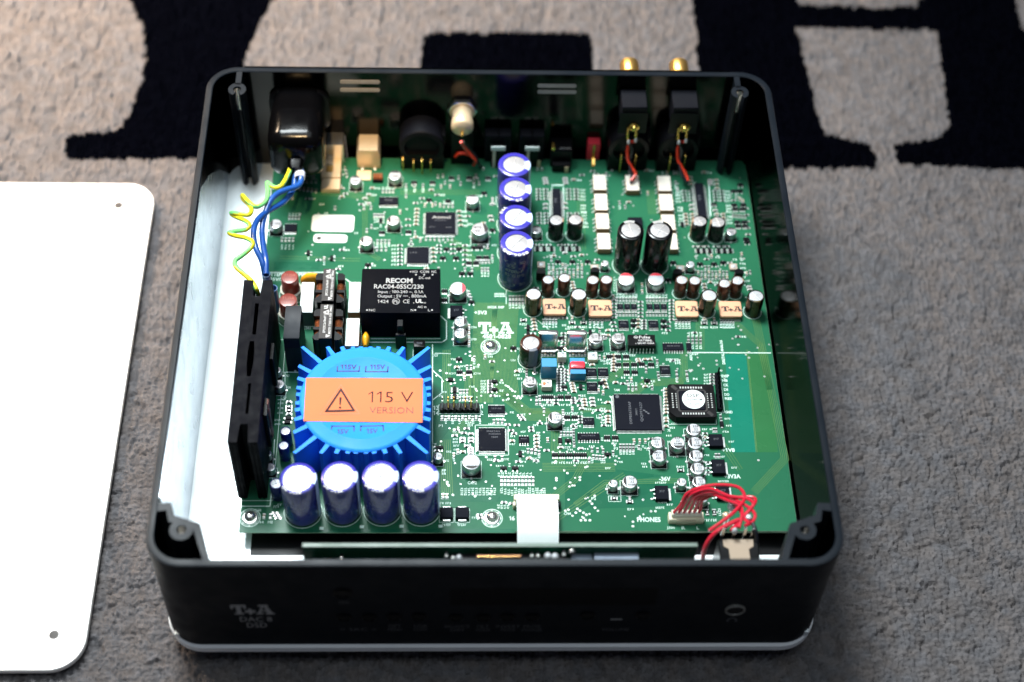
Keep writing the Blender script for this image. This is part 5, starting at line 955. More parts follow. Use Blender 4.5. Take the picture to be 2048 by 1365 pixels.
part('shell', MB().loft([[(x * (1 - .02 * k), y, z) for x, z in rrect(-4.4, 4.4, .1, 14, .8, 4)] for k, y in ((0, 5.7), (0, -2.6), (1, -3.0))]), m_steel, t); part('side_spring', MB().loft([[(4.5, 5, 12.5), (4.9, 5, 12.5), (4.9, 4.6, 12.9), (4.5, 4.6, 12.9)], [(5.6, -2, 4), (6.0, -2, 4), (6.0, -2.4, 4.3), (5.6, -2.4, 4.3)]]), m_steel, t)
a, b = P(640, 378, ZB + 3), P(683, 318, ZB + 3); t = thing('metal_shield', 'flat gold coloured metal shield under the nose of the inlet boot', 'shield', ((a[0] + b[0]) / 2, (a[1] + b[1]) / 2, ZB)); hx, hy = (b[0] - a[0]) / 2, (b[1] - a[1]) / 2; occ.append((a[0], b[0], a[1], b[1]))
part('lid', MB().box(-hx, hx, -hy + hy * .75, hy, .1, 3.2, .2), m_warm, t); part('lid', MB().box(-hx * .9, hx, -hy, -hy + hy * .72, .1, 2.7, .2), m_warm, t)
part('spring_tongue', MB().box(-hx * .5, hx * .2, hy * .1, hy * .5, 3.21, 3.5, .1), m_brass, t); part('slot', MB().box(-hx * .5, hx * .1, hy * .55, hy * .62, 3.2, 3.24), m_ink, t)
t = thing('usb_socket', 'square cream coloured metal socket at the rear, in warm light', 'socket', (-60.2, 126.3, ZB))
part('shell', MB().loft([[(x, y, z) for x, z in ((-5.6, .1), (5.6, .1), (5.8, 9.6), (4.6, 12.6), (-4.6, 12.6), (-5.8, 9.6))] for y in (5.4, -5.6)]), m_warm, t)
for x in (-3.2, 3.0): part('solder_leg', MB().lathe([(1.0, .03), (.9, .5), (.3, .9), (.05, .95)], x, -6.4, 12, cap0=False), m_tin, t)
x, y = bxy(728, 352); t = single('tinned_plate', MB().box(-3.6, 3.6, -3.2, 3.4, .05, .5, .1), m_warm, 'bright tinned plate between the cream socket and the brown coil', 'plate', (x, y, ZB)); occ.append((x - 4, x + 4, y - 3.5, y + 3.5))
x, y = bxy(756, 360); t = thing('ribbed_coil', 'small brown ribbed coil in front of the cream metal socket', 'coil', (x, y, ZB)); occ.append((x - 3, x + 3, y - 3, y + 3))
for k in range(5): part('winding', MB().box(-2.4 + k * .98, -1.55 + k * .98, -1.7, 2.0, .5, 3.2, .35), m_copper, t)
part('core', MB().box(-2.6, 2.6, -2.2, -1.7, .05, 2.0, .2), m_chip, t)
def xlr(x, z, r, label, name='round_socket', grey=m_sockgrey):
    t = thing(name, label, 'socket', (x, WY, 0), 'large black round sockets')
    part('body', MB().lathe_y([(r, -.1), (r, -11), (r - .5, -11.6), (r - 2.5, -12), (r - 3, -9.5), (.1, -9.5)], 0, z, 36, cap1=False), grey, t)
    part('foot', MB().box(-r * .95, r * .95, -11.5, -.1, ZB + .05, z - r * .45), m_black, t); part('latch', MB().box(r * .86, r * 1.05, -9, -1, z, z + 6, .3), m_black, t)
    for dx, dz, dy in (((-r * .85, 8, -12.6), (-r * .38, 7, -13.4), (0, 9.5, -14.5), (r * .38, 7, -13.4)) if grey is not m_black else ((-3.7, 12.5, -12.8), (3.7, 12.5, -12.8))):
        part('gold_pin', MB().loft([[(dx - .3, yy, zz), (dx + .3, yy, zz), (dx + .3, yy - .4, zz), (dx - .3, yy - .4, zz)] for yy, zz in ((dy, ZB + .05), (dy, ZB + dz), (dy + 1.6, ZB + dz + .6))]), m_gold, t)
    return t
xlr(-33.4, 33.5, 11.3, 'big black round socket between the cream socket and the bright barrel socket')
t = thing('barrel_socket', 'bright metal barrel socket with a red wire on its gold pin', 'socket', (-13.4, WY, 0))
part('barrel', MB().lathe_y([(6.2, -.1), (6.2, -3), (5.0, -3.4), (5.0, -9), (5.5, -9.4), (5.5, -13), (4.6, -14.2), (2.4, -15), (1.4, -15.2)], 0, 49.5, 32), m_warm, t)
part('nut', MB().lathe_y([(7.4, -.1), (7.4, -2.2), (6.6, -2.6)], 0, 49.5, 6), m_steel, t); part('pin', MB().lathe_y([(.8, -15), (.8, -17.5), (.2, -18)], 0, 48.6, 10), m_gold, t)
part('mounting_bracket', MB().box(-5.6, 5.6, -8, -.2, ZB + .1, 42, .4), m_black, t)
GOP = 'black sockets with a white shutter bar'
for x, lab, w_ in ((4.6, 'black socket with white T shaped bar next to the bright barrel socket', 6.6), (21.6, 'second black socket with white T shaped bar, behind the blue column', 6.2)):
    t = thing('optical_socket', lab, 'socket', (x, WY, 0), GOP)
    part('housing', MB().box(-w_, w_, -6.0, -.1, ZB + .05, 36.5, .5), m_sockgrey, t); part('shoulder', MB().box(-w_ * .55, w_ * .55, -9.5, -6.02, ZB + .05, 31.5, .4), m_black, t); part('roof_rib', MB().box(-.5, .5, -6, -1, 36.52, 37.4, .2), m_black, t)
    part('shutter_bar', MB().box(-3.6, 3.6, -10.4, -9.55, 30.6, 33.2, .25), m_white_pl, t); part('bar_stem', MB().box(-2.6, -1.2, -10.3, -9.55, ZB + .05, 30.6, .2), m_cream, t)
    for k, dx in enumerate((-w_ - .6, w_ - 3, w_ - .8)): part('solder_leg', MB().lathe([(.8, ZB + .04), (.65, ZB + .5), (.4, ZB + 1.6), (.1, ZB + 1.8)], dx, -11.5, 10, cap0=False), m_tin, t)
    part('gold_contact', MB().box(w_ - 3.2, w_ - 1.6, -9.9, -9.55, ZB + .1, ZB + 5, .1), m_warm, t)
t = thing('coaxial_socket', 'low black socket with a pale metal top strip beside the red plug', 'socket', (36.6, WY, 0))
part('housing', MB().box(-5.4, 5.4, -9.5, -.1, ZB + .05, 30, .5), m_black, t); part('top_strip', MB().box(-1.2, 4.6, -8.6, -7.6, 30.02, 30.6, .15), m_steel, t); part('spring', MB().lathe_y([(.9, -9.8), (.9, -6), (.5, -5.5)], -4.4, 31.5, 12), m_gold, t); part('front_block', MB().box(-4.6, 4.6, -13, -9.55, ZB + .05, 23, .4), m_black, t); part('gold_contact', MB().box(1.8, 3.6, -13.4, -13.02, ZB + .1, ZB + 4.2, .1), m_warm, t)
x0, x1, y0, y1, hh = box_px(1176, 1201.5, 266, 288, 320); cx, cy = (x0 + x1) / 2, (y0 + y1) / 2; hx, hy = (x1 - x0) / 2, (y1 - y0) / 2; t = thing('red_plug', 'upright red plug with a gold contact down its front', 'plug', (cx, cy, ZB)); occ.append((x0, x1, y0, y1))
part('body', MB().box(-hx, hx, -hy, hy, .1, hh, .5), m_red, t); part('gold_contact', MB().box(-.5, .7, -hy - .4, -hy - .01, 1, hh - .6, .1), m_gold, t); part('contact_foot', MB().loft([[(a - .7, -hy - .4 - d, z), (a + .7, -hy - .4 - d, z), (a + .7, -hy - .4 - d, z + .5), (a - .7, -hy - .4 - d, z + .5)] for a, d, z in ((.2, 0, 1.5), (.2, 1.4, 1.2), (.1, 3.2, .1), (-.2, 4.6, .05))]), m_gold, t)
part('cap', MB().box(-hx * .5, hx * .5, hy * .2, hy * .8, hh + .01, hh + .5, .15), mat('pink_top', (.72, .35, .35), .4), t)
GRC = 'phono sockets with black cubes and gold knobs'
def twisted(u0, v0, pts, lab, n=34):
    t = thing('twisted_wires', lab, 'wires', tuple(pts[0]), 'twisted red and black wire pairs')
    pts = [np.array(p, float) for p in pts]; o = pts[0]; seg = np.linspace(0, len(pts) - 1, n); pa, pb = [], []
    for i, s_ in enumerate(seg):
        k = min(int(s_), len(pts) - 2); f = s_ - k; c = pts[k] * (1 - f) + pts[k + 1] * f; a = s_ * 1.25 + .4; e = .95 + .9 * math.exp(-s_ * 1.5)
        pa.append(c - o + np.array((e * math.cos(a), .4 * e * math.sin(a), .4 * e * math.sin(a)))); pb.append(c - o - np.array((e * math.cos(a), .4 * e * math.sin(a), .4 * e * math.sin(a))))
    part('red_strand', MB().tube(pa, .82, 8, 1), m_wred2, t); part('black_strand', MB().tube(pb, .78, 8, 1), m_wblack, t)
    for q in (pa[0], pb[0]): part('solder_joint', MB().lathe([(.2, -1.4), (.8, -.9), (.9, .2), (.5, 1.3), (.1, 1.6)], q[0], q[1], 10).put(MB(), 0, 0, 0) if False else MB().put(MB().lathe([(.2, -1.4), (.8, -.9), (.9, .2), (.5, 1.3), (.1, 1.6)], 0, 0, 10, cap0=False, cap1=False), q[0], q[1], q[2] + .6), m_white_pl if False else m_canbright, t)
for x, un, lab in ((69.8, 1262, 'black cube phono socket with gold knob, the one nearer the red plug'), (94.6, 1362, 'black cube phono socket with gold knob, the one nearer the case corner')):
    t = thing('phono_socket', lab, 'socket', (x, WY, 0), GRC)
    part('insulator', MB().box(-6.3, 6.3, -12.8, -.1, 52, 64, .5), m_sockgrey, t); part('backing_plate', MB().box(-7, 7, -13.4, -12.82, 47, 61, .3), m_black, t)
    kn = part('knob', MB().lathe_y([(4.2, 3.3), (4.2, 6), (5.0, 6.4), (5.0, 12), (4.4, 16), (4.7, 16.4), (4.7, 24), (3.6, 24.6), (2.5, 24.6), (2.5, 20)], 0, 57.5, 28, cap1=False), m_brass, t)
    for k in range(14):
        a = 2 * math.pi * k / 14; part('knurl', MB().put(MB().box(-.25, .25, 7, 11.5, -.2, .2), 5.05 * math.cos(a), 0, 57.5 + 5.05 * math.sin(a)), m_brass, kn)
    part('gold_nut', MB().lathe_y([(2.7, -12.85 - .55), (2.7, -14.0), (1.7, -14.4), (1.3, -15.4), (.1, -15.4)], .6, 51.5, 20, cap1=False), m_gold, t)
    for dx in (-2.4, 1.6): part('solder_tag', MB().loft([[(dx - .5 + s_, yy, zz), (dx + .5 + s_, yy, zz), (dx + .5 + s_, yy - .35, zz), (dx - .5 + s_, yy - .35, zz)] for s_, yy, zz in ((0, -14.8, 52.5), (0, -15.6, 49), (.3, -15.9, 45.5))]), m_gold, t)
    xlr(x, 33.0, 10.4, 'black round socket on the board under the phono socket nearer the ' + ('red plug' if un == 1262 else 'case corner'), grey=m_black)
    pk = [(x + .2, 115.2, 44.0)] + [tuple(P(un + du, v, z)) for du, v, z in ((-2, 288, 38.5), (-3, 302, 34.5), (-4, 318, 30), (0, 335, 27), (6, 350, 25), (14 if un != 1262 else 0, 364, 23.2))]
    twisted(un, 262, pk, 'twisted red and black wires hanging from the phono socket nearer the ' + ('red plug' if un == 1262 else 'case corner'))
g = MB(); t = thing('twisted_wires', 'short red and black wires from the bright barrel socket down to the board', 'wires', (-13, 114, 40))
w1 = [PY(922, 284, 114.2), P(933, 300, 35), P(943, 312, 31), P(951, 322, 27), P(948, 330, 22)]; part('red_strand', MB().tube([p - np.array((-13, 114, 40)) for p in w1], .85, 8, 4), m_wred2, t)
w2 = [P(911, 314, 24), P(916, 308, 26.5), P(928, 307, 27), P(938, 310, 25.5)]; part('red_strand', MB().tube([p - np.array((-13, 114, 40)) for p in w2], .8, 8, 4), m_wred2, t)
w3 = [PY(926, 283, 114.8), P(938, 298, 34), P(950, 310, 29), P(956, 326, 24), P(962, 333, 19)]; part('black_strand', MB().tube([p - np.array((-13, 114, 40)) for p in w3], .8, 8, 4), m_wblack, t)
for u, v in ((912, 318), (934, 318)):
    p = P(u, v, 21); part('terminal', MB().lathe([(.5, ZB - p[2]), (.5, 2), (.8, 3), (.3, 4)], p[0] + 13, p[1] - 114, 10).put(MB()) if False else MB().put(MB().lathe([(.5, ZB), (.5, 22), (.8, 23), (.3, 24.5)], 0, 0, 10, cap0=False), p[0] + 13, p[1] - 114, -40), m_tin, t)

# ------------------------------------------------------------------ mains wires
def wire(name, pts, r, mats, label, cat='wire', group=None, stripe=None, n=10, sub=5, extra=None):
    o = np.array(pts[0], float); q = [np.array(p, float) - o for p in pts]
    t = thing(name, label, cat, tuple(o), group); part('insulation', MB().tube(q, r, n, sub, stripe), mats, t); return t, o
zz = lambda i, n, a, b: a + (b - a) * i / (n - 1)
ygp = [(588, 316), (577, 347), (565, 369), (553, 375.5), (541, 371), (534.5, 366), (536, 383), (532, 402), (517, 413.5), (506, 412), (494, 401), (485, 391), (487, 399), (498, 410), (503, 421), (497, 430), (476, 428), (462.5, 427), (472, 434), (490, 441.5), (499, 451), (491, 460), (475, 462), (458.5, 466), (472, 472), (491, 476), (505, 485), (501, 497), (485, 511), (470.5, 521.5), (472, 534), (487, 548), (503, 562.5), (512, 577), (517, 592)]
amp = [0, 0, 1.2, .5, -1, -2, 0, 1, 1.5, 2.5, 1.5, -1.5, -2.5, -1, 1, 2.5, 1, -2.5, -2, 1.5, 3, 2, -1, -2.5, -1, 1.5, 2.5, 2, 0, -1, 0, 0, 0, 0, 0]
wire('earth_wire', [P(u, v, zz(i, len(ygp), 47, 61) + amp[i]) for i, (u, v) in enumerate(ygp[:-1])] + [P(517, 592, 54)], 1.08, [m_wgreen, m_wyellow], 'coiled green and yellow earth wire running from the inlet boot to the heat sink', stripe=.32, n=12)
GBW = 'twisted blue mains wires'
b1 = [(601, 334), (602, 352), (601, 366), (592, 374), (575, 379), (554, 388.5), (538, 407), (527, 440), (524, 464), (527, 495), (532, 521), (532, 549)]; z1 = [46.5, 46, 45.5, 47, 48, 49, 49, 47, 46, 46, 46, 44]
b2 = [(595, 333), (590, 358), (585, 383), (566, 405), (544, 418), (523, 432), (511, 448), (507, 470), (512, 497), (522, 518), (527, 535), (531, 558)]; z2 = [45.5, 44, 43, 44, 46, 49, 50, 50, 49, 47, 45, 40]
wire('blue_wire', [P(u, v, z) for (u, v), z in zip(b1, z1)], 1.38, m_wblue, 'blue mains wire with a loop at the boot, passing over its twin', group=GBW, n=12)
wire('blue_wire', [P(u, v, z) for (u, v), z in zip(b2, z2)], 1.38, m_wblue, 'blue mains wire bowed out toward the coiled earth wire', group=GBW, n=12)
GTB = 'blue wire terminals behind the heat sink'
for u, v, lab, vb in ((532, 549, 'blue insulated terminal where the twisted wires end', 575), (546, 578, 'short blue insulated terminal beside the heat sink, next to the red fuses', 602)):
    p = P(u, v, 43); q = B(u + 14, vb + 22); t = thing('insulated_terminal', lab, 'terminal', (p[0], p[1], 0), GTB); d = np.array((q[0] - p[0], q[1] - p[1]))
    part('sleeve', MB().lathe([(1.3, ZB + 8), (1.9, 30), (2.0, 43.5), (1.7, 43.5), (1.6, 40)], 0, 0, 18, cap1=False), mat('blue_sleeve', (.03, .12, .30), .35) if 'blue_sleeve' not in bpy.data.materials else bpy.data.materials['blue_sleeve'], t)
    part('sleeve_lip', MB().lathe([(2.02, 42.9), (2.15, 43.3), (2.02, 43.7)], 0, 0, 18, cap0=False, cap1=False), m_stripe, t); part('tab', MB().box(-.4, .4, -1.6, 1.6, ZB + .02, ZB + 8), m_tin, t)

# ------------------------------------------------------------------ ribbon, display board, headphone wiring
path = [(-75.5, 19.5), (-76.0, 22.6), (-77.5, 24.2), (-80, 24.9), (-84, 25.0), (-88, 24.2), (-91.5, 22.2), (-94.5, 19.0), (-97.5, 15.2), (-101, 12.0), (-106, 10.3), (-113.5, 10.0)]
t = thing('ribbon_cable', 'wide white flat ribbon cable bending over the front edge of the board', 'ribbon cable', (18.8, -70, 0))
p2 = []
for i in range(len(path) - 1):
    for f in (0, .5): p2.append((path[i][0] * (1 - f) + path[i + 1][0] * f, path[i][1] * (1 - f) + path[i + 1][1] * f))
p2.append(path[-1]); g = MB()
rr_ = []
for i, (y, z) in enumerate(p2):
    w_ = 8.8; rr_.append([(-w_ + i * .006, y + 70, z), (w_ + i * .006, y + 70, z), (w_ + i * .006, y + 70 + .1, z + .28), (-w_ + i * .006, y + 70 + .1, z + .28)])
g.loft(rr_); part('film', g, m_ribbon, t, ang=50)
a = bxy(1028, 1006); part('connector_body', MB().box(-9.8, 9.8, -5.3, -2.4, ZB + .05, 22.0, .3), m_ivory, t); part('latch', MB().box(-10.3, -9.0, -7.7, -5.4, ZB + .05, 21.0, .3), m_ivory, t); part('latch', MB().box(9.0, 10.3, -7.7, -5.4, ZB + .05, 21.0, .3), m_sockgrey, t)
for k in range(4): part('stiffener', MB().box(-8.7 + k * 4.4, -4.5 + k * 4.4, -45.4, -43.55, 9.2 + .01 * k, 9.9), m_ribbon, t)
t = thing('display_board', 'narrow green board standing upright behind the front panel', 'circuit board', (1.8, -118, 0))
part('laminate', MB().box(-78, 78, -.8, .8, ZF + 1, 59.0), mat('board_edge_grey', (.12, .17, .14), .5), t)
part('mask', MB().box(-77.9, 77.9, -.86, -.81, ZF + 1, 58.8), m_dark_green, t)
part('display_frame', MB().box(-20, 26, -9, -.9, 25, 54.0, .6), m_black, t); part('display_frame', MB().box(-75, -24, -8, -.9, 20, 50.0, .6), m_black, t)
fx_ = part('flex_tail', MB().box(-9.5, 8.0, -3.4, -2.9, 40, 55.8), mat('amber_flex', (.40, .12, .03), .4), t); 
for k in range(14): part('contact', MB().box(-9.2 + k * 1.22, -8.5 + k * 1.22, -3.6, -3.41, 54.2, 56.0), m_gold, fx_)
for u, v, r, m in ((893, 1112, .7, m_tin), (906, 1116, .9, m_tin), (918, 1115, 1.25, m_canbright), (1064, 1112, .8, m_tin), (1076, 1112, .8, m_tin), (1096, 1112, 1.5, m_canbright), (1110, 1113, 1.5, m_canbright), (1128, 1109, .8, m_tin), (1144, 1103, 1.3, m_steel), (683, 1117, 1.0, m_steel)):
    p = PY(u, v, -121.5); part('solder_joint', MB().put(MB().lathe([(r, 0), (r * .9, r * .5), (r * .5, r * .9), (.02, r)], 0, 0, 14, cap0=False), p[0] - 1.8, -3.5, p[2] - .4), m, t); part('bracket', MB().box(p[0] - 1.8 - .4, p[0] - 1.8 + .4, -3.9, -.85, p[2] - 2, p[2] - .45), m_black, t)
part('shield', MB().box(37, 55, -7, -.9, 30, 54.5, .4), mat('grey_steel_shield', (.16, .19, .24), .35, .6), t); part('shield', MB().box(28, 36.5, -5, -.9, 30, 53.5, .4), bpy.data.materials['grey_steel_shield'], t)
for x in (-70, 0, 60): part('standoff', MB().box(x - 2, x + 2, -1.4, 1.4, ZF + .01, ZF + 1), m_steel, t)
JT = 42.5
t = thing('headphone_jack', 'black headphone jack with a tan plate on top, at the front wall', 'jack', (99.5, -118, 0))
part('body', MB().box(-8.2, 8.2, -13.6, 12.2, 27, JT, .5), m_black, t)
part('top_plate', MB().poly([(-6.2, 11.4), (-6.2, 8.2), (-4.2, 7.0), (-3.8, -13), (4.2, -13), (4.0, 7.0), (6.0, 8.2), (6.2, 11.4)], JT + .02, JT + .4), m_tanplate, t)
part('support', MB().box(-3, 3, -8, 8, ZF + .01, 27), m_black, t)
for dx in (-6.4, -1.8, 2.6, 5.8): part('terminal', MB().loft([[(dx - .55, y, z), (dx + .55, y, z), (dx + .55, y - .4, z), (dx - .55, y - .4, z)] for y, z in ((12.6, 36), (13.0, 44), (13.4, 48.5))]), m_steel, t)
part('solder_blob', MB().put(MB().lathe([(.3, -1.6), (1.1, -.8), (1.3, .3), (.8, 1.4), (.05, 1.8)], 0, 0, 14, cap0=False), -1.8, 13, 47), m_canbright, t)
x0, x1, y0, y1, hh = box_px(1339, 1410, 1020, 1033, 1047); cx, cy = (x0 + x1) / 2, (y0 + y1) / 2; hx, hy = (x1 - x0) / 2, max((y1 - y0) / 2, 2)
t = thing('wire_plug', 'ivory plug holding six red wires, beside the PHONES print', 'plug', (cx, cy, ZB)); occ.append((x0 - 1, x1 + 1, y0 - 1, y1 + 3))
part('housing', MB().box(-hx, hx, -hy, hy, .1, hh * .62, .3), m_ivory, t); part('front_bar', MB().box(-hx * .55, hx * .55, -hy - .5, -hy, .1, hh * .55, .2), mat('grey_ivory', (.38, .35, .25), .45), t); part('crimp_block', MB().box(-hx * .86, hx * .86, -hy * .4, hy * .9, hh * .62, hh, .2), m_cream, t)
for k in range(6): part('crimp_wafer', MB().box(-hx * .72 + k * hx * .285 + .35, -hx * .72 + k * hx * .285 + .75, -hy * .3, hy * .8, hh + .01, hh + 1.4, .1), m_white_pl, t)
ends = [(1418, 1062, 46), (1462, 1062, 47), (1468, 1058, 47), (1478, 1056, 47), (1490, 1052, 47), (1500, 1046, 47)]
mids = [[(1362, 1010, 30), (1374, 988, 36), (1402, 975, 40), (1440, 970, 42), (1474, 974, 43), (1488, 988, 44), (1486, 1004, 45), (1462, 1030, 46)],
        [(1370, 1006, 30), (1384, 988, 37), (1420, 978, 41), (1456, 992, 43), (1494, 998, 45), (1507, 1008, 46), (1500, 1020, 46), (1480, 1042, 46)],
        [(1378, 1008, 30), (1390, 992, 36), (1424, 984, 40), (1462, 995, 43), (1500, 994, 44), (1511, 1000, 45), (1506, 1012, 46), (1486, 1034, 46)],
        [(1386, 1010, 29), (1394, 996, 34), (1420, 988, 38), (1452, 1000, 42), (1480, 1012, 44), (1484, 1030, 46)],
        [(1394, 1012, 28), (1400, 998, 33), (1430, 986, 38), (1466, 998, 42), (1498, 1016, 45), (1510, 1030, 46), (1505, 1044, 46)],
        [(1402, 1014, 27), (1406, 1000, 32), (1432, 990, 36), (1460, 1002, 40), (1478, 1018, 43), (1490, 1040, 46)]]
GRW = 'red headphone wires between the ivory plug and the jack'
for k in range(6):
    p0 = np.array((cx - hx * .72 + k * hx * .285, cy + .2, ZB + hh + .3)); pts = [p0] + [P(*m_) for m_ in mids[k]] + [P(*ends[k])]
    wire('red_wire', pts, .72, m_wred, 'dark red wire ' + ('arching highest from the end of the plug nearest the PHONES print', 'in the outer bundle, second from the PHONES print', 'in the outer bundle swinging widest toward the case wall', 'in the middle of the bundle dropping straight to the jack', 'making the low loop beside the jack', 'from the plug end nearest the case wall')[k], 'wire', GRW, n=8, sub=5)
wire('red_wire', [P(1478, 1040, 47), P(1452, 1052, 47), P(1430, 1066, 46), P(1415, 1085, 42), P(1408, 1104, 36), P(1405, 1120, 30)], .95, m_wred, 'thicker red wire curving down behind the front wall beside the jack', n=8)
wire('black_wire', [P(1505, 1046, 47), P(1511, 1062, 46), P(1514, 1085, 42), P(1513, 1105, 36), P(1510, 1125, 28)], .85, m_wblack, 'black wire dropping beside the headphone jack', n=8)
GBL = 'bright solder tags of the headphone wires'
for u, v, z, r, lab in ((1464, 1012, 38, 2.0, 'bright solder tag under the red loops'), (1452, 1032, 34, 1.6, 'paler ring tag nearest the ivory plug'), (1497, 1037, 46, 1.5, 'white solder tag where the black wire starts')):
    p = P(u, v, z); t = thing('solder_tag', lab, 'solder tag', (p[0], p[1], z), GBL); part('tag', MB().put(MB().lathe([(r * .3, -r * 1.6), (r * .8, -r), (r, 0), (r * .7, r), (.05, r * 1.3)], 0, 0, 16, cap0=False), rot=.4), m_warm if z == 34 else m_canbright, t); part('post', MB().box(-.4, .4, -.4, .4, ZB - z + .05, -r * 1.5), m_steel, t)

# ------------------------------------------------------------------ readable board print
for s, u, v, wpx, hpx, b in (('4501-0828', 993.5, 677, 57, 8, .03), ('+3V3', 961, 629, 25, 7, .03), ('MCLK DSP', 992, 617, 33, 4.5, .03), ('13', 872, 820, 12, 8, .02), ('14', 872, 830.5, 12, 8, .02), ('1', 963.5, 817, 5, 8, .02), ('2', 963, 830, 7, 8, .02), ('P1', 881.5, 854.5, 8, 5, .01), ('P2', 1187.5, 1000, 9, 5, .02), ('P3', 1232, 900, 8, 5, .01), ('P4', 1391, 761, 9, 5, .01),
                           ('+1V8', 1457, 904, 26, 7, .03), ('+3V3A', 1465, 957, 33, 8, .03), ('-36V', 1330, 962, 23, 8, .03), ('PHONES', 1298, 1044, 47, 9, .03), ('DSP', 1451, 755, 15, 5, .03), ('MB', 1450, 764, 11, 5, .03), ('CK', 1452, 773, 10, 5, .03), ('DI', 1452, 782, 8, 5, .03), ('DO', 1454, 792, 10, 5, .03), ('RES', 1457, 800, 14, 5, .03), ('GND', 1458, 827, 15, 5, .03), ('J1', 1444, 827, 6, 5, .01),
                           ('144', 1234, 783, 11, 5, .02), ('1', 1220, 797, 3, 5, .02), ('75', 1338, 864, 6, 5, .02), ('16', 1024, 1041, 11, 8, .03), ('C412', 944.5, 969, 18, 6, .02), ('C103', 613.5, 659, 15, 5, .02), ('L/R', 1199, 837, 12, 7, .02), ('D', 1188, 825, 6, 6, .02), ('CLK', 1206, 822, 13, 6, .02), ('ATTENTION! MAINS', 580, 552.5, 94, 8, .03), ('115V/230V', 560, 562, 50, 6, .02), ('R322', 1047, 651, 15, 4.5, .01), ('R433', 1143, 657, 15, 4.5, .01), ('R401', 1166, 657, 15, 4.5, .01), ('R403', 1408.5, 657.5, 15, 4.5, .01), ('R319', 1428.5, 657.5, 15, 4.5, .01),
                           ('C253', 1026, 722.5, 10, 3.5, .01), ('T108', 907, 721, 12, 3.8, .01), ('IC117', 905, 749.5, 14, 3.8, .01), ('IC114', 954, 749.5, 14, 3.8, .01), ('R115', 952.5, 736, 12, 3.8, .01), ('R127', 870, 713.5, 12, 4.5, .01), ('C734', 947, 657, 12, 4, .01), ('C730', 947, 681, 12, 4, .01), ('C707', 573, 754, 12, 4, .01), ('C728', 575, 777.5, 12, 4, .01), ('C727', 567, 798, 12, 4, .01), ('R109', 561, 809, 11, 3.5, .01), ('R108', 561, 818.5, 11, 3.5, .01), ('C105', 560, 828, 11, 3.5, .01), ('D104', 555, 842, 11, 3.5, .01), ('D105', 555, 850.5, 11, 3.5, .01), ('IC644', 1325, 1007, 18, 4.5, .01), ('R', 1367, 1059, 7, 6, .02), ('L', 1396, 1059, 5, 6, .02), ('J300', 1342, 1058, 16, 4.5, .01), ('R619', 1361, 936, 16, 4, .01), ('C644', 515, 1024, 14, 6, .02), ('C416', 1204, 1032 - 0, 16, 5, .02) if False else ('CN4', 1135, 1030, 14, 5, .02)):
    lettering(s, u, v, wpx, hpx, 0, bold=b)
a, b = bxy(957, 667.5), bxy(1027.5, 667.5); c = bxy(990, 645); lh = (b[0] - a[0]) / 3.26
g = MB(); L_ = logo(1); g.add([(x * lh, y * (c[1] - a[1]), 0) for x, y, z in L_.v], L_.f); part('logo', g, m_silk, board, ((a[0] + b[0]) / 2, a[1], ZS))
for s, u0, u1, v0, v1 in (('ANALOG', 1442, 1447, 704, 681), ('DIGITAL', 1445, 1450.5, 729, 707), ('ADC', 1380, 1385, 722, 708)):
    p, q = bxy(u1, v0), bxy((u0 + u1) / 2 , v1); wd = bxy(u1, v0)[0] - bxy(u0, v0)[0]; part('lettering', MB().put(text_fit(s, q[1] - p[1], wd, .03), rot=math.pi / 2), m_silk, board, (p[0], (p[1] + q[1]) / 2, ZS))

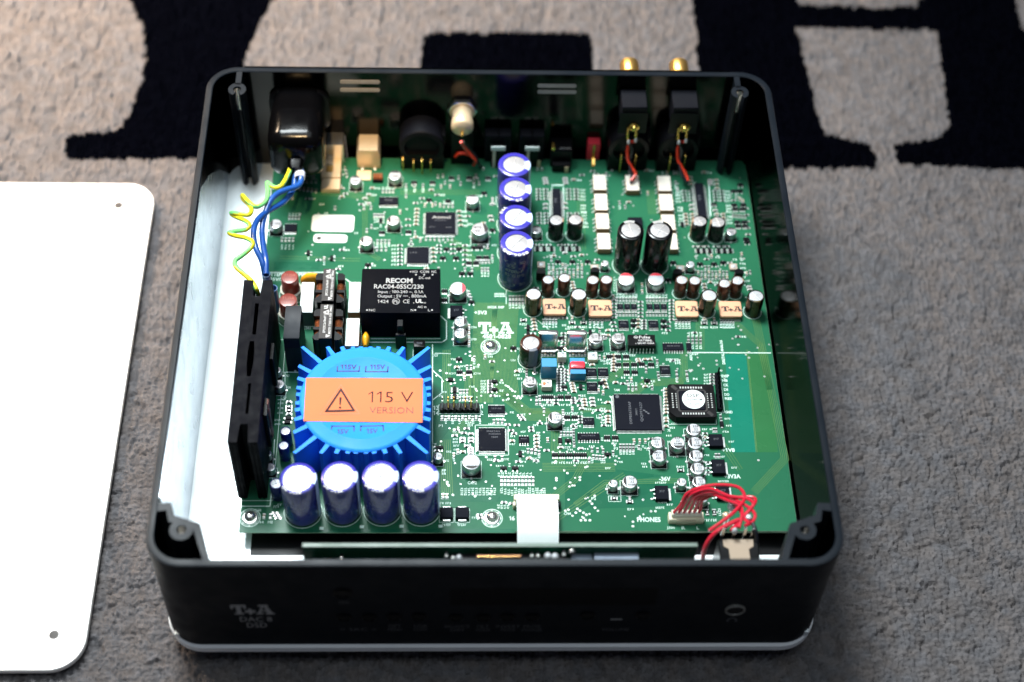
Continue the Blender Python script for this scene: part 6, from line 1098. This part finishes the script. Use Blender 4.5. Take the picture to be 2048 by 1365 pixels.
# ------------------------------------------------------------------ small soldered parts, laid out cluster by cluster
m_resist = mat('chip_resistor_black', (.018, .018, .02), .4); m_ccap = mat('chip_capacitor_tan', (.27, .20, .14), .5); m_grey_l = mat('chip_capacitor_grey', (.33, .31, .30), .5)
def small_mesh(kind):
    def go():
        g = MB()
        if kind in 'RCG':
            L, W, H = (.85, .46, .5) if kind == 'R' else (.85, .48, .8)
            g.box(-L * .62, L * .62, -W, W, .06, H, 0, 0); g.box(-L - .12, -L * .62, -W - .03, W + .03, .03, H + .02, 0, 1); g.box(L * .62, L + .12, -W - .03, W + .03, .03, H + .02, 0, 1)
            g.sheet([(-L - .5, -W - .12), (-L - .1, -W - .12), (-L - .1, W + .12), (-L - .5, W + .12)], .045, 1); g.sheet([(L + .1, -W - .12), (L + .5, -W - .12), (L + .5, W + .12), (L + .1, W + .12)], .045, 1)
            return g.mesh(kind, [{'R': m_resist, 'C': m_ccap, 'G': m_grey_l}[kind], m_tin])
        if kind in 'SV':
            n = 3 if kind == 'V' else 2; g.box(-1.45, 1.45, -.7, .7, .12, 1.1, .12, 0)
            for k in range(n): x = (k - (n - 1) / 2) * (.95 if n == 3 else 1.9); g.loft([[(x - .24, -.7 - d, z), (x + .24, -.7 - d, z), (x + .24, -.7 - d, z + .15), (x - .24, -.7 - d, z + .15)] for d, z in ((0, .5), (.35, .08), (.95, .05))], 1); g.sheet([(x - .34, -1.75), (x + .34, -1.75), (x + .34, -1.2), (x - .34, -1.2)], .045, 1)
            for x in ((0,) if n == 2 else (-.95, 0, .95)): g.loft([[(x - .24, .7 + d, z), (x + .24, .7 + d, z), (x + .24, .7 + d, z + .15), (x - .24, .7 + d, z + .15)][::-1] for d, z in ((0, .5), (.35, .08), (.9, .05))], 1)
            return g.mesh(kind, [m_chip2, m_tin])
        if kind == 'D':
            g.box(-1.3, 1.3, -.85, .85, .1, 1.1, .12, 0); g.box(-2.0, -1.3, -.5, .5, .03, .5, 0, 1); g.box(1.3, 2.0, -.5, .5, .03, .5, 0, 1); return g.mesh(kind, [m_chip2, m_tin])
        if kind == 'B':
            g.box(-1.0, 1.0, -.75, .75, .05, .7, .08, 0); g.box(-1.5, -1.0, -.8, .8, .03, .72, 0, 1); g.box(1.0, 1.5, -.8, .8, .03, .72, 0, 1); g.sheet([(-.5, -.3), (.5, -.3), (.5, .3), (-.5, .3)], .71, 1); return g.mesh(kind, [m_chip2, m_tin])
    return cached(('small', kind), go)
NAMES = {'R': 'chip_resistor', 'C': 'chip_capacitor', 'G': 'grey_chip_capacitor', 'S': 'small_transistor', 'V': 'small_chip', 'D': 'small_diode', 'B': 'power_resistor'}
count = {}; rlist = []
def small(kind, x, y, q=0, force=False):
    L, W = {'R': (1.35, .6), 'C': (1.35, .6), 'G': (1.35, .6), 'S': (1.6, 1.7), 'V': (1.6, 1.7), 'D': (2.1, 1), 'B': (1.6, .9)}[kind]
    if q % 2: L, W = W, L
    if not force and not all(free(x + a * L, y + b * W, .05) for a in (-1, 1) for b in (-1, 1)): return False
    if not (BX0 + 1.5 < x < BX1 - 1.5 and BY0 + 2 < y < 122): return False
    occ.append((x - L, x + L, y - W, y + W)); me = small_mesh(kind); count[kind] = count.get(kind, 0) + 1
    if kind == 'R': rlist.append((x, y, q))
    else: part(NAMES[kind], me, None, board, (x, y, ZB), q * math.pi / 2)
    return True
def row(kind, u0, v0, u1, v1, n, q=0, force=True, lab=None, side=1):
    for k in range(n):
        f = k / max(n - 1, 1); u, v = u0 + (u1 - u0) * f, v0 + (v1 - v0) * f; x, y = bxy(u, v); small(kind, x, y, q, force)
        if lab: smudge(u + (lab[0]), v + (lab[1]), lab[2], lab[3], lab[2] < lab[3])
# rear left
row('V', 903, 358, 938, 358, 2); row('V', 976, 358, 976, 358, 1); row('R', 886, 352, 890, 366, 2, 1); row('R', 917, 356, 921, 368, 2, 1); row('R', 952, 352, 958, 367, 2, 1); row('V', 828, 367, 865, 367, 2); row('R', 812, 372, 846, 372, 3, 1, lab=(0, 9, 5, 8)); row('C', 882, 374, 900, 374, 2, 1)
row('R', 766, 383, 786, 383, 4, 1, lab=(0, -6, 4, 6)); row('R', 749, 432, 767, 432, 5, 1, lab=(0, 7, 3.5, 14)); row('G', 730, 398, 737, 408, 2); row('R', 728, 416, 742, 416, 2, 1)
row('C', 850, 411, 880, 411, 3, 1); row('S', 858, 402, 896, 404, 2); row('R', 888, 412, 905, 412, 3, 1, lab=(0, -8, 4, 6)); row('C', 918, 424, 922, 452, 4, 0, lab=(11, 0, 9, 4)); row('C', 834, 420, 832, 450, 5, 0); row('R', 816, 440, 816, 452, 2, 0); row('V', 817, 466, 817, 466, 1)
row('R', 852, 478, 904, 478, 7, 1); row('S', 893, 500, 918, 500, 2); row('S', 886, 518, 912, 518, 2); row('R', 878, 492, 878, 506, 3, 0); row('R', 906, 490, 906, 508, 3, 0); row('R', 930, 492, 930, 530, 5, 0, lab=(10, 0, 8, 3.5)); row('R', 800, 492, 800, 530, 6, 0, lab=(-12, 0, 10, 3.5)); row('C', 866, 498, 868, 524, 4, 0)
row('V', 764, 467, 764, 467, 1); row('R', 755, 484, 778, 484, 4, 1, lab=(0, 7, 4, 6)); row('R', 754, 499, 772, 499, 3, 1); row('V', 958, 517, 972, 517, 2); row('V', 938, 528, 952, 528, 2); row('R', 952, 524, 978, 524, 5, 1); row('R', 964, 540, 976, 540, 3, 1, lab=(0, 9, 3.5, 10)); row('S', 924, 549, 940, 549, 2); row('R', 930, 540, 944, 540, 2, 1)
row('R', 579, 436, 598, 436, 4, 1, lab=(0, -7, 4, 8)); x, y = bxy(580, 457); 
chip(568, 593, 448, 463, 'small black chip with fine pins beside the aluminium can and the blue wires', None, h=1.2, pins=(9, 0)); row('R', 564, 480, 586, 480, 4, 1, lab=(0, 14, 4, 11)); row('G', 571, 404, 585, 396, 2, 1); row('R', 596, 362, 650, 364, 7, 1, False); row('C', 600, 378, 640, 384, 6, 1, False); row('R', 676, 330, 682, 350, 3, 0); row('R', 690, 338, 694, 352, 3, 1); row('C', 672, 366, 684, 378, 3, 0); row('B', 720, 326, 733, 330, 2)
row('G', 985, 400, 985, 408, 2, 1); row('S', 968, 388, 968, 388, 1); row('G', 981, 434, 983, 442, 2); row('S', 985, 462, 985, 462, 1); row('B', 975, 495, 975, 495, 1, 1); row('R', 957, 492, 968, 492, 3, 1); row('S', 948, 497, 960, 497, 2)
# analogue grids either side of the long chips
for ux, dv in ((1076.5, 0), (1091, 0), (1137, 0), (1152, 0)):
    row('R', ux, 380 + dv, ux + .8, 399 + dv, 4, 0); row('R', ux + 1.5, 428 + dv, ux + 2.2, 447 + dv, 4, 0)
for ux in (1368, 1381.5, 1430, 1443): row('R', ux, 383, ux + 2, 402, 4, 0); row('C', ux + 3, 430, ux + 5, 450, 4, 0)
for u, v0, n in ((1166, 381, 4), (1167, 412, 3), (1169, 426, 4), (1172, 448, 2), (1357, 385, 4), (1361, 416, 2), (1363, 432, 4), (1455, 384, 4), (1458, 412, 3), (1460, 434, 3)):
    for k in range(n): smudge(u, v0 + k * 6.4, 11, 3.4)
row('G', 1090, 358, 1092, 368, 3, 0); row('G', 1130, 358, 1132, 368, 3, 0); row('G', 1091, 410, 1091, 418, 2, 0); row('G', 1130, 408, 1131, 418, 2, 0); row('G', 1420, 362, 1421, 370, 3, 0); row('G', 1383, 412, 1384, 420, 2, 0); row('G', 1428, 412, 1430, 422, 2, 0); row('C', 1432, 362, 1434, 378, 3, 0); row('C', 1380, 356, 1382, 370, 3, 0)
line([(1104, 376), (1100, 430)], .5); line([(1127, 376), (1128, 432)], .5); line([(1390, 366), (1394, 432)], .6); line([(1418, 370), (1421, 432)], .6); line([(1104, 371), (1126, 371)], .6)
row('S', 1467, 384, 1479, 384, 2); row('S', 1468, 412, 1486, 412, 2); row('V', 1470, 420, 1484, 420, 2); row('S', 1474, 446, 1488, 446, 2); row('V', 1476, 454, 1490, 454, 2); row('S', 1492, 480, 1494, 486, 2); row('C', 1478, 398, 1486, 404, 3, 1); row('R', 1466, 432, 1490, 434, 5, 1); row('R', 1492, 418, 1496, 470, 5, 0)
for v in (376, 399, 419, 437): row('C', 1184, v, 1184.5, v, 1, 0, False)
# below the medium capacitors
for u in (1074.5, 1088, 1103, 1126, 1139, 1154): small('V', *bxy(u, 499), 1, True); row('R', u - 6, 491, u - 6, 506, 3, 0, False)
for u in (1396, 1407.5, 1419, 1437, 1448.5, 1460): small('V', *bxy(u, 503), 1, True); row('R', u - 6, 494, u - 6, 508, 3, 0, False)
row('S', 1115.5, 525, 1144.5, 525, 2); row('S', 1175, 525, 1175, 525, 1); row('S', 1346, 527, 1346, 527, 1); row('S', 1399.5, 530, 1427.5, 530, 2); row('S', 1446, 527, 1446, 527, 1)
for k in range(9):
    for v in (532, 542, 552): row('R' if (k + v) % 3 else 'C', 1098 + k * 8.2, v, 1098, v, 1, 1, False)
    for v in (536, 546, 556): row('R' if (k + v) % 3 else 'C', 1396 + k * 7.2, v, 1396, v, 1, 1, False)
for v in (528, 537, 546, 555, 563, 571): smudge(1486, v, 12, 3.5); smudge(1229, 556 + (v - 528) * .6, 4, 3)
row('R', 1072, 577, 1076, 585, 2, 0); row('C', 1144, 566, 1150, 590, 5, 0); row('C', 1408, 570, 1412, 596, 5, 0); row('R', 1224, 563, 1228, 592, 5, 0, False); row('S', 1336, 562, 1336, 562, 1); row('R', 1330, 556, 1344, 568, 3, 1, False)
for k in range(7): u = 1234 + k * 6.3; row('R', u, 600, u, 600, 1, 1); smudge(u, 591, 4, 8, True); row('R', u, 629, u, 629, 1, 1); 
for k in range(7): u = 1294 + k * 6.3; row('R', u, 600, u, 600, 1, 1); smudge(u, 592, 4, 8, True); row('R', u, 629, u, 629, 1, 1)
row('R', 1281, 605, 1281, 634, 5, 0); row('R', 1228, 602, 1228, 636, 6, 0); row('R', 1343, 602, 1343, 640, 7, 0); row('C', 1284, 571, 1284, 584, 2, 1)
row('S', 1267, 643, 1267, 653, 2); row('S', 1327, 644, 1327, 655, 2); row('C', 1276, 641, 1276, 656, 3, 0); row('R', 1288, 642, 1288, 658, 4, 0); row('R', 1226, 646, 1230, 662, 3, 0); row('R', 1336, 645, 1336, 662, 3, 0)
for u in (1144, 1167): small('B', *bxy(u, 647), 0, True); small('C', *bxy(u, 637), 1, True)
for u in (1408, 1428): small('B', *bxy(u, 648), 0, True); small('C', *bxy(u, 640), 1, True)
small('B', *bxy(1047, 642), 0, True)
row('R', 1087, 643, 1112, 643, 5, 1, lab=(0, 8, 4, 10)); row('R', 1096, 636, 1130, 637, 5, 0); row('R', 1180, 643, 1204, 643, 4, 1, lab=(0, 9, 4, 10)); row('R', 1352, 643, 1378, 643, 5, 1, lab=(0, 9, 4, 12)); row('R', 1442, 643, 1466, 643, 5, 1, lab=(0, 9, 4, 10)); line([(1075, 641), (1097, 659)], .3); row('C', 1067, 640, 1070, 660, 4, 0)
for k in range(5):
    row('R', 1020 + k * 6.3, 596, 1020, 596, 1, 1); row('R', 1020 + k * 6.3, 605, 1020, 605, 1, 1); smudge(1020 + k * 6.3, 613, 4, 9, True)
    smudge(991 + k * 5, 590, 4, 9, True)
line([(1012.5, 580), (1012.5, 608)], .35)
# middle: around the regulator, the logo and the crystal group
row('S', 943, 606, 943, 606, 1); row('V', 889, 584, 889, 602, 2); row('R', 937, 586, 942, 598, 3, 1); row('R', 925, 654, 925, 654, 1, 0, False); row('C', 938, 654, 938, 690, 5, 1); row('S', 918, 720, 918, 720, 1); row('V', 919, 746, 938, 746, 2); row('R', 934, 735, 942, 735, 2, 1); row('C', 928, 751, 929, 757, 2, 1); small('D', *bxy(901, 761), 0, True); row('V', 909, 781, 909, 794, 2, 1); row('R', 921, 784, 934, 784, 3, 1, lab=(0, 8, 4, 5)); row('R', 920, 798, 934, 798, 3, 1); small('B', *bxy(941, 800), 1, True)
row('S', 989, 765, 989, 781, 2); row('R', 980, 763, 980, 785, 5, 0, lab=(-13, 0, 11, 4)); smudge(1004, 766, 10, 4); smudge(1004, 782, 10, 4); row('C', 970, 714, 971, 717, 1, 1); row('R', 984, 724, 990, 724, 1, 0); smudge(981, 713.5, 11, 4)
row('S', 1056, 657, 1056, 670, 2, 1); row('R', 1066, 668, 1066, 690, 4, 0); row('S', 1121, 678, 1121, 698, 2); row('R', 1127, 668, 1127, 700, 6, 0); small('B', *bxy(1207, 676), 1, True); row('R', 1212, 674, 1220, 676, 2, 1); row('C', 1216, 662, 1216, 672, 2, 0)
for u in range(1084, 1114, 6): small('C' if u % 4 else 'R', *bxy(u, 709), 1, True); 
for u in range(1140, 1174, 6): small('C' if u % 4 else 'R', *bxy(u, 709), 1, True)
row('R', 1122, 728, 1122, 734, 2, 0); row('R', 1118, 740, 1118, 782, 9, 0); row('R', 1126, 740, 1126, 780, 7, 0); row('R', 1132, 742, 1132, 762, 4, 0); row('S', 1128, 776, 1128, 776, 1); row('S', 1161, 776, 1161, 776, 1, 1); row('C', 1144, 768, 1148, 784, 4, 0); row('R', 1053, 742, 1053, 752, 3, 1); smudge(1042, 739, 11, 4); smudge(1040, 758, 11, 4); via(1069, 746, 1.1); small('G', *bxy(1069, 737), 1, True)
row('V', 1219, 715, 1219, 715, 1); row('V', 1236, 715, 1252, 715, 2); row('V', 1236, 731, 1252, 731, 2); row('V', 1283, 730, 1283, 730, 1); row('V', 1302, 731, 1302, 731, 1); row('V', 1253, 746, 1269, 746, 2); row('V', 1268, 731, 1268, 731, 1); row('C', 1227, 712, 1227, 742, 6, 0); row('C', 1276, 720, 1278, 724, 2, 0); row('C', 1290, 720, 1300, 720, 2, 0); row('R', 1292, 735, 1292, 742, 2, 1)
for u, v, w_ in ((1214, 708, 13), (1235, 708, 12), (1250, 708, 12), (1266, 711, 14), (1218, 727, 10), (1247, 756, 10), (1262, 756, 10), (1210, 722, 18), (1222, 660, 12), (1186, 662, 11), (1206, 668, 11), (1272, 662, 11), (1330, 667, 12), (1282, 688, 10), (1308, 716, 10), (1356, 727, 12), (1391, 709, 14), (1345, 720, 26), (1350, 734 - 11, 22)): smudge(u, v, w_, 4)
for u in (1377, 1385, 1393, 1401): smudge(u, 668, 3.8, 9, True); row('R', u, 678, u, 684, 2, 1); smudge(u, 694, 3.8, 9, True)
row('R', 1346, 722, 1348, 734, 3, 0, False); row('R', 1316, 748, 1317, 754, 2, 1); smudge(1318, 758, 4, 9, True); row('R', 1353, 746, 1354, 754, 2, 1); smudge(1353, 760, 4, 8, True); row('R', 1373, 746, 1374, 754, 2, 1); smudge(1375, 760, 4, 9, True)
for v in (750, 756, 762, 768): row('R', 1424, v, 1424, v, 1, 0); smudge(1413, v, 10, 3.2)
for u in (1257, 1265, 1272, 1304): row('R', u, 776, u, 776, 1, 1); smudge(u, 768, 3.5, 8, True)
row('S', 1244, 771, 1244, 771, 1) if False else None
small('S', *bxy(1202, 768), 0, True); row('C', 1208, 762, 1212, 776, 3, 0); row('C', 1197, 782, 1206, 786, 2, 1)
row('V', 1089, 796, 1101, 796, 2); row('V', 1121, 796, 1136, 796, 2); row('R', 1073, 798, 1073, 806, 2, 1); row('R', 1079, 796, 1080, 806, 2, 1); row('R', 1112, 795, 1112, 808, 3, 0); row('R', 1146, 797, 1147, 807, 3, 0)
for u in (1088, 1102, 1124, 1139): smudge(u, 810.5, 13, 4)
row('C', 1168, 800, 1170, 812, 3, 0); row('G', 1184, 798, 1186, 812, 3, 0); row('R', 1158, 803, 1160, 812, 2, 0); smudge(1176, 806, 12, 4); smudge(1166, 792, 12, 4); smudge(1178, 819, 12, 4); smudge(1200, 800, 10, 4)
for v in (806, 824, 834, 840, 846): small('C', *bxy(1216, v), 0, True); smudge(1207, v, 8, 3.4)
for v in (780, 787, 793, 800, 806, 813, 820, 827, 838, 844, 854): small('C', *bxy(1332, v), 0, True); smudge(1331, v - 3.2, 8, 2.6)
for k in range(9): row('R', 1244 + k * 7.5, 874, 1244, 874, 1, 1, False); 
for k in range(7): small('R' if k % 2 else 'C', *bxy(1268 + k * 5.6, 883 + (k % 2) * 8), 1); smudge(1272 + k * 4.6, 893 + (k % 3) * 3, 4, 5, True)
row('V', 1214, 877, 1230, 877, 2); smudge(1204, 878, 4, 8, True); smudge(1229, 888, 12, 3.5); smudge(1184, 893, 13, 3.5)
for k in range(5): row('R', 1241 + k * 6.4, 893, 1241, 893, 1, 1); row('R', 1241 + k * 6.4, 899, 1241, 899, 1, 1); smudge(1241 + k * 6.4, 906, 4, 8, True)
row('V', 1134, 836, 1149, 836, 2); row('R', 1126, 824, 1127, 842, 5, 1); row('R', 1160, 834, 1161, 846, 3, 0); smudge(1136, 827, 13, 3.5); smudge(1151, 827, 13, 3.5); smudge(1126, 822, 4, 6, True); smudge(1163, 826, 4, 6, True)
for k in range(4): row('R', 1122 + k * 6.6, 868, 1122, 868, 1, 1); smudge(1122 + k * 6.6, 859, 4, 11, True)
small('D', *bxy(1120, 883), 1, True); row('S', 1136, 883, 1136, 883, 1); row('R', 1147, 862, 1148, 890, 6, 1); smudge(1120, 896, 12, 3.5); smudge(1136, 895, 13, 3.5); smudge(1141, 900, 11, 3.5)
for k in range(4): small('V', *bxy(1110 + k * 14.5, 911.5), 0, True); smudge(1110 + k * 14.5, 926, 13, 4.2); via(1106 + k * 14, 904, .5)
small('V', *bxy(1167, 911.5), 0, True); smudge(1168, 926, 13, 4.2); row('R', 1174, 903, 1178, 922, 4, 1, False); row('R', 1184, 900, 1206, 902, 5, 1, False); row('R', 1180, 914, 1206, 916, 5, 1, False)
for u in (1178, 1184, 1203, 1208): smudge(u, 921, 4, 12, True)
small('S', *bxy(1215, 910.5), 0, True); smudge(1231, 913, 10, 3.5)
# beside the header and the front chip
for k in range(12): row('R' if k % 2 else 'G', 884 + k * 6.8, 837, 884, 837, 1, 1); smudge(885 + k * 6.8, 845 if k % 2 else 833, 4, 7, True)
row('R', 913, 861, 928, 867, 3, 0, False)
for v in (858, 862.5, 869, 878, 884): row('R' if v < 866 else 'G', 925, v, 942, v, 3, 0, False); smudge(911, v + 1, 11, 3.6)
smudge(941, 849, 11, 10, False); small('B', *bxy(935, 893), 0, True); smudge(913, 892, 13, 4); smudge(913, 900, 11, 3.5)
row('G', 941, 898, 942, 908, 3, 0); row('R', 988, 844, 1004, 844, 3, 1); smudge(998, 839, 11, 3.5); smudge(982, 848.5, 11, 3.5); smudge(1014, 848.5, 11, 3.5); row('R', 990, 917, 1004, 917, 2, 1); smudge(980, 920, 11, 4); smudge(1013, 919, 11, 4)
row('R', 1062, 856, 1068, 900, 8, 0, False); row('C', 1072, 858, 1074, 902, 7, 0, False); smudge(1077, 869, 8, 9); smudge(1077, 880, 8, 9); smudge(1047, 864, 12, 3.5); smudge(1026, 873, 11, 3.5); smudge(1025, 889, 13, 3.5); smudge(1047, 903, 12, 3.5); smudge(1072, 851, 11, 3.5); row('R', 1022, 862, 1028, 868, 2, 0); row('C', 1024, 883, 1026, 883, 1, 0); row('R', 1056, 902, 1078, 906, 4, 1); 
for u, v in ((1060, 916), (1073, 922), (1078, 912)): smudge(u, v, 4, 10, True)
row('R', 1040, 832, 1046, 840, 3, 0); smudge(1046, 829.5, 11, 3.6)
# front middle block with its table of part numbers
row('S', 1007, 938, 1030, 938, 2); smudge(1019, 930, 4, 10, True); smudge(998, 932.5, 12, 3.6); smudge(1042, 932.5, 12, 3.6)
for k in range(10):
    u = 1003 + k * 7; smudge(u - 5, 949, 4.5, 10, True); row('R', u, 959, u, 959, 1, 1); row('R', u, 967, u, 967, 1, 1); smudge(u, 981 + (k * 5 % 4) * 1.5, 4.8, 13, True)
for k in range(10): smudge(923.5 + k * 7.3, 983, 5, 16, True)
for k in range(5): smudge(1040 + k * 7, 996, 5, 12, True)
for k in range(3): smudge(1074 + k * 7, 985 + (k == 1) * 4, 5, 20, True)
for k in range(4): smudge(997 + k * 6.2, 1013, 4, 10, True)
row('R', 1008, 1006, 1024, 1008, 2, 0); smudge(950, 1036, 12, 4); row('R', 959, 1031, 961, 1037, 2, 0); row('C', 886, 993, 894, 993, 2, 1); smudge(884, 1007, 9, 4); smudge(897, 1007, 12, 4); smudge(893, 1050, 18, 5); smudge(924, 1050, 18, 5)
small('S', *bxy(880, 897), 0, True); row('R', 873, 895, 874, 902, 2, 0); smudge(869, 889, 10, 3.5); smudge(898, 904, 11, 3.5); smudge(893, 922, 11, 4); smudge(888, 945, 9, 12)
# front right
small('B', *bxy(1228, 998.5), 0, True); smudge(1227, 993, 12, 4); small('G', *bxy(1259, 998), 1, True); small('B', *bxy(1259, 1005), 0, True); smudge(1262, 1019, 14, 4); smudge(1259, 992, 12, 4); rect_mm(*(lambda a, b: (a[0], b[0], a[1], b[1]))(bxy(1217, 1004), bxy(1242, 992))); small('B', *bxy(1361, 942), 0, True); smudge(1322, 966, 24, 3.6); smudge(1320, 1016, 18, 4); smudge(1340, 1010, 14, 4)
for v in (868, 876, 886): small('R' if v != 876 else 'C', *bxy(1410, v), 0, True); smudge(1408, v + 4, 9, 3)
for v in (926, 937, 946): small('R', *bxy(1416, v), 0, True); smudge(1416, v + 4, 9, 3)
row('R', 1427, 861, 1432, 861, 2, 1); row('R', 1432, 912, 1438, 912, 2, 1); smudge(1425, 859, 12, 3.4); smudge(1439, 914, 24, 3.4); smudge(1463, 884, 12, 3.6); smudge(1469, 936, 12, 3.6); smudge(1452, 864, 13, 3.4); small('D', *bxy(1443, 850), 1, True); smudge(1458, 852, 12, 3.4); smudge(1455, 838, 12, 3.4); row('R', 1441, 834, 1442, 840, 2, 1); smudge(1447, 963, 22, 3.6); small('B', *bxy(1414, 1026), 1, True); small('B', *bxy(1428, 1026), 1, True); smudge(1414, 1041, 12, 5); smudge(1428, 1041, 12, 5); smudge(1439, 1024, 4, 16, True)
for u, v in ((1338, 872), (1345, 856), (1349, 848)): smudge(u, v, 12, 3.6)
for u, v in ((1404, 859), (1404, 884), (1408, 911)): smudge(u + 6, v, 11, 3.4)
for u, v in ((1288, 928), (1290, 934), (1308, 904), (1340, 884), (1352, 914)): smudge(u, v, 11, 3.4)
# between the heat sink and the transformer, front corner
for k, v in enumerate((805, 815, 822, 829)): small('G' if k in (0, 3) else 'B', *bxy(578, v), 0, True)
small('D', *bxy(577, 838), 0, True); small('D', *bxy(575, 846), 0, True); small('C', *bxy(528, 1033), 1, True); small('R', *bxy(541, 1033), 1, True); row('R', 550, 1027, 556, 1037, 3, 0); smudge(524, 1045, 10, 5); smudge(541, 1045, 11, 5); smudge(553, 1014, 12, 5); smudge(560, 1010, 10, 4)
# scattered through plated holes, lone parts and part numbers
def scatter(u0, u1, v0, v1, n, kinds, lab=.5):
    for _ in range(n):
        u, v = random.uniform(u0, u1), random.uniform(v0, v1); k = random.choice(kinds); q = random.randint(0, 1); x, y = bxy(u, v)
        if small(k, x, y, q) and random.random() < lab:
            if q: smudge(u, v + 8.5, 4, 7.5, True)
            else: smudge(u + 12, v, 10, 3.4)
scatter(600, 1000, 352, 400, 34, 'RRCG'); scatter(720, 985, 400, 540, 46, 'RRRC'); scatter(1085, 1200, 505, 560, 34, 'RRCG', .1); scatter(1370, 1500, 505, 600, 40, 'RRCG', .2); scatter(1340, 1500, 360, 480, 22, 'RRCS', .3); scatter(1200, 1320, 580, 665, 24, 'RRC', .2)
scatter(1060, 1240, 640, 700, 20, 'RRC', .3); scatter(1100, 1330, 705, 790, 44, 'RRCC', .35); scatter(1070, 1230, 785, 930, 40, 'RRC', .35); scatter(900, 1000, 835, 920, 16, 'RRC', .4); scatter(1240, 1320, 865, 910, 16, 'RRC', .2); scatter(1010, 1090, 850, 930, 14, 'RRC', .4); scatter(1190, 1340, 335, 350, 10, 'RCG', .3); scatter(1220, 1300, 350, 440, 7, 'RC', .6)
def lettered(u0, u1, v0, v1, n):
    for _ in range(n):
        u, v = random.uniform(u0, u1), random.uniform(v0, v1); x, y = bxy(u, v)
        if free(x, y, 1.0): smudge(u, v, random.choice((9, 11, 12)), 3.5); occ.append((x - 1.5, x + 1.5, y - .6, y + .6))
scatter(1060, 1340, 640, 930, 60, 'RRCGS', .5); scatter(600, 1000, 390, 540, 34, 'RRCS', .6); scatter(880, 1060, 690, 930, 26, 'RRCS', .6); scatter(1380, 1520, 600, 680, 14, 'RRC', .6); scatter(1060, 1500, 340, 420, 24, 'RRCG', .5)
lettered(1060, 1340, 640, 940, 46); lettered(880, 1060, 690, 940, 22); lettered(600, 1000, 360, 540, 30); lettered(1080, 1500, 500, 600, 16); lettered(1340, 1440, 860, 1010, 8)
def viafield(u0, u1, v0, v1, n, r=.5):
    for _ in range(n):
        u, v = random.uniform(u0, u1), random.uniform(v0, v1); x, y = bxy(u, v)
        if free(x, y, .3): via(u, v, random.uniform(r * .8, r * 1.2))
for a in ((870, 1000, 690, 830, 26), (1000, 1100, 690, 850, 30), (1060, 1240, 700, 930, 70), (1080, 1200, 930, 1040, 26), (880, 1000, 840, 1000, 34), (1240, 1420, 690, 790, 26), (1440, 1540, 640, 760, 14), (600, 980, 390, 540, 44), (1160, 1350, 350, 480, 22), (1240, 1340, 880, 1040, 18), (1350, 1500, 490, 600, 16), (1070, 1340, 590, 690, 50), (1340, 1500, 1000, 1060, 8), (1080, 1200, 500, 560, 40), (1380, 1490, 500, 570, 34), (1340, 1490, 350, 480, 24)): viafield(*a)
for u, v in ((1110, 977), (1135, 947), (1160, 955), (1113, 957), (1113, 961), (1180, 1003), (1184, 1008), (1190, 1016), (1155, 1018), (1160, 1022), (1167, 1026), (1173, 1030), (1162, 1041), (1171, 1041), (1180, 1041), (1137, 1020), (1266, 1044), (1266, 1053), (1302, 1023), (1311, 1023), (1286, 1000), (1517, 921), (1476, 690), (1498, 705), (1498, 716), (1433, 722), (1434, 730), (1379, 741), (1384, 741), (1017, 774), (1021, 778), (1025, 782), (1015, 790), (1017, 798), (1030, 793), (1037, 793), (1044, 793), (1034, 797), (1041, 797), (940, 704), (940, 712), (945, 717), (945, 721), (993, 812), (998, 816), (1003, 820), (1008, 824), (1012, 828)): via(u, v, .6)
rlist.sort(key=lambda p: p[1])                                  # nearest to the lens first: each a part of its own; the farther rest is one part
for x, y, q in rlist[:295]: part('chip_resistor', small_mesh('R'), None, board, (x, y, ZB), q * math.pi / 2)
far = MB(); one = MB(); rm = small_mesh('R'); one.add([tuple(c / K for c in v.co) for v in rm.vertices], [tuple(f.vertices) for f in rm.polygons]); one.m = [f.material_index for f in rm.polygons]
for x, y, q in rlist[295:]: far.put(one, x, y, ZB, q * math.pi / 2)
part('far_chip_resistors', far, [m_resist, m_tin], board, kind='stuff')
part('silkscreen', sk, m_silk, board, kind='stuff'); part('plated_holes', vi, m_tin, board, kind='stuff'); part('hole_bores', vh, m_ink, board, kind='stuff')
